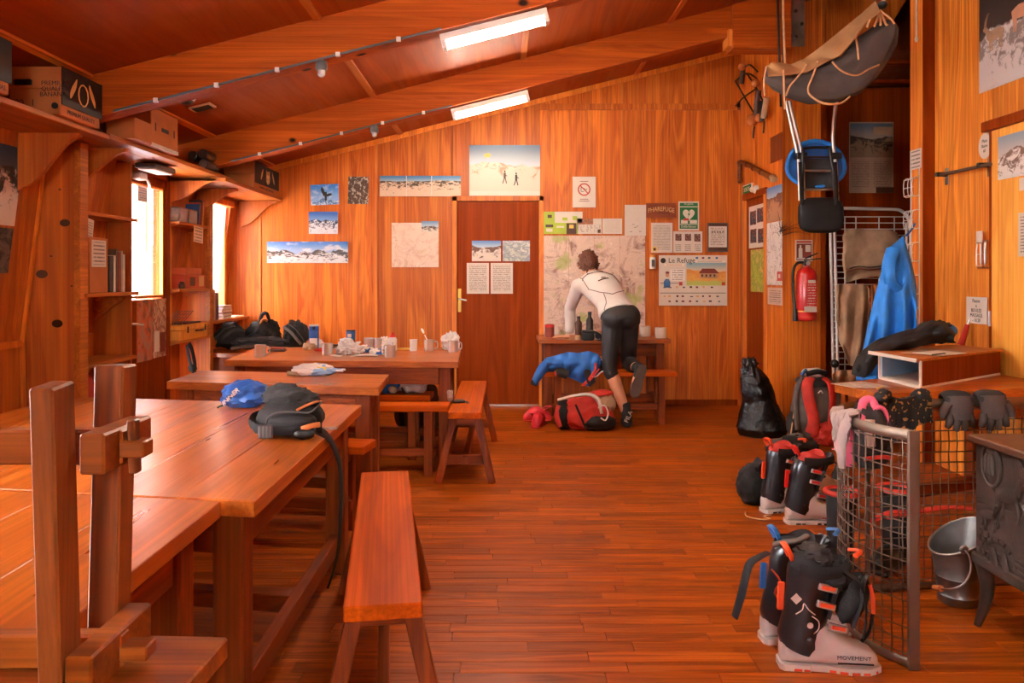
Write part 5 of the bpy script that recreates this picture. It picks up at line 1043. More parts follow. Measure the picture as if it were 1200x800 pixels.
G().tube([(.05, -.116, .04), (.08, -.118, .050), (.11, -.104, .052)], .004, 8, .009).obj('leather_tab', m_['cardboard'], HP, smooth=60); G().lump((.06, -.118, .022), (.035, .012, .018), 26, .2, 3, 3, .001).obj('side_buckle', m_['black_plastic'], HP, smooth=50)
pts = [HP.location + Vector((.10, -.10, .05))] + [P(px, py, y) for px, py, y in ((370, 503, 2.66), (380, 508, 2.69), (388, 517, 2.72), (394, 530, 2.74), (398, 545, 2.75), (400, 570, 2.75), (399, 600, 2.75), (397, 640, 2.75), (391, 668, 2.75), (384, 689, 2.75))]
G().tube(pts, [.004] * len(pts), 8, [.018, .018, .019, .019, .019, .019, .019, .018, .017, .013, .004], up=(0, 1, 0)).obj('hanging_strap', m_['black_fabric'], HP, True, 60)
o = thing('carabiner', 'tiny steel clip lying beside the black hip pack', 'clip', HP.location + Vector((.115, .085, 0))); G().tube([(.03 * math.cos(t * .52), .014 * math.sin(t * .52), .004) for t in range(12)], .003, 6, closed=True).obj('frame', m_['steel'], o, smooth=60); G().tube([(-.02, .012, .005), (.02, .013, .005)], .003, 6).obj('gate', m_['alu'], o, smooth=60)
# things on the bench at the end of the far table
o = thing('small_glass', 'small clear drinking glass at the corner of the bench', 'glass', on(527.5, 470, .45)); G().lathe([(0, 0), (.018, 0), (.022, .07), (.020, .07), (.017, .005), (0, .005)], 18).obj('wall', m_['clear_plastic'], o, smooth=40); G().lathe([(0, .006), (.017, .006), (.018, .02), (0, .02)], 18).obj('drink', m_['tan_fabric'], o, smooth=40)
o = thing('bunch_of_keys', 'dark gadget with a cord lying beside the small glass', 'gadget', on(537, 472, .45)); G().box((-.04, -.02, 0), (.045, .02, .018), .006, (0, 0, .3), (0, 0, 0)).obj('body', m_['black_plastic'], o); G().tube([(.04, .01, .008), (.06, .0, .006), (.068, -.02, .005), (.055, -.03, .005)], .004, 6).obj('cord', m_['charcoal_fabric'], o, smooth=60); G().box((-.02, -.012, .018), (.02, .01, .021), .001).obj('screen', m_['grey_plastic'], o)
# bags under the far table
def bag(name, label, loc, r, mat, seed, extra=(), amp=.15, cat='bag', rz=0):
    o = thing(name, label, cat, loc, rz); G().lump((0, 0, r[2] * .92), r, seed, amp, 2.3, 4, .001, ridge=.12).obj('body', m_[mat], o, smooth=55)
    for nm, mt, pts, a, b in extra: G().tube(pts, a, 8, b).obj(nm, m_[mt], o, smooth=60)
    return o
o = bag('daypack', 'bright blue small pack on the bench under the far table', (-.80, 5.40, .4508), (.075, .07, .085), 'cyan_fabric', 31, [('shoulder_strap', 'black_fabric', [(-.06, -.05, .03), (-.075, -.06, .08), (-.05, -.05, .13)], .004, .012)]); G().lump((.03, -.06, .03), (.03, .02, .03), 32, .1, 2, 3, .001).obj('front_pocket', m_['tan_fabric'], o, smooth=60)
o = bag('food_bag', 'crumpled pale grey bag beside the blue pack under the far table', (-.63, 5.40, .4508), (.09, .07, .08), 'pale_fabric', 33, [('dark_flap', 'black_fabric', [(-.08, -.03, .12), (-.02, -.06, .10), (.06, -.05, .12)], .01, .02)], .3)
o = bag('rucksack', 'dark maroon rucksack deep under the far table', (-.66, 5.98, .0), (.18, .12, .24), 'brown_print', 34, [('shoulder_strap', 'black_fabric', [(-.1, -.14, .1), (-.12, -.17, .3), (-.08, -.1, .5)], .006, .025), ('loop', 'orange_plastic', [(.05, -.15, .3), (.07, -.17, .36), (.1, -.15, .32)], .004, .006)])
# heap of black bags on the corner chest
def heap(label, px0, px1, py0, py1, y, seed, mat, M=None, extra=()):
    a, b = P(px0, py1, y), P(px1, py0, y); c = (a + b) / 2; rx, rz_ = (b.x - a.x) / 2, (b.z - a.z) / 2
    o = thing('black_bag', label, 'bag', (c.x, y, .6108)); zc = max(c.z - .61, rz_ * .8)
    G().lump((0, 0, zc), (rx * .92, .11 if y > 6.75 else .07, rz_ * 1.05), seed, .2, 2.4, 4, .001, ridge=.2).obj('body', m_[mat], o, smooth=50)
    for nm, mt, pts, aa, bb in extra: G().tube([(x * rx, -.13 * yy, z * rz_ * 2) for x, yy, z in pts], aa, 8, bb).obj(nm, m_[mt], o, smooth=60)
    return o
heap('black bag at the wall side of the dark heap on the corner chest', 253, 287, 379, 408, 6.86, 41, 'black_fabric', extra=[('strap', 'charcoal_fabric', [(-.6, 1, .2), (0, 1.2, .6), (.7, .8, .9)], .005, .016), ('zip', 'grey_plastic', [(-.8, .8, .5), (0, 1.0, .9), (.6, .7, 1.0)], .003, .003)])
heap('black bag in the middle of the dark heap, with an orange lining showing', 288, 331, 375, 408, 7.02, 42, 'black_fabric', extra=[('strap', 'charcoal_fabric', [(-.7, 1, .1), (-.2, 1.15, .5), (.5, 1.1, .3), (.8, .8, .6)], .005, .018), ('orange_lining', 'cardboard', [(-.05, .6, .9), (.1, .6, 1.05), (.3, .5, 1.0)], .02, .012), ('loop', 'black_fabric', [(-.1, .5, .85), (.0, .5, 1.2), (.25, .4, 1.25), (.4, .4, .9)], .012, .02)])
heap('black bag at the end of the dark heap, sloping down towards the drink carton', 332, 361, 377, 408, 6.88, 43, 'charcoal_fabric', extra=[('strap', 'grey_fabric', [(-.7, .9, .9), (0, 1.15, .7), (.7, .9, .25)], .005, .014), ('zip', 'grey_plastic', [(-.3, .8, 1.0), (.3, .9, .8), (.9, .6, .35)], .003, .003)])
heap('low dark bundle lying in front of the heap of black bags', 270, 340, 395, 409, 6.70, 44, 'charcoal_fabric', extra=[('strap', 'brown_print', [(-.8, 1, .4), (0, 1.1, .6), (.8, 1, .4)], .005, .014)])
# ================================================================ things on and under the small wall table
o = thing('red_tin', 'red round tin with a red lid at the end of the wall table', 'tin', on(644, 395.2)); G().lathe([(0, 0), (.042, 0), (.044, .005), (.044, .095)], 24).obj('body', m_['rust_print'], o, smooth=40); G().lathe([(.046, .095), (.046, .115), (.03, .125), (.0, .125)], 24).obj('lid', m_['red_paint'], o, smooth=40)
q = card('paper', .09, .09, m_['paper_white'], on(644, 394) + Vector((.05, .2, .06)), .2); tag(q, 'small torn white paper behind the red tin under the map', 'paper'); q.rotation_euler.x = -.2; q.location.z = .748; q.location.y = 7.50
for k, (px, py, hh, mt, lab) in enumerate(((691, 396.5, .245, 'dark_steel', 'tall dark steel thermos bottle beside the person'), (678, 394, .19, 'brown_print', 'dark brown glass bottle behind the thermos'))):
    o = thing('bottle', lab, 'bottle', on(px, py)); r = .034; G().lathe([(0, 0), (r, 0), (r, hh * .68), (r * .5, hh * .80), (r * .45, hh * .9)], 22).obj('body', m_[mt], o, smooth=40); G().lathe([(r * .52, hh * .88), (r * .52, hh), (0, hh)], 18).obj('cap', m_['black_plastic'], o, smooth=40)
o = thing('camera_bag', 'black camera bag with strap on the wall table before the person', 'bag', on(689, 399)); G().box((-.055, -.035, 0), (.055, .035, .085), .014).obj('body', m_['black_fabric'], o, smooth=50); G().box((-.058, -.038, .065), (.058, .036, .092), .01).obj('flap', m_['charcoal_fabric'], o, smooth=50); G().tube([(.05, 0, .08), (.1, -.01, .05), (.12, -.01, .008), (.08, -.03, .006)], .004, 8, .012).obj('strap', m_['black_fabric'], o, smooth=60)
o = thing('binoculars', 'black binoculars lying beside the camera bag on the wall table', 'binoculars', on(704, 397)); 
for s in (-1, 1): G().tube([(s * .03, -.05, .03), (s * .03, .0, .03), (s * .028, .05, .03)], [.029, .026, .018], 14).obj('barrel', m_['black_plastic'], o, smooth=50)
G().box((-.02, -.02, .02), (.02, .03, .04), .004).obj('bridge', m_['black_plastic'], o)
o = thing('jam_jar', 'small pale jar on the wall table beside the hand', 'jar', on(677, 398)); G().lathe([(0, 0), (.028, 0), (.03, .02), (.026, .03)], 18).obj('jar_body', m_['tan_fabric'], o, smooth=40); G().lathe([(.027, .03), (.027, .038), (0, .038)], 18).obj('lid', m_['carton_cream'], o, smooth=40)
for k, (px, py, lab) in enumerate(((756, 394, 'white paper roll on the wall table next to the person'), (774, 396, 'white paper roll at the end of the wall table'))):
    o = thing('paper_roll', lab, 'roll', on(px, py), 0, 'paper rolls on the wall table'); G().lathe([(.018, 0), (.048, 0), (.05, .004), (.05, .092), (.048, .096), (.018, .096), (.018, .0)], 26).obj('paper', m_['paper_white'], o, smooth=40); G().lathe([(.017, .01), (.0185, .01), (.0185, .0965), (.017, .0965)], 18).obj('core', m_['cardboard'], o, smooth=40)
o = thing('salt_jar', 'small glass jar with a red cap behind the person on the wall table', 'jar', on(746, 392.5)); G().lathe([(0, 0), (.02, 0), (.022, .06), (.018, .075)], 16).obj('jar_body', m_['clear_plastic'], o, smooth=40); G().lathe([(.02, .075), (.02, .1), (0, .1)], 16).obj('cap', m_['red_paint'], o, smooth=40)
# blue jacket and belt bag on the bench
J = thing('fleece_jacket', 'blue fleece jacket with red zip edges thrown over the wall bench', 'jacket', (.62, 6.66, .45))
def jk(px, py, y): return P(px, py, y)
def drape(pxs, top, bot, y0, bulge, sd):         # cloth hanging between an upper and a lower edge given along px
    def fn(u, v):
        t = u * (len(pxs) - 1); i = min(int(t), len(pxs) - 2); f = t - i
        L = lambda a: a[i] * (1 - f) + a[i + 1] * f
        px, a, b = L(pxs), L(top), L(bot); py = a + (b - a) * v
        y = y0 - bulge * math.sin(math.pi * min(1, v * 1.1)) + .03 * noise.noise(Vector((u * 7 + sd, v * 4, sd))) + .012 * math.sin(u * 31 + v * 5 + sd)
        return P(px, py, y)
    return fn
G().sheet(44, 26, drape([640, 652, 664, 676, 690, 700, 704], [420, 417, 413, 414, 412, 415, 422], [434, 436, 441, 446, 453, 440, 428], 6.56, .07, 3), .008).obj('body', m_['blue_fabric'], J, True, 60)
G().tube([jk(645, 424, 6.56), jk(636, 432, 6.54), jk(629, 443, 6.53), jk(626, 450, 6.53)], [.05, .045, .035, .028], 12).obj('sleeve', m_['blue_fabric'], J, True, 60); G().tube([jk(627, 446, 6.53), jk(625, 451, 6.53)], [.031, .031], 10).obj('cuff', m_['black_fabric'], J, True, 60)
G().tube([jk(664, 438, 6.52), jk(656, 436, 6.50), jk(651, 437, 6.49)], [.045, .04, .03], 12).obj('sleeve', m_['charcoal_fabric'], J, True, 60); G().tube([jk(652, 437, 6.49), jk(650.5, 437.5, 6.485)], [.033, .02], 10).obj('cuff', m_['red_fabric'], J, True, 60)
G().tube([jk(698, 425, 6.47), jk(697, 434, 6.46), jk(690, 444, 6.46), jk(682, 452, 6.47)], .010, 8, .005).obj('red_zip', m_['red_fabric'], J, True, 60); G().tube([jk(702, 432, 6.47), jk(694, 443, 6.46), jk(684, 452, 6.47)], .008, 8, .005).obj('red_zip', m_['red_fabric'], J, True, 60)
o = bag('belt_bag', 'orange brown pouch lying on the bench beside the blue jacket', (P(708, 432, 6.64).x, 6.66, .4508), (.075, .07, .065), 'cardboard', 46, [('pale_edge', 'pale_fabric', [(-.06, -.05, .09), (0, -.06, .11), (.06, -.05, .10)], .005, .006)])
o = bag('dark_jacket', 'black jacket spilling over the bench behind the person', (P(698, 440, 6.60).x, 6.60, .4508), (.12, .09, .05), 'black_fabric', 47, [('hanging_part', 'black_fabric', [(-.08, -.09, .04), (-.06, -.11, -.05), (-.04, -.11, -.09)], .05, .02), ('pale_cord', 'pale_fabric', [(-.1, -.1, .0), (-.02, -.12, -.03), (.03, -.12, .01), (.1, -.11, .03)], .005, .005)])
# red backpack on the floor
B = thing('red_backpack', 'red and black backpack lying on the floor before the wall bench', 'backpack', (.69, 6.42, 0))
G().lump((0, 0, .12), (.215, .14, .15), 51, .18, 2.2, 4, .001, ridge=.12).obj('body', m_['red_fabric'], B, smooth=55)
G().lump((.09, -.07, .065), (.15, .10, .075), 52, .15, 2.2, 4, .001).obj('bottom_pocket', m_['black_fabric'], B, smooth=55); G().lump((-.19, .0, .12), (.06, .12, .14), 53, .15, 2, 4, .001).obj('back_panel', m_['black_fabric'], B, smooth=55)
G().lump((.15, .02, .20), (.10, .08, .10), 54, .2, 2, 4).obj('side_bag', m_['tan_fabric'], B, smooth=55); G().lump((.13, .02, .29), (.10, .06, .03), 55, .3, 2, 3).obj('red_lid', m_['red_fabric'], B, smooth=55)
G().tube([(-.24, -.08, .25), (-.1, -.12, .29), (.02, -.13, .30), (.09, -.14, .25), (.11, -.16, .15)], [.022, .03, .035, .045, .05], 10, [.012, .014, .016, .02, .012]).obj('grey_strap', m_['pale_fabric'], B, smooth=60)
G().tube([(.08, -.17, .2), (.13, -.18, .22), (.16, -.18, .16), (.14, -.18, .10), (.10, -.18, .12)], .006, 8).obj('cord_loop', m_['white_plastic'], B, smooth=60)
G().tube([(-.10, -.13, .22), (-.06, -.155, .13), (-.02, -.16, .03)], .004, 8, .010).obj('black_strap', m_['black_fabric'], B, smooth=60); G().tube([(-.23, -.06, .2), (-.25, -.08, .12), (-.225, -.1, .03)], .025, 10, .015).obj('red_side', m_['red_fabric'], B, smooth=60)
# crocs
for k, (px, py, rz, lab) in enumerate(((630, 493, .25, 'crimson plastic clog under the wall bench, nearer the door'), (638, 499, .1, 'crimson plastic clog under the wall bench, nearer the backpack'))):
    p = on(px, py, 0); hz_ = 1.5; o = thing('plastic_clog', lab, 'shoe', (p.x - .05 * k, p.y, 0), rz + (2.9 if k == 0 else 1.2), 'pair of crimson clogs')
    ring = lambda x, w, hz: [Vector((x, w * math.cos(t * .5236),   .006 + max(0, 1.5 * hz * (.5 + .5 * math.sin(t * .5236))))) for t in range(12)]
    G().loft([ring(-.12, .03, .03), ring(-.10, .042, .05), ring(-.05, .045, .06), ring(.0, .048, .085), ring(.06, .05, .075), ring(.10, .04, .05), ring(.125, .02, .03)]).obj('upper', m_['crimson_plastic'], o, smooth=60)
    G().box((-.12, -.045, 0), (.12, .045, .018), .01).obj('sole', m_['red_fabric'], o); G().tube([(.0, -.05, .08), (-.08, -.045, .12), (-.12, 0, .125), (-.08, .045, .12), (.0, .05, .08)], .010, 8, .004).obj('heel_strap', m_['crimson_plastic'], o, smooth=60)
# ================================================================ hanging things on the far side of the room
# canvas stretcher roll slung under the roof
CV = thing('canvas_roll', 'rolled grey canvas rescue stretcher bound with cords, slung under the roof', 'stretcher', P(968, 100, 5.0))
def c5(px, py, y=5.0): return P(px, py, y)
ax = [(897, 86, .035, .05), (912, 93, .085, .075), (930, 98, .10, .10), (950, 100, .11, .13), (972, 97, .12, .155), (992, 88, .13, .165), (1010, 72, .12, .15), (1024, 56, .10, .125), (1035, 42, .075, .10), (1043, 28, .04, .06)]
rings = []
for i, (px, py, ry, rz_) in enumerate(ax):
    c = c5(px, py, 5.15 - .035 * i); a = c5(*ax[max(0, i - 1)][:2]); b = c5(*ax[min(len(ax) - 1, i + 1)][:2]); t = (b - a).normalized(); nrm = Vector((-t.z, 0, t.x))
    ring = []
    for k in range(36):
        w = 2 * math.pi * k / 36; f = 1 + .17 * noise.noise(Vector((px * .02, math.cos(w) * 2.2, math.sin(w) * 2.2))) + .05 * math.sin(w * 7 + px * .05)
        ring.append(c + nrm * math.sin(w) * rz_ * f * .92 + Vector((0, 1, 0)) * math.cos(w) * ry * f)
    rings.append(ring)
# refine between the rings
fine = []
for i in range(len(rings) - 1):
    for j in range(4):
        f = j / 4; fine.append([p * (1 - f) + q * f for p, q in zip(rings[i], rings[i + 1])])
fine.append(rings[-1])
G().loft(fine).obj('body', m_['canvas'], CV, True, 60)
e1 = [(899, 80), (905, 74), (925, 77), (942, 71), (965, 54), (990, 34), (1010, 18), (1027, 3)]; e2_ = [(900, 90), (925, 88), (946, 85), (970, 72), (985, 66), (1000, 48), (1014, 28), (1032, 14)]
def fl(u, v):
    t = u * 7; i = min(int(t), 6); f = t - i; a = [e1[i][k] * (1 - f) + e1[i + 1][k] * f for k in (0, 1)]; b = [e2_[i][k] * (1 - f) + e2_[i + 1][k] * f for k in (0, 1)]
    return P(a[0] * (1 - v) + b[0] * v, a[1] * (1 - v) + b[1] * v, 5.12 - .3 * u - .12 * v + .01 * math.sin(u * 30))
G().sheet(42, 6, fl, .012).obj('top_flap', m_['canvas_tan'], CV, True, 60)
for lst in ([(918, 82), (918.5, 95), (919, 112), (920, 128)], [(945, 76), (935, 90), (926, 100), (921, 112)], [(958, 72), (953, 88), (947, 103), (950, 112), (965, 121), (985, 121), (996, 113)], [(975, 72), (982, 80), (992, 86), (1005, 88), (1018, 81), (1030, 76)], [(898, 78), (895, 95), (896, 112)], [(1000, 38), (1004, 50), (1006, 70)]):
    G().tube([P(px, py, 4.83 if px > 960 else 4.9) for px, py in lst], .009, 7, .006).obj('cord', m_['rope'], CV, True, 60)
for k in range(5): G().tube([P(1031, 12, 4.78), P(1020 + 6 * k, 22 + 6 * (k % 2), 4.74), P(1016 + 8 * k, 32 - k, 4.74)], .007, 6).obj('tie', m_['rope'], CV, True, 60)
G().tube([P(1034, 8, 4.82), P(1050, -60, 4.85)], .012, 6).obj('hanging_rope', m_['rope'], CV, True, 60); G().tube([P(921, 92, 5.1), P(918, 20, 5.3), P(917, -75, 5.4)], .008, 6).obj('hanging_rope', m_['rope'], CV, True, 60); G().ball(P(1034, 6, 4.78), (.03, .03, .025), 10).obj('knot', m_['black_fabric'], CV, True, 60)
# child carrier
CC = thing('child_carrier', 'blue and black aluminium-framed carrier hanging in front of the column', 'carrier', P(956, 270, 5.85))
def c6(px, py, dy=0): return P(px, py, 5.85 + dy)
for px in (911, 916): G().tube([c6(px + 4, 125), c6(px, -12)], .009, 6).obj('hanging_rod', m_['dark_steel'], CC, True, 60)
for a, dx in (((921, 118), 0), ((925, 118), 5)):
    G().tube([c6(a[0], a[1], -.05 * (dx > 0)), c6(931 + dx, 165, 0), c6(936 + dx, 190), c6(937 + dx, 235)], .012, 10).obj('frame_tube', m_['alu'], CC, True, 60)
G().tube([c6(980, 118), c6(976, 160), c6(979, 190), c6(982, 235)], .014, 10).obj('frame_tube', m_['alu'], CC, True, 60)
sh = G(); rr = []
for k in range(7):
    t = k / 6; q = math.sin(t * math.pi / 2); rr.append([c6(956 + 34 * math.cos(w) * (1 - .75 * q ** 2), 197 - (32 if math.sin(w) > 0 else 22) * math.sin(w) * (1 - .75 * q ** 2), .06 + .16 * q) for w in (2 * math.pi * j / 28 for j in range(28))])
sh.loft(rr).obj('seat_shell', m_['blue_fabric'], CC, True, 60)
G().tube([c6(956 + 34 * math.cos(w), 197 - (32 if math.sin(w) > 0 else 22) * math.sin(w), .05) for w in (2 * math.pi * j / 28 for j in range(28))], .016, 8, closed=True).obj('shell_rim', m_['cyan_fabric'], CC, True, 60)
G().tube([c6(940, 236, -.04), c6(941, 182, -.04), c6(944, 174, -.04), c6(968, 173, -.04), c6(973, 178, -.04), c6(980, 236, -.04)], .012, 10).obj('stand_frame', m_['black_plastic'], CC, True, 60)
for py in (184, 200, 222): G().tube([c6(938, py, -.03), c6(981, py, -.03)], .009, 8).obj('cross_bar', m_['brushed_steel'] if py > 190 else m_['dark_steel'], CC, True, 60)
G().sheet(14, 14, lambda u, v: c6(942 + 37 * u, 186 + 36 * v, -.0 + .05 * math.sin(u * 3.14)), .008).obj('back_mesh', m_['charcoal_fabric'], CC, True, 60)
G().loft([[c6(962 + 27 * w * math.copysign(abs(math.cos(t)) ** .55, math.cos(t)), 252 - 21 * w * math.copysign(abs(math.sin(t)) ** .55, math.sin(t)), .02 + d) for t in (k * math.pi / 16 for k in range(32))] for d, w in ((.06, .8), (.05, .95), (0, 1.0), (-.045, .95), (-.06, .82))]).obj('lower_pouch', m_['black_fabric'], CC, True, 60)
for px in (938, 978): G().box(c6(px - 4, 186, -.03), c6(px + 5, 180, .03), .004).obj('clamp', m_['black_plastic'], CC, True); G().tube([c6(px, 190, -.04), c6(px + 1, 214, -.05), c6(px + 2, 240, -.04)], .018, 8, .008).obj('strap', m_['black_fabric'], CC, True, 60)
G().tube([c6(940, 236), c6(939, 225, -.02)], .016, 8).obj('foot', m_['alu'], CC, True, 60); G().tube([c6(982, 238), c6(981, 226, -.02)], .016, 8).obj('foot', m_['alu'], CC, True, 60)
# old tools on the partition
OT = thing('old_ice_tools', 'cluster of old wooden-handled ice tools hanging on the partition', 'tools', e2(890, 130, .05))
def e3(px, py, d=.05): d += .025; return e2(px, py, d)
for pts, r, mt, nm in (([(880, 80), (879, 90), (878, 98)], .026, 'brown_print', 'shaft'), ([(899, 106), (897, 122), (896, 135)], .028, 'brown_print', 'shaft'), ([(902, 119), (903, 132), (903, 142)], .022, 'black_plastic', 'shaft'), ([(909, 114), (907, 126), (905, 138)], .028, 'tan_fabric', 'shaft')):
    G().tube([e3(x, y) for x, y in pts], r, 8).obj(nm, m_[mt], OT, True, 60)
for x, y, r in ((880.5, 78, .038), (896, 97, .04), (893, 140, .055), (901, 138, .04)): G().ball(e3(x, y, .06), r, 12).obj('knob', m_['cardboard'], OT, True, 60)
for pts in ([(870, 95), (882, 115), (894, 135)], [(870, 95), (884, 86), (896, 92)], [(884, 86), (896, 104), (903, 118)], [(866, 124), (880, 114), (895, 104)], [(893, 148), (892, 155), (891.5, 162)], [(905, 142), (904.5, 150), (904, 156)], [(882, 78), (888, 76), (897, 84)]):
    G().tube([e3(x, y, .045) for x, y in pts], .008, 6).obj('iron_rod', m_['dark_steel'], OT, True, 60)
G().box(e3(864, 119, .03), e3(866, 126, .0), .002).obj('wall_clip', m_['dark_steel'], OT, True)
# ---- drying rack in the alcove with clothes
DR = thing('drying_rack', 'tall white wire clothes rack standing folded in the alcove', 'rack', (2.9, 6.25, 0))
def d6(px, py, y=6.25): return P(px, py, y)
for px, y in ((975, 6.3), (980, 6.22)): G().tube([d6(px - 2, 262, y), Vector((d6(px, 300, y).x, y - .05, 0))], .012, 8).obj('leg', m_['white_wire'], DR, True, 60)
G().tube([d6(984, 244), d6(1040, 245), d6(1056, 247), d6(1064, 256), d6(1067, 275), Vector((d6(1067, 300).x, 6.2, 0))], .013, 8).obj('outer_frame', m_['white_wire'], DR, True, 60)
G().tube([d6(1062, 262, 6.12), d6(1063, 330, 6.12), Vector((d6(1063, 300, 6.12).x, 6.12, 0))], .010, 8).obj('leg', m_['white_wire'], DR, True, 60)
for k in range(26):
    py = 254 + k * 7.2; G().tube([d6(977, py, 6.25), d6(1064, py, 6.25)], .0045, 5).obj('wire', m_['white_wire'], DR, True, 60)
for px in (990, 1003, 1030, 1048): G().tube([d6(px, 254, 6.258), d6(px, 434, 6.258)], .005, 5).obj('cross_wire', m_['white_wire'], DR, True, 60)
G().ball(d6(978, 426, 6.18), .035, 12).obj('lock_knob', m_['black_plastic'], DR, True, 60)
def hang(name, label, cat, pxs, top, bot, y, mat, seed, bulge=.03, fold=.02, ff=26, parts=(), th=.006, nu=48, nv=30):
    o = thing(name, label, cat, P(pxs[len(pxs) // 2], max(bot), y))
    def fn(u, v):
        t = u * (len(pxs) - 1); i = min(int(t), len(pxs) - 2); f = t - i; L = lambda a: a[i] * (1 - f) + a[i + 1] * f
        px, a, b = L(pxs), L(top), L(bot)
        yy = y - bulge * math.sin(math.pi * min(1, v + .1)) + fold * math.sin(u * ff + v * 3 + seed) * (.35 + .65 * v) + fold * 1.4 * noise.noise(Vector((u * 5 + seed, v * 3.5, seed)))
        return P(px, a + (b - a) * v, yy)
    G().sheet(nu, nv, fn, th).obj('cloth', m_[mat], o, True, 60)
    for nm, mt, pts, a, b in parts: G().tube([P(x, yy, q) for x, yy, q in pts], a, 8, b).obj(nm, m_[mt], o, True, 60)
    return o
hang('towel', 'greyish tan shirt spread over the upper wires of the drying rack', 'shirt', [988, 991, 1003, 1020, 1038, 1050, 1054], [278, 270, 268, 269, 269, 272, 282], [312, 331, 328, 324, 323, 318, 296], 6.17, 'tan_fabric', 1, .05, .02, 14, [('hem_stripe', 'carton_dark', [(992, 316, 6.14), (1005, 312, 6.125), (1020, 313, 6.125), (1036, 311, 6.13), (1047, 308, 6.14)], .010, .004), ('hem_stripe', 'rust_print', [(992, 319, 6.14), (1005, 315, 6.125), (1020, 316, 6.125), (1036, 314, 6.13), (1047, 311, 6.14)], .007, .004)])
hang('trousers', 'beige checked trousers hanging on the lower wires of the drying rack', 'trousers', [981, 984, 995, 1008, 1017, 1019], [335, 333, 333, 333, 334, 340], [378, 400, 428, 430, 398, 390], 6.13, 'tan_fabric', 2, .05, .035, 22)
hang('striped_towel', 'orange and beige striped towel hanging beside the trousers', 'towel', [1021, 1024, 1030, 1036, 1041], [334, 333, 331, 333, 340], [396, 404, 402, 396, 388], 6.14, 'cardboard', 3, .04, .03, 18, [('pale_stripe', 'pale_fabric', [(1027, 336, 6.12), (1026, 370, 6.11), (1027, 400, 6.12)], .016, .006)])
hang('grey_cloth', 'dull brown cloth low on the drying rack behind the side desk', 'cloth', [975, 985, 1000, 1010], [438, 434, 434, 440], [462, 465, 466, 462], 6.1, 'tan_fabric', 4, .03, .03, 20)
hang('blue_jacket', 'bright blue rain jacket hanging from the wire rack by the post', 'jacket', [1004, 1012, 1026, 1042, 1058, 1068, 1074], [440, 410, 345, 290, 277, 310, 340], [445, 447, 448, 446, 442, 425, 405], 5.1, 'cyan_fabric', 5, .10, .035, 24, [('hood_fold', 'cyan_fabric', [(1046, 292, 5.02), (1041, 312, 4.99), (1043, 330, 5.0), (1052, 338, 5.02), (1058, 330, 5.03)], .045, .03), ('hem_tape', 'blue_fabric', [(1004, 444, 5.04), (1020, 446, 5.0), (1040, 446, 5.0)], .008, .01), ('loop', 'blue_fabric', [(1062, 276, 5.14), (1069, 268, 5.22), (1072, 262, 5.27)], .008, .005)])
# ---- column foot: bin bag, rucksack, bottle, shoes
def sack(label, cx, cy, prof, lean, mat, seed, name='bin_bag', cat='bag', fold=.10):
    o = thing(name, label, cat, (cx, cy, 0)); rings = []; n = 44
    tot = prof[-1][1]; prof2 = []
    for i in range(len(prof) - 1):
        for j in range(5):
            f = j / 5; prof2.append((prof[i][0] * (1 - f) + prof[i + 1][0] * f, prof[i][1] * (1 - f) + prof[i + 1][1] * f))
    prof2.append(prof[-1])
    for r, z in prof2:
        q = z / tot; ring = []
        for k in range(n):
            w = 2 * math.pi * k / n; d = Vector((math.cos(w) * 1.6, math.sin(w) * 1.6, z * 6 + seed))
            f = 1 + fold * (noise.noise(d) + (1 - abs(noise.noise(d * 2.1)) * 2.4) * .6) + .35 * fold * math.sin(w * 9 + z * 9) * q
            ring.append(Vector((math.cos(w) * r * f + lean[0] * q ** 1.6, math.sin(w) * r * f * .8 + lean[1] * q, max(z + .02 * noise.noise(d * 1.3) * q, 0.001 if z < .004 else .004))))
        rings.append(ring)
    G().loft(rings).obj('film' if mat == 'bin_bag' else 'body', m_[mat], o, smooth=50); return o
o = sack('shiny black bin bag slumped against the partition by the side door', 2.07, 6.15, [(.10, 0), (.18, .003), (.20, .06), (.17, .15), (.13, .26), (.125, .36), (.11, .45), (.065, .53), (.02, .585)], (-.09, 0), 'bin_bag', 3)
G().lump((-.10, 0, .52), (.06, .04, .09), 63, .4, 3, 4, ridge=.3).obj('gathered_top', m_['bin_bag'], o, smooth=50)
R_ = thing('red_rucksack', 'grey and red climbing rucksack standing against the column', 'backpack', (2.36, 5.84, 0))
G().lump((0, 0, .25), (.165, .12, .235), 65, .08, 2, 4, .001).obj('body', m_['grey_fabric'], R_, smooth=60); G().lump((.0, .0, .47), (.13, .10, .05), 66, .15, 2, 4).obj('lid', m_['charcoal_fabric'], R_, smooth=60)
for x0, x1, w in ((-.09, -.055, .042), (.085, .075, .038)): G().tube([(x0 * .6, -.06, .50), (x0, -.10, .46), (x0, -.135, .35), (x1, -.135, .20), (x1 * 1.3, -.12, .10)], w, 10, .016).obj('red_panel', m_['red_fabric'], R_, smooth=60)
for x in (-.155, .15): G().tube([(x * .55, -.02, .5), (x * .95, -.05, .42), (x * 1.05, -.07, .28), (x, -.09, .12)], .016, 8, .025).obj('shoulder_strap', m_['grey_fabric'], R_, smooth=60); G().lump((x * 1.12, -.02, .15), (.04, .06, .09), 67, .15, 2, 3).obj('hip_pad', m_['charcoal_fabric'], R_, smooth=60)
G().lump((.06, -.10, .09), (.10, .06, .085), 68, .25, 3, 4, .001, ridge=.2).obj('red_shirt_pocket', m_['red_fabric'], R_, smooth=60)
G().tube([(-.02, -.13, .40), (-.005, -.142, .42), (.012, -.13, .40)], .005, 6).obj('haul_loop', m_['white_plastic'], R_, smooth=60); G().tube([(-.16, -.05, .3), (-.2, -.08, .12), (-.22, -.1, .02)], .005, 6).obj('dangling_cord', m_['rope'], R_, smooth=60)
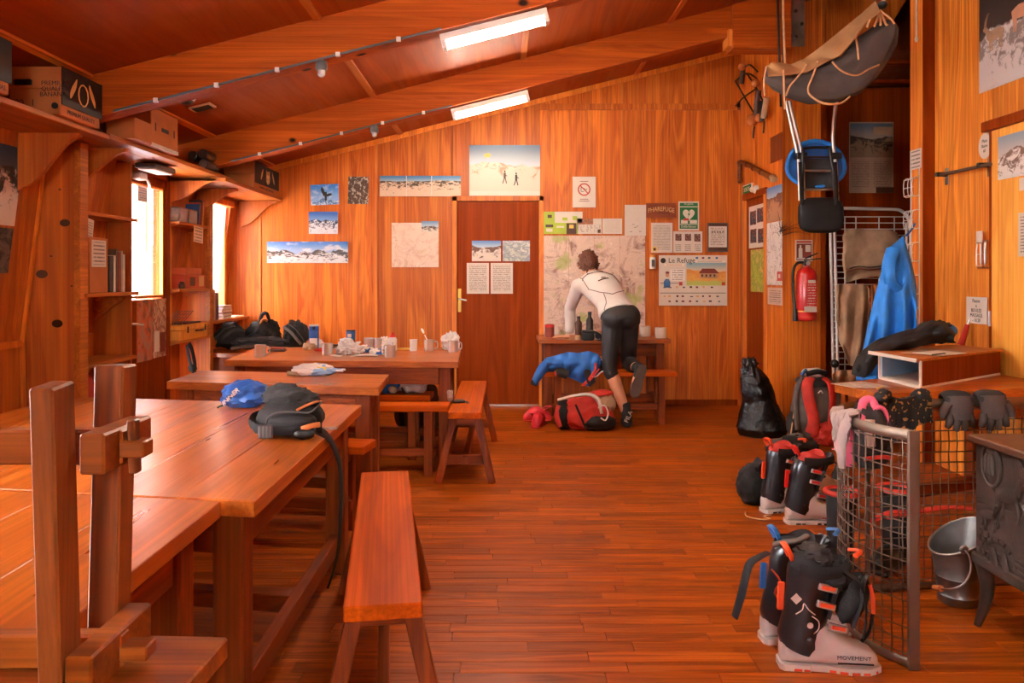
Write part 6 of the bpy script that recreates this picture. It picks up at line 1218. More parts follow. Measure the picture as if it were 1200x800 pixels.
o = bag('headwear', 'grey cap and buff lying on top of the climbing rucksack', (2.35, 5.82, .505), (.09, .07, .035), 'pale_fabric', 69, [('dark_band', 'black_fabric', [(-.08, -.06, .03), (0, -.07, .05), (.08, -.05, .03)], .012, .02), ('blue_band', 'blue_fabric', [(-.10, -.02, .02), (-.07, -.04, .06)], .02, .012)], .2, 'cap')
p = on(955, 521, 0); o = thing('water_bottle', 'dark grey drinking bottle standing before the climbing rucksack', 'bottle', (p.x, p.y, 0)); G().lathe([(0, 0), (.035, 0), (.037, .01), (.036, .10), (.032, .115), (.036, .13), (.035, .16), (.022, .18)], 20).obj('body', m_['grey_plastic'], o, smooth=40); G().lathe([(.025, .18), (.025, .205), (.01, .21), (.009, .225), (0, .226)], 16).obj('cap', m_['black_plastic'], o, smooth=40)
def shoe(label, px, py, rz, mat, sole='black_plastic', L=.27, hh=.11, lace='tan_fabric', grp=None):
    p = on(px, py, 0); o = thing('shoe', label, 'shoe', (p.x, p.y, 0), rz, grp)
    ring = lambda x, w, z1: [Vector((x, w * math.cos(t * .3927), .018 + max(0, z1 * (.5 + .5 * math.sin(t * .3927))))) for t in range(16)]
    G().loft([ring(-L * .5, .02, hh * .6), ring(-L * .46, .036, hh * .95), ring(-L * .36, .042, hh), ring(-L * .15, .04, hh * .95), ring(0, .045, hh * .72), ring(L * .2, .05, hh * .55), ring(L * .38, .046, hh * .48), ring(L * .47, .03, hh * .38), ring(L * .5, .012, hh * .2)]).obj('upper', m_[mat], o, smooth=60)
    G().loft([[Vector((x, w, 0)), Vector((x, w, .02)), Vector((x, -w, .02)), Vector((x, -w, 0))] for x, w in ((-L * .51, .022), (-L * .42, .042), (-L * .1, .04), (L * .2, .052), (L * .4, .046), (L * .51, .015))]).obj('sole', m_[sole], o, smooth=30)
    for k in range(4): G().tube([(-.02 + .025 * k, -.03, hh * .82 - k * .008), (-.02 + .025 * k, 0, hh * .88 - k * .008), (-.02 + .025 * k, .03, hh * .82 - k * .008)], .004, 6).obj('lace', m_[lace], o, smooth=60)
    G().lump((-L * .3, 0, hh * .98), (.05, .03, .014), 70, .1, 2, 3).obj('opening', m_['black_fabric'], o, smooth=60)
    return o
shoe('grey trainer lying toe-out beside the dark drinking bottle', 920, 527, math.pi * .95, 'grey_fabric'); shoe('dark trainer lying between the grey trainer and the drinking bottle', 938, 530, .1, 'charcoal_fabric')
shoe('worn brown and tan hiking shoe behind the white-soled ski boots', 974, 583, .35, 'tan_fabric', hh=.13); shoe('black hiking shoe standing close to the leg of the side desk', 985, 572, 1.2, 'black_fabric', hh=.16)
# ---- ski boots
def ski_boot(label, loc, rz, shell, cuff, liner, accent, sole_mat, lean=.0, txt=None, open_=1, grp=None):
    B = thing('ski_boot', label, 'boot', loc, rz, grp)
    def ring(x, w, z1, z0=.018, e=.75):
        out = []
        for k in range(20):
            t = 2 * math.pi * k / 20; c, s = math.cos(t), math.sin(t); out.append(Vector((x, w * math.copysign(abs(c) ** e, c), z0 + (z1 - z0) * (.5 + .5 * math.copysign(abs(s) ** e, s)))))
        return out
    sh = G().loft([ring(-.005, .026, .085), ring(.015, .038, .13), ring(.05, .045, .165), ring(.09, .047, .175), ring(.13, .047, .150), ring(.17, .049, .118), ring(.21, .052, .095), ring(.25, .050, .082), ring(.275, .040, .070), ring(.292, .022, .052)]).obj('shell', m_[shell], B, smooth=60)
    so = G().loft([[Vector((x, w, 0)), Vector((x, w, .02)), Vector((x, -w, .02)), Vector((x, -w, 0))] for x, w in ((-.012, .026), (.0, .04), (.08, .042), (.085, .034), (.13, .036), (.2, .050), (.26, .048), (.29, .03), (.305, .018))]).obj('sole', m_[shell], B, smooth=30)
    for x0, x1, w in ((0, .025, .036), (.03, .055, .040), (.06, .08, .040), (.14, .16, .040), (.17, .195, .047), (.205, .23, .050), (.24, .262, .047), (.272, .29, .032)): G().box((x0, -w - .002, .0005), (x1, w + .002, .009), .001).obj('tread_block', m_[sole_mat], so)
    cf = []
    for z, cx, rx, ry in ((.06, .045, .052, .050), (.085, .055, .068, .054), (.12, .06, .070, .053), (.16, .07, .070, .052), (.20, .074, .064, .051), (.24, .076 + lean * .2, .064, .053), (.275, .078 + lean * .5, .066, .056), (.30, .080 + lean, .068, .058)):
        cf.append([Vector((cx + rx * math.cos(t) * (1.0 if math.cos(t) < 0 else 1.05), ry * math.sin(t), z + (.03 * (1 - math.cos(t)) * .5 if z > .27 else 0) - (.0 if z > .1 else .02 * math.cos(t)))) for t in (2 * math.pi * k / 24 for k in range(24))])
    cuffo = G().loft(cf).obj('cuff', m_[cuff], B, smooth=60)
    ln = [[Vector((.080 + lean * f + rx * math.cos(t), ry * math.sin(t), z + .012 * math.sin(2 * t))) for t in (2 * math.pi * k / 24 for k in range(24))] for z, f, rx, ry in ((.28, .8, .060, .050), (.32, 1.1, .066, .054), (.352, 1.35, .068, .056), (.36, 1.4, .058, .046), (.335, 1.25, .050, .038), (.25, .7, .044, .032))]
    G().loft(ln).obj('liner', m_[liner], B, smooth=60)
    G().sheet(10, 14, lambda u, v: Vector((.135 + .05 * v * open_ + lean * v + .018 * math.cos((u - .5) * 2.6), (u - .5) * .085 * (1 - .25 * v), .17 + .215 * v - .03 * v * v * open_)), .012).obj('tongue', m_[cuff], B, smooth=60)
    G().tube([(.19 + lean + .02 * open_, -.03, .372), (.205 + lean + .03 * open_, .0, .378), (.19 + lean + .02 * open_, .03, .372)], .009, 8, .006).obj('tongue_loop', m_[accent], B, smooth=60)
    G().tube([(.03 + lean, -.059, .33), (.10 + lean, -.066, .325), (.17 + lean, -.048, .33), (.20 + lean, -.01, .33), (.19 + lean, .05, .325), (.1 + lean, .066, .325), (.03 + lean, .055, .33)], .004, 8, .02).obj('power_strap', m_['black_fabric'], B, smooth=60)
    G().tube([(.17 + lean, -.05, .33), (.21 + lean, -.075, .30), (.225 + lean, -.085, .22), (.215 + lean, -.088, .14)], .004, 8, [.018, .018, .016, .012], up=(0, 1, 0)).obj('strap_end', m_['black_fabric'], B, smooth=60)
    for s in (-1, 1):
        for z, x in ((.145, .16), (.215, .125), (.27, .13)):
            bk = G().bar((x - .03, s * .053, z + .012), (x + .03, s * .046, z - .004), .012, .022, .003).obj('buckle', m_['steel'], B); G().bar((x - .02, s * .060, z + .010), (x + .022, s * .055, z + .002), .005, .012, .001).obj('buckle_lever', m_[accent], bk)
        G().lathe([(.013, 0), (.013, .006), (.006, .008)], 14, (.075, s * .0525, .105), Matrix.Rotation(-H * s, 3, 'X')).obj('pivot_bolt', m_['dark_steel'], B, smooth=40)
    G().bar((-.005, 0, .18), (-.0, 0, .27), .022, .012, .003, (0, 1, 0)).obj('walk_lever', m_[accent], B)
    G().tube([(.02 + lean, -.02, .35), (.0 + lean, -.025, .39), (.0 + lean, .025, .39), (.02 + lean, .02, .35)], .005, 6, .010).obj('pull_loop', m_[accent], B, smooth=60)
    if txt: text(txt, .017, m_['print_ink'], B, (.21, -.0525, .056), (H, 0, 0), sx=1.15)
    G().box((.16, -.0525, .036), (.27, -.050, .040)).obj('side_stripe', m_['print_ink'] if txt != 'SCOTT' else m_['red_print'], B)
    return B
def foot(px, py): p = on(px, py, 0); return (p.x, p.y, 0)
b1 = ski_boot('white-soled ski touring boot with a navy cuff and orange treads, standing nearest the viewer', (.905, 2.50, 0), -.10, 'shell_white', 'shell_black', 'black_fabric', 'orange_plastic', 'orange_plastic', .01, 'MOVEMENT')
G().box((.02, -.0535, .225), (.045, -.052, .25), 0, (0, .8, 0)).obj('badge', m_['pale_fabric'], b1); 
g = G(); g.tube([(.03, -.055, .19), (.05, -.056, .205), (.055, -.056, .225), (.07, -.056, .205), (.09, -.055, .19)], .002, 5).tube([(.08, -.055, .185), (.1, -.0555, .17), (.10, -.055, .145), (.085, -.055, .13)], .002, 5).obj('flower_print', m_['pale_fabric'], b1, smooth=60); G().ball((.075, -.0545, .155), (.010, .002, .010), 8).obj('clover_print', m_['pale_fabric'], b1, smooth=60)
b2 = ski_boot('twin of the nearest white-soled ski boot, behind it and turned half away', (.905, 2.67, 0), .06, 'shell_white', 'shell_black', 'black_fabric', 'blue_print', 'orange_plastic', .03, None)
G().tube([(-.01, -.06, .325), (-.05, -.075, .315), (-.085, -.08, .29), (-.11, -.085, .20), (-.135, -.085, .12)], .005, 8, [.016, .02, .023, .024, .02], up=(0, 1, 0)).obj('hanging_strap', m_['black_fabric'], b2, smooth=60)
G().tube([(.0, -.065, .27), (.03, -.068, .23), (.01, -.068, .19), (.05, -.066, .15)], .004, 6).obj('orange_cord', m_['orange_plastic'], b2, smooth=60)
G().tube([(.01, -.055, .35), (.05, -.065, .362), (.10, -.06, .365), (.14, -.03, .368)], .013, 8, .010).obj('grey_collar', m_['grey_fabric'], b2, smooth=60)
G().lump((.215, -.02, .235), (.045, .04, .085), 81, .15, 2, 3, M=Matrix.Rotation(.35, 3, 'Y')).obj('open_tongue', m_['black_fabric'], b1, smooth=60)
G().tube([(.20, -.062, .16), (.225, -.066, .235), (.235, -.06, .30), (.255, -.045, .32)], .005, 8, .014, up=(0, 1, 0)).obj('tongue_strap', m_['shell_black'], b1, smooth=60)
G().tube([(.258, -.05, .29), (.266, -.052, .25), (.268, -.052, .20)], .004, 6, .007).obj('orange_tab', m_['orange_plastic'], b1, smooth=60)
G().tube([(.255, -.03, .30), (.272, -.034, .22), (.262, -.036, .14), (.235, -.04, .105)], .004, 8, .010, up=(0, 1, 0)).obj('loose_strap', m_['black_fabric'], b1, smooth=60)
G().lump((.10, .0, .36), (.055, .05, .035), 82, .3, 3, 4, ridge=.2).obj('liner_padding', m_['charcoal_fabric'], b1, smooth=60)
G().lump((.16, -.01, .30), (.05, .05, .05), 83, .25, 3, 4).obj('liner_fold', m_['black_fabric'], b1, smooth=60)
ski_boot('white and black ski boot with red lining, side-on before the hiking shoes', (1.46, 3.95, 0), .0, 'shell_white', 'shell_black', 'red_fabric', 'red_paint', 'black_plastic', .035, 'SCOTT')
ski_boot('partner of the boot with red lining, half hidden behind it beside the dark bag', (1.40, 4.13, 0), .25, 'shell_white', 'shell_black', 'red_fabric', 'orange_plastic', 'black_plastic', .02, None)
p = on(889, 595, 0); o = bag('dark_sack', 'dark stuff bag standing beside the white and black ski boots', (p.x - .0, 4.28, .0), (.09, .075, .115), 'black_fabric', 71, [('gathered_neck', 'black_fabric', [(0, 0, .17), (.02, 0, .22), (.04, 0, .245)], .035, .025), ('draw_cord', 'black_plastic', [(.0, -.06, .19), (.06, -.08, .12), (.05, -.09, .02)], .004, .004)], .18)
o = thing('loose_cord', 'thin pale cord curled on the floor before the dark stuff bag', 'cord', (1.32, 4.02, 0)); G().tube([(-.02, .10, .004), (-.04, .02, .004), (.02, -.03, .004), (.07, -.02, .004), (.05, .02, .004), (.10, .05, .004)], .004, 6).obj('cord', m_['rope'], o, smooth=60)
# ================================================================ fire guard
FG = thing('fire_guard', 'curved steel mesh fire guard with a flat rim, around the cast iron stove', 'guard', (1.4, 2.8, 0))
pth0 = [Vector((1.318, 2.466, 0)), Vector((1.262, 2.55, 0)), Vector((1.232, 2.66, 0)), Vector((1.232, 2.78, 0)), Vector((1.262, 2.90, 0)), Vector((1.33, 3.00, 0)), Vector((1.43, 3.06, 0)), Vector((1.55, 3.085, 0)), Vector((1.80, 3.115, 0)), Vector((2.10, 3.15, 0)), Vector((2.45, 3.19, 0))]
path = []
for i in range(len(pth0) - 1):
    for j in range(8):
        t = j / 8; p0 = pth0[max(0, i - 1)]; p1 = pth0[i]; p2 = pth0[i + 1]; p3 = pth0[min(len(pth0) - 1, i + 2)]
        path.append(.5 * ((2 * p1) + (p2 - p0) * t + (2 * p0 - 5 * p1 + 4 * p2 - p3) * t * t + (3 * p1 - p0 - 3 * p2 + p3) * t ** 3))
path.append(pth0[-1]); GH = .767
Z_ = Vector((0, 0, 1))
G().tube([p + Z_ * (GH - .016) for p in path], .006, 8, .019).obj('top_rim', m_['guard_steel'], FG, True, 40); G().tube([p + Z_ * .016 for p in path], .006, 8, .016).obj('bottom_rim', m_['guard_steel'], FG, True, 40)
for q, nm in ((path[0], 'end_post'), (path[-1], 'end_post')): G().box(q + Vector((-.02, -.006, 0)), q + Vector((.018, .006, GH)), .003).obj(nm, m_['guard_steel'], FG, True)
G().box(path[50] + Vector((-.008, -.008, 0)), path[50] + Vector((.008, .008, GH)), .002).obj('post', m_['guard_steel'], FG, True)
acc, marks = 0, []
for i in range(len(path) - 1):
    L = (path[i + 1] - path[i]).length
    while acc <= L: marks.append(path[i] + (path[i + 1] - path[i]) * (acc / L)); acc += .036
    acc -= L
g = G()
for k, q in enumerate(marks):
    g.tube([q + Z_ * (.02 + (GH - .04) * j / 14) + Vector((0, .0025 * (-1) ** j, 0)) for j in range(15)],   .0025, 5)
for j in range(1, 18): g.tube([q + Z_ * (GH * j / 18) for q in path[::2]],   .0025, 5)
g.obj('wire_mesh', m_['rusty_steel'], FG, True, 60, kind='stuff')
def rail_pt(px): # point on the guard rim that shows at px on its far side
    return min(path[34:], key=lambda q: abs(CX + F * q.x / q.y - px)) + Z_ * GH
# gloves on the rim
def glove(label, px, rz, sd):
    q = rail_pt(px); o = thing('work_glove', label, 'glove', q, rz, 'dark gloves drying on the fire guard')
    G().tube([(-.0, .028, .0), (0, .010, .018), (0, -.016, .012), (0, -.026, -.012)], [.054, .060, .062, .058], 16, .017, up=(0, 1, .3)).obj('cuff', m_['charcoal_fabric'], o, smooth=60)
    G().tube([(0, -.018, .012), (0, -.028, -.025), (.002, -.030, -.062), (.002, -.028, -.075)], [.056, .056, .054, .048], 16, .020, up=(0, 1, 0)).obj('palm', m_['canvas'], o, smooth=60)
    for k, (x, L, a) in enumerate(((-.042, .052, -.22), (-.015, .064, -.05), (.013, .062, .08), (.040, .048, .22))): G().tube([(x, -.030, -.058), (x + a * L * .5, -.036, -.058 - L * .55), (x + a * L, -.031, -.058 - L)], [.0155, .015, .011], 10, .0135).obj('finger', m_['canvas'], o, smooth=60)
    s = -1 if sd else 1; G().tube([(s * .048, -.03, -.015), (s * .070, -.034, -.045), (s * .072, -.034, -.072)], [.017, .016, .011], 10).obj('thumb', m_['canvas'], o, smooth=60)
    return o
glove('dark brown glove drying on the fire guard rim before the letter box', 1117, .05, 1); glove('dark brown glove drying on the fire guard rim towards the light door', 1161, .05, 0)
# speckled cloth, pink vest, goggles over the rim
q = rail_pt(1062); o = thing('speckled_cloth', 'black cloth speckled with gold hanging over the fire guard', 'cloth', q)
def rail_at(t): i = min(int(t), len(path) - 2); return path[i] * (1 - t + i) + path[i + 1] * (t - i)
def sc_(u, v):
    c = rail_at(53.5 + u * 8.0); f = .012 * math.sin(u * 21 + v * 3)
    if v < .25: return Vector((c.x, c.y + .035 - .06 * v, GH + .012 - (.25 - v) * .3 + .006 * math.sin(u * 9)))
    return Vector((c.x, c.y - .024 - abs(f) * (v - .2), GH + .018 + .010 * math.sin(u * 9) * (1 - v) - (v - .25) * (.19 + .05 * math.sin(u * 5))))
G().sheet(34, 18, sc_, .006).obj('cloth', m_['dotted_cloth'], o, True, 60)
for t, r in ((54.5, .035), (60.5, .04)): G().lump(rail_at(t) + Z_ * (GH + .015) + Vector((0, -.01, 0)), (r, .03, .03), 73, .3, 2, 3, ridge=.2).obj('fold', m_['dotted_cloth'], o, True, 60)
o = thing('pink_vest', 'grey and pink sports top hanging over the outer side of the fire guard', 'clothing', path[20] + Z_ * GH)
def pv(u, v):
    i = int(18 + u * 14); c = path[i]; nrm = Vector((path[i + 1].y - path[i].y, -(path[i + 1].x - path[i].x), 0)).normalized() * -1
    d = .018 + .02 * noise.noise(Vector((u * 4, v * 3, 1))) if v > .3 else -.02
    return c + nrm * (-d if False else d) + Z_ * (GH + .014 + .012 * math.sin(u * 6) - max(0, v - .3) * (.12 + .10 * math.sin(u * 3.1)) - max(0, .2 - v) * .4)
G().sheet(24, 20, pv, .005).obj('grey_part', m_['vest_cloth'], o, True, 60)
G().tube([P(1000, 486, 2.78), P(994, 500, 2.76), P(990, 522, 2.74), P(992, 545, 2.74)], [.02, .028, .034, .03], 10, [.01, .012, .012, .01]).obj('pink_part', m_['pink_fabric'], o, True, 60); G().tube([P(1006, 482, 2.74), P(996, 486, 2.72), P(988, 505, 2.71), P(986, 530, 2.71), P(987, 548, 2.71)], [.014, .02, .022, .02, .014], 10, [.01] * 5).obj('pale_strap', m_['vest_cloth'], o, True, 60)
o = thing('goggles', 'pink-framed sports goggles hanging on the fire guard rim', 'goggles', P(1030, 487, 3.0))
G().tube([P(1030 + 9 * math.cos(t), 489 + 12 * math.sin(t), 2.98) for t in (k * math.pi / 9 for k in range(18))], .011, 8, .009, closed=True).obj('frame', m_['pink_fabric'], o, True, 60); G().ball(P(1030, 489, 2.985), (.026, .008, .036), 16).obj('lens', m_['shell_black'], o, True, 60); G().tube([P(1026, 478, 2.98), P(1022, 468, 3.0), P(1012, 470, 3.0), P(1010, 485, 2.96), P(1016, 497, 2.93)], .016, 8, .006).obj('strap', m_['pink_fabric'], o, True, 60); G().tube([P(1008, 474, 3.0), P(1003, 490, 2.95)], .018, 8, .008).obj('strap_pad', m_['black_fabric'], o, True, 60)
o = bag('grey_gaiters', 'grey and black gaiters hanging inside the fire guard behind its mesh', (1.42, 2.97, .52), (.07, .05, .12), 'charcoal_fabric', 75, [('red_trim', 'red_fabric', [(-.05, -.05, .05), (.02, -.06, .06), (.06, -.04, .05)], .006, .008), ('hook_strap', 'black_fabric', [(0, .0, .2), (-.01, .04, .245), (-.02, .06, .252)], .01, .006), ('pale_panel', 'pale_fabric', [(-.03, -.055, .2), (-.03, -.06, .1)], .02, .01)], .2, 'gaiters')
# boots with red edging behind the guard
for k, (x, y, lab) in enumerate(((1.46, 3.33, 'tall black boot with red edging standing behind the mesh, nearer the curved end'), (1.72, 3.38, 'tall black boot with red edging standing behind the mesh, nearer the bucket'))):
    o = thing('winter_boot', lab, 'boot', (x, y, 0), -2.6 + .2 * k, 'pair of black winter boots')
    G().tube([(0, 0, .02), (.0, 0, .10), (-.005, 0, .22), (-.01, 0, .33)], [.05, .052, .058, .064], 18).obj('shaft', m_['black_fabric'], o, smooth=60); G().tube([(-.03, 0, .05), (.06, 0, .05), (.15, 0, .042), (.19, 0, .03)], [.045, .05, .048, .025], 14).obj('foot', m_['black_plastic'], o, smooth=60)
    G().box((-.06, -.05, 0), (.2, .05, .02), .008).obj('sole', m_['black_plastic'], o); G().tube([(-.01 + .066 * math.cos(t * .3927), .066 * math.sin(t * .3927), .33) for t in range(16)], .012, 8, closed=True).obj('red_edging', m_['red_fabric'], o, smooth=60)
o = thing('red_sling', 'bright red woven sling lying across the tops of the black boots', 'strap', (1.6, 3.36, .34)); G().tube([P(1018, 612, 3.22), P(1030, 606, 3.25), P(1045, 600, 3.3), P(1060, 599, 3.33), P(1085, 598, 3.38), P(1110, 594, 3.4), P(1138, 596, 3.4)], .018, 8, .008).obj('band', m_['red_fabric'], o, True, 60); G().tube([P(1040, 606, 3.25), P(1055, 604, 3.29), P(1072, 604, 3.32)], .014, 8, .008).obj('second_loop', m_['red_fabric'], o, True, 60)
# ---- bucket
BK = thing('coal_bucket', 'dented galvanised coal bucket with a slanted mouth, behind the stove', 'bucket', (1.765, 2.985, 0))
rr = []
for z, r in ((0, .066), (.006, .070), (.03, .070), (.034, .074), (.04, .071), (.10, .078), (.104, .081), (.11, .079), (.16, .085), (.20, .09)):
    rr.append([Vector((r * math.cos(t), r * math.sin(t), z)) for t in (2 * math.pi * k / 32 for k in range(32))])
for f in (.33, .66, 1.0): rr.append([Vector(((.09 + .02 * f) * math.cos(t) + .01 * f, (.09 + .01 * f) * math.sin(t), .20 + f * (.055 + .06 * math.cos(t - .15)))) for t in (2 * math.pi * k / 32 for k in range(32))])
inn = [[Vector((p.x * .95, p.y * .95, p.z - .002)) for p in rr[-1]], [Vector((.075 * math.cos(t), .075 * math.sin(t), .10)) for t in (2 * math.pi * k / 32 for k in range(32))]]
G().loft(rr + inn).obj('body', m_['galvanised'], BK, smooth=45)
G().tube([p + Vector((0, 0, .001)) for p in rr[-1]], .005, 6, closed=True).obj('rim', m_['brushed_steel'], BK, smooth=60)
G().tube([(-.03, -.098, .235), (-.022, -.112, .215), (-.026, -.128, .175), (-.045, -.136, .14), (-.07, -.136, .115), (-.095, -.115, .095), (-.112, -.085, .085)], .004, 6).obj('handle', m_['brushed_steel'], BK, smooth=60); G().tube([(-.112, -.085, .085), (-.118, -.05, .075)], .012, 8).obj('grip', m_['cardboard'], BK, smooth=60); G().lathe([(.018, 0), (.014, .008)], 12, (-.03, -.092, .235), Matrix.Rotation(H, 3, 'X')).obj('ear', m_['brushed_steel'], BK)
# ---- stove
ST = thing('wood_stove', 'cast iron wood stove with reliefs of animals and a medallion on its side', 'stove', (2.03, 2.46, 0))
sx0, sx1, sy0, sy1 = 1.715, 2.36, 2.10, 2.79
G().box((sx0 - .02, sy0 - .03, .662), (sx1 + .02, sy1 + .02, .69), .006).obj('top_plate', plain('stove_top', '6b4632', .5, .3, .25, 10, .3, 50), ST, True); G().box((sx0, sy0, .25), (sx1, sy1, .662), .004).obj('body', m_['cast_iron'], ST, True); G().box((sx0 - .012, sy0 - .012, .225), (sx1 + .012, sy1 + .012, .265), .006).obj('base_frame', m_['cast_iron'], ST, True)
for x in (sx0 + .02, sx1 - .02):
    for y in (sy0 + .02, sy1 - .02): G().tube([(x, y, .235), (x + (.01 if x < 2 else -.01), y, .12), (x - (.02 if x < 2 else -.02), y + (.01 if y > 2.4 else -.01), .0)], [.032, .022, .012], 10).obj('leg', m_['cast_iron'], ST, True, 60)
def sf(px, py, d=0):
    y = F * sx0 / (px - CX); return Vector((sx0 - d, y, CH + (HY - py) * y / F))
G().box((sx0 - .006, sy0 + .01, .455), (sx0 + .002, sy1 - .01, .468), .002).obj('band', m_['cast_iron'], ST, True)
cm_ = sf(1163, 545)
G().tube([cm_ + Vector((-.004, .052 * math.cos(t), .072 * math.sin(t))) for t in (k * math.pi / 12 for k in range(24))], .007, 8, closed=True).obj('medallion_rim', m_['cast_iron'], ST, True, 60); G().ball(cm_, (.008, .046, .066), 18).obj('medallion', m_['cast_iron'], ST, True, 60)
for d in (-.018, 0, .018): G().tube([cm_ + Vector((-.010, d, -.03)), cm_ + Vector((-.012, d, .02)), cm_ + Vector((-.010, d * .6, .04))], [.008, .009, .005], 8).obj('relief_figure', m_['cast_iron'], ST, True, 60)
def beast(px, py, s, nm='relief_animal'):
    c = sf(px, py); V = lambda a, b, d=.006: c + Vector((-d, -a * s, b * s))
    g = G().tube([V(-.045, .0), V(0, .01, .01), V(.04, .02, .008)], [.014 * s, .02 * s, .015 * s], 8, .005, up=(1, 0, 0)).tube([V(.035, .02), V(.05, .055, .008), V(.065, .06)], [.013 * s, .010 * s, .006 * s], 8, .005, up=(1, 0, 0))
    for a, b in ((-.04, -.05), (-.025, -.06), (.03, -.055), (.05, -.03)): g.tube([V(a, .0), V(a * 1.1 + .01, b * .5), V(a * 1.2, b)], [.008 * s, .006 * s, .004 * s], 6, .004, up=(1, 0, 0))
    for d in (0, .008): g.tube([V(.05 + d, .065), V(.045 + d, .1), V(.02 + d, .13)], [.005 * s, .004 * s, .002 * s], 6, .003, up=(1, 0, 0))
    return g.obj(nm, m_['cast_iron'], ST, True, 60)
beast(1160, 605, .85); beast(1183, 585, 1.3); beast(1212, 560, 1.2)
ca = sf(1172, 650)
for k in range(8):
    t0, t1 = math.pi * k / 8 + .03, math.pi * (k + 1) / 8 - .03; G().tube([ca + Vector((-.003, .085 * math.cos(t), .075 * math.sin(t) - .03)) for t in (t0, (t0 + t1) / 2, t1)], .010, 6, .004, up=(1, 0, 0)).obj('arch_stone', m_['cast_iron'], ST, True, 60)
for k in range(16):
    c = ca + Vector((0, .07 + .028 * (k % 3) + .014 * (k // 3 % 2), -.04 + .022 * (k // 3)))
    if c.y < sy1 - .02: G().box(c + Vector((-.008, -.012, -.009)), c + Vector((.002, .012, .009)), .003).obj('relief_stone', m_['cast_iron'], ST, True)
for y_, s in ((.02, 1), (-.04, .8)): G().tube([ca + Vector((-.005, y_, -.05)), ca + Vector((-.010, y_, -.01)), ca + Vector((-.006, y_ + .01, .015))], [.022 * s, .018 * s, .010 * s], 8, .006, up=(1, 0, 0)).obj('relief_person', m_['cast_iron'], ST, True, 60)
for k in range(3): G().tube([Vector((sx0 - .003, sy0 + .05 + .12 * j, .285 + .012 * k + .010 * math.sin(j * 1.7 + k))) for j in range(6)], .006, 6, .003, up=(1, 0, 0)).obj('relief_wave', m_['cast_iron'], ST, True, 60)
# ================================================================ on the side desk
LB = thing('letter_box', 'open-fronted letter box with pale blue inside and brown side on the side desk', 'box', (2.3, 4.2, .7008))
a, b, c, d = Vector((2.10, 3.86, .7008)), Vector((2.86, 4.42, .7008)), Vector((2.74, 4.72, .7008)), Vector((2.085, 4.25, .7008)); hb = .148
def ex(p): return Vector((p.x, p.y, .7008))
bl = plain('pale_blue_board', 'a9c3d6', .6, 0, .05); 
G().prism([a, b, c, d], (0, 0, .012)).obj('bottom', m_['print_white'], LB, True); n1 = (b - a).cross(Z_).normalized() * -.012
G().prism([a + Z_ * .012, b + Z_ * .012, b + n1 + Z_ * .012, a + n1 + Z_ * .012], (0, 0, hb - .024)).obj('side_panel', m_['door_wood'], LB, True)
n2 = (c - d).cross(Z_).normalized() * .012
G().prism([d + Z_ * .012, c + Z_ * .012, c + n2 + Z_ * .012, d + n2 + Z_ * .012], (0, 0, hb - .024)).obj('side_panel', bl, LB, True)
m1, m2 = a * .45 + b * .55 + n1, d * .45 + c * .55 + n2; G().prism([m1 + Z_ * .012, m2 + Z_ * .012, m2 + Vector((.01, 0, .012)), m1 + Vector((.01, 0, .012))], (0, 0, hb - .024)).obj('back_panel', bl, LB, True)
av = a + Vector((-.03, -.015, 0)); dv = d + Vector((-.05, .02, 0))
G().prism([av + Z_ * (hb - .012), b + Vector((.01, -.01, hb - .012)), c + Z_ * (hb - .012), dv + Z_ * (hb - .012)], (0, 0, .012)).obj('lid', m_['shelf_y'], LB, True)
G().bar(av + Vector((-.004, 0, hb - .005)), dv + Vector((-.004, 0, hb - .005)), .008, .018).obj('white_edge', m_['print_white'], LB, True); 
for p_, q_ in ((a, a + Z_ * (hb - .012)), (d, d + Z_ * (hb - .012)), (a, d)): G().bar(p_ + Vector((-.004, 0, .004)), q_ + Vector((-.004, 0, .004)), .010, .012).obj('white_edge', m_['print_white'], LB, True)
zl = .7008 + hb + .001
for k, (x, y, rz, w, hh, mt, lab) in enumerate(((2.36, 4.22, .75, .20, .36, 'tan_fabric', 'open brown folder lying on the letter box lid'), (2.34, 4.12, .55, .16, .24, 'paper_white', 'pale sheet lying on the folder on the letter box lid'))):
    o = tag(G().box((-w / 2, -hh / 2, 0), (w / 2, hh / 2, .003)).obj('folder' if k == 0 else 'paper_sheet', m_[mt], loc=(x, y, zl + .004 * k), rot=(0, 0, rz - H)), lab, 'folder' if k == 0 else 'paper')
o = thing('pen', 'dark pen lying along the folder on the letter box lid', 'pen', (2.28, 4.02, zl + .006), .6); G().tube([(-.07, 0, .004), (.06, 0, .004)], .004, 8).obj('barrel', m_['black_plastic'], o, smooth=60); G().tube([(.06, 0, .004), (.072, 0, .004)], [.004, .001], 8).obj('tip', m_['steel'], o, smooth=60)
for k, (px, py, rz, lab) in enumerate(((1010, 452, .3, 'open newspaper page lying at the end corner of the side desk'), (1024, 455, .1, 'smaller printed slip lying on the newspaper page on the side desk'))):
    p = on(px, py + (0 if k == 0 else -1)); me = card_mesh(.22 - .08 * k, .17 - .05 * k, .0012); me.materials.append(print_text('print_news%d' % k, rows=12, cols=2, dens=.4)); o = tag(link('newspaper' if k == 0 else 'paper_slip', me, None, p + Vector((.0, .03, .002 * k)), Euler((-H, 0, rz))), lab, 'paper')
o = thing('pencil', 'yellow pencil beside the papers on the side desk', 'pencil', on(1031, 456) + Vector((0, 0, .004)), .9); G().tube([(-.06, 0, .004), (.05, 0, .004)], .0045, 6).obj('shaft', m_['yellow_print'], o); G().tube([(.05, 0, .004), (.065, 0, .004)], [.0045, .0008], 6).obj('tip', m_['tan_fabric'], o)
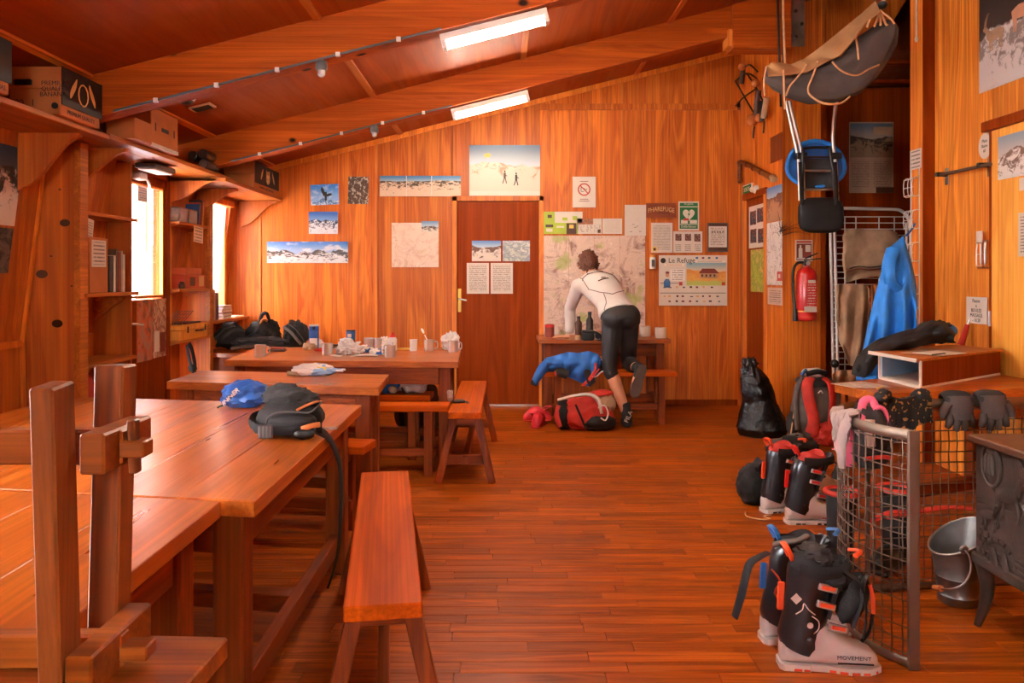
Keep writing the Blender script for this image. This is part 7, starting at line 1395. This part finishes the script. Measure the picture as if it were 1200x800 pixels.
# black jacket slumped over the letter box
o = thing('black_jacket', 'black jacket with a blue hem slumped over the back of the letter box', 'jacket', (2.3, 4.5, .7008))
G().sheet(40, 30, drape([1004, 1012, 1030, 1052, 1074, 1092, 1106, 1118], [428, 412, 399, 392, 386, 377, 380, 392], [443, 442, 424, 411, 407, 403, 401, 400], 4.42, .10, 8), .012).obj('body', m_['black_fabric'], o, True, 60)
G().lump(P(1096, 389, 4.62), (.11, .07, .065), 77, .25, 2.4, 4, ridge=.2).obj('gathered_collar', m_['black_fabric'], o, True, 55); G().lump(P(1112, 388, 4.6), (.045, .04, .045), 78, .2, 2, 3).obj('blue_lining', m_['blue_fabric'], o, True, 60)
G().tube([P(1004, 443, 4.36), P(1014, 444, 4.33), P(1028, 442, 4.33)], .012, 8, .016).obj('blue_hem', m_['cyan_fabric'], o, True, 60); G().tube([P(1012, 420, 4.36), P(1008, 432, 4.33), P(1006, 440, 4.33)], [.04, .045, .04], 10, .03).obj('sleeve', m_['black_fabric'], o, True, 60)
# ================================================================ the person leaning over the wall table
PE = thing('person', 'person in white long-sleeved top and black leggings leaning over the wall table', 'person', (1.03, 6.46, 0))
def body(name, tubes, lofts, mat, voxel, parent=PE, smooth=8, balls=()):
    g = G()
    for pts, r, *fl in tubes: g.tube(pts, r, 14, fl[0] if fl else None)
    for c, r in balls: g.ball(c, r, 16)
    for rings in lofts: g.loft(rings)
    o = g.obj(name, mat, parent, True, 180)
    md = o.modifiers.new('fuse', 'REMESH'); md.mode = 'VOXEL'; md.voxel_size = voxel; md.use_smooth_shade = True
    ms = o.modifiers.new('soft', 'SMOOTH'); ms.iterations = smooth; ms.factor = .5
    return o
def ell(c, xd, yd, rx, ry, n=24): c, xd, yd = Vector(c), Vector(xd).normalized(), Vector(yd).normalized(); return [c + xd * rx * math.cos(t) + yd * ry * math.sin(t) for t in (2 * math.pi * k / n for k in range(n))]
# key joints
pel = Vector((.99, 6.50, .93)); wai = Vector((.945, 6.575, 1.02)); chst = Vector((.86, 6.71, 1.155)); nck = Vector((.785, 6.83, 1.275)); hd = Vector((.762, 6.90, 1.378))
sl, sr = Vector((.660, 6.765, 1.185)), Vector((.985, 6.78, 1.225))
el, wl_ = Vector((.603, 6.935, .985)), Vector((.598, 6.965, .765))
er, wr_ = Vector((1.03, 6.95, 1.00)), Vector((.93, 7.10, .765))
hl, hr = Vector((.925, 6.50, .915)), Vector((1.055, 6.50, .93))
kl, al = Vector((.895, 6.475, .505)), Vector((1.035, 6.455, .105))
kr, ar = Vector((1.085, 6.665, .515)), Vector((1.125, 6.335, .500))
tax = (nck - pel).normalized(); lat = (sr - sl).normalized(); dep = tax.cross(lat).normalized(); latp = Vector((1, .05, .12)).normalized()
def torso(k=0.0):
    return [ell(pel - tax * .06, latp, dep, .150 + k, .115 + k), ell(pel + tax * .03, latp, dep, .158 + k, .120 + k), ell(wai, (latp + lat) / 2, dep, .135 + k, .098 + k), ell((wai + chst) / 2, lat, dep, .142 + k, .105 + k), ell(chst, lat, dep, .162 + k, .118 + k), ell(chst + tax * .085, lat, dep, .165 + k, .108 + k), ell(chst + tax * .135, lat, dep, .130 + k, .085 + k), ell(nck, lat, dep, .065 + k, .062 + k)]
def arm(s, e, w, k=0.0): return [([s, (s + e) / 2, e], [.052 + k, .046 + k, .039 + k]), ([e, (e * .65 + w * .35), w], [.040 + k, .039 + k, .027 + k])]
def leg(hp, kn, an, k=0.0): return [([hp, hp * .6 + kn * .4, kn], [.088 + k, .078 + k, .054 + k]), ([kn, kn * .68 + an * .32, an], [.054 + k, .056 + k, .035 + k])]
def hand(w, d, n, s):        # wrist, pointing direction, back-of-hand normal, thumb side
    d, n = Vector(d).normalized(), Vector(n).normalized(); x = d.cross(n).normalized() * s; out = [([w, w + d * .03, w + d * .085], [.026, .036, .034], [.018, .015, .012])]
    for k, (o, L) in enumerate(((.030, .066), (.010, .076), (-.011, .072), (-.031, .056))):
        a = w + d * .075 + x * o; out.append(([a, a + d * L * .5 + n * .006 + x * o * .25, a + d * L - n * .004 + x * o * .45], [.0092, .0086, .0068]))
    a = w + d * .02 + x * .028; out.append(([a, a + x * .028 + d * .022, a + x * .038 + d * .052 - n * .002], [.0115, .0105, .0085]))
    return out
foot_l = [([al + Vector((0, -.025, -.06)), al + Vector((.01, .09, -.065)), al + Vector((.03, .175, -.075))], [.037, .040, .026])]
foot_r = [([ar + Vector((.012, -.005, .03)), ar + Vector((-.025, -.012, -.08)), ar + Vector((-.06, .0, -.19))], [.036, .040, .028])]
# head: skull, jaw, nose, ears on a neck (face looks at the map)
fw = Vector((-.08, .90, -.42)).normalized(); up = Vector((-.06, .42, .90)).normalized(); sd = fw.cross(up).normalized()
def hp_(a, b, c): return hd + sd * a + fw * b + up * c
Mh = Matrix((sd, fw, up)).transposed()
bd = body('body', arm(sl, el, wl_) + arm(sr, er, wr_) + leg(hl, kl, al) + leg(hr, kr, ar) + hand(wl_ + Vector((-.002, -.004, -.040)), (-.98, -.10, -.04), (0.05, 0, 1), 1) + hand(wr_, (-.5, .85, -.05), (0, 0, 1), -1) + foot_l + foot_r + [([nck - tax * .04, nck + Vector((-.004, .03, .035)), hd - up * .05], [.058, .052, .052]), ([hp_(0, .088, .012), hp_(0, .108, -.012), hp_(0, .094, -.022)], [.009, .014, .010]), ([hp_(-.018, .086, -.050), hp_(0, .092, -.052), hp_(.018, .086, -.050)], .007), ([hp_(-.04, .078, .022), hp_(0, .085, .026), hp_(.04, .078, .022)], .008)],
    [torso(-.012)], m_['skin'], .0055, smooth=4)
hg = G().ball(hd + up * .012, (.074, .093, .098), 26, Mh).ball(hp_(0, .028, -.045), (.056, .064, .060), 22, Mh)
for s in (-1, 1): hg.ball(hp_(s * .076, -.004, -.005), (.012, .020, .032), 14, Mh)
hb_ = hg.b; bm = bmesh.new(); bm.from_mesh(bd.data); tmp = bpy.data.meshes.new('tmp'); hb_.transform(W[PE.name].inverted()); hb_.to_mesh(tmp); bm.from_mesh(tmp); bm.to_mesh(bd.data); bm.free(); hb_.free(); bpy.data.meshes.remove(tmp); bd.data.polygons.foreach_set('use_smooth', [True] * len(bd.data.polygons))
for s in (-1, 1): G().ball(hp_(s * .032, .083, .006), .0125, 12).obj('eye', m_['print_white'], PE, True, 60); G().ball(hp_(s * .032, .093, .005), .0055, 10).obj('iris', m_['print_ink'], PE, True, 60)
# hair: tousled cap of locks
g = G(); g.ball(hp_(0, -.018, .018), (.086, .100, .106), 26, Mh)
for k in range(210):
    t = RND.uniform(0, 2 * math.pi); q = RND.uniform(-.95, 1.0); r = math.sqrt(max(0, 1 - q * q)); dv_ = Vector((r * math.cos(t), r * math.sin(t), q))
    if dv_.y > .35 and q < .35 or q < -.55 and dv_.y > -.1: continue
    b0 = hp_(dv_.x * .082, dv_.y * .096 - .010, dv_.z * .104 + .016); tw = (sd * RND.uniform(-1, 1) + up * RND.uniform(-.8, .6) + fw * RND.uniform(-.5, .8)); dr = (b0 - hd).normalized()
    g.tube([b0 - dr * .01, b0 + dr * .006 + tw * .009, b0 + dr * .005 + tw * .020], [.012, .010, .005], 6)
hr_ = g.obj('hair', m_['hair_brown'], PE, True, 60)
# clothing
sh = body('shirt', [(p, [q + .012 for q in r]) for p, r in arm(sl, el, wl_) + arm(sr, er, wr_)] + [([sl, chst + tax * .09, sr], [.066, .09, .066])], [[ell(pel + tax * .015, latp, dep, .172, .142), ell(pel + tax * .05, latp, dep, .168, .136)] + torso(.010)[2:]], plain('shirt_white', 'd9cdc4', .7, 0, .05, 12, .3, 160), .009, smooth=5, balls=[(sl, .066), (sr, .066), (el, .055), (er, .055)])
sh.data.transform(Matrix())
tg = body('leggings', [([hl, hl * .6 + kl * .4, kl, kl * .80 + al * .20], [.098, .087, .062, .060]), ([hr, hr * .6 + kr * .4, kr], [.098, .087, .063]), ([kr, kr * .6 + ar * .4, kr * .35 + ar * .65], [.062, .060, .048])], [[ell(pel - tax * .10, latp, dep, .120, .100), ell(pel - tax * .03, latp, dep, .160, .128), ell(pel + tax * .03, latp, dep, .166, .130), ell(pel + tax * .085, latp, dep, .152, .116)]], plain('legging_black', '1f1b1a', .55, 0, .15, 12, .2, 200), .009, smooth=5, balls=[(hl + Vector((0, -.03, .0)), (.10, .10, .11)), (hr + Vector((0, -.03, .0)), (.10, .10, .11))])
# dark piping on the back of the shirt: raised seams that follow the surface
def on_back(a, b, lift=.0):          # a: -1..1 across, b: 0 hem .. 1 neck
    R = torso(.016 + lift); t = b * (len(R) - 1); i = min(int(t), len(R) - 2); f = t - i; w = -math.pi / 2 + a * 1.2
    def at(r): x = (w % (2 * math.pi)) / (2 * math.pi) * len(r); k = int(x) % len(r); e = x - int(x); return r[k] * (1 - e) + r[(k + 1) % len(r)] * e
    return at(R[i]) * (1 - f) + at(R[i + 1]) * f
sgn = 1 if (on_back(0, .6) - chst).y < 0 else -1
def ob(a, b):
    p = on_back(a, b) if sgn > 0 else None
    if p is None:
        R = torso(.016); t = b * (len(R) - 1); i = min(int(t), len(R) - 2); f = t - i; w = math.pi / 2 - a * 1.2
        def at(r): x = (w % (2 * math.pi)) / (2 * math.pi) * len(r); k = int(x) % len(r); e = x - int(x); return r[k] * (1 - e) + r[(k + 1) % len(r)] * e
        p = at(R[i]) * (1 - f) + at(R[i + 1]) * f
    return p
seam = plain('shirt_seam', '5a2a1e', .6)
for pts in ([(-.95, .86), (-.72, .72), (-.8, .52)], [(.95, .86), (.72, .74), (.85, .55)], [(-.78, .68), (-.45, .80), (0, .83), (.45, .80), (.76, .70)], [(-.5, .95), (-.38, .83)], [(.5, .95), (.38, .83)], [(-.85, .52), (-.45, .40), (0, .33), (.5, .38), (.95, .44)], [(-.35, .37), (-.5, .22), (-.75, .12)]):
    q = []
    for i in range(len(pts) - 1):
        for j in range(5): f = j / 5; q.append(ob(pts[i][0] * (1 - f) + pts[i + 1][0] * f, pts[i][1] * (1 - f) + pts[i + 1][1] * f))
    q.append(ob(*pts[-1])); G().tube(q, .0032, 6).obj('seam', seam, sh, True, 60)
G().tube([ob(-.2 + .08 * k, .56 + .006 * k) for k in range(7)], .0045, 6).obj('chest_print', seam, sh, True, 60); G().tube([ob(.0 + .06 * k, .615) for k in range(4)], .004, 6).obj('chest_print', seam, sh, True, 60)
# socks, slipper
sk = m_['black_fabric']
body('sock', [([al + Vector((-.018, .0, .105)), al, al + Vector((0, -.015, -.05))], [.046, .043, .045]), ([al + Vector((0, -.03, -.058)), al + Vector((.01, .09, -.064)), al + Vector((.03, .18, -.072))], [.044, .047, .032])], [], sk, .008, smooth=4)
text('FILA', .055, m_['pale_fabric'], PE, (0, 0, 0), name='sock_lettering'); tx = bpy.context.scene.objects['sock_lettering']; tx.location = al + Vector((.008, -.056, -.005)) - Vector(PE.location); tx.rotation_euler = (H + .15, -1.15, .05)
body('sock', [([kr * .30 + ar * .70, ar + Vector((0, .02, 0)), ar + Vector((.005, -.012, .01)), ar + Vector((-.02, -.014, -.07))], [.051, .046, .046, .044])], [], sk, .008, smooth=4)
# slipper: sole turned to the viewer
fx = Vector((-.30, .0, -.95)).normalized(); fy = Vector((.95, -.05, -.30)).normalized(); fc = Vector((1.105, 6.29, .415))
def so_(x, w, d): return fc + fx * x + fy * w + Vector((0, -1, 0)) * d
G().loft([[so_(x, w, -.002), so_(x, w, .022), so_(x, -w, .022), so_(x, -w, -.002)] for x, w in ((-.135, .014), (-.125, .028), (-.09, .037), (-.02, .034), (.05, .044), (.10, .043), (.13, .030), (.145, .010))]).obj('slipper_sole', plain('sole_brown', '4a372c', .8, 0, .15, 40, .3, 90), PE, True, 40)
body('slipper', [([so_(-.115, 0, -.03), so_(-.03, 0, -.035), so_(.06, 0, -.03), so_(.12, 0, -.022)], [.036, .040, .044, .030])], [], plain('slipper_blue', '46586e', .8), .008, smooth=4)
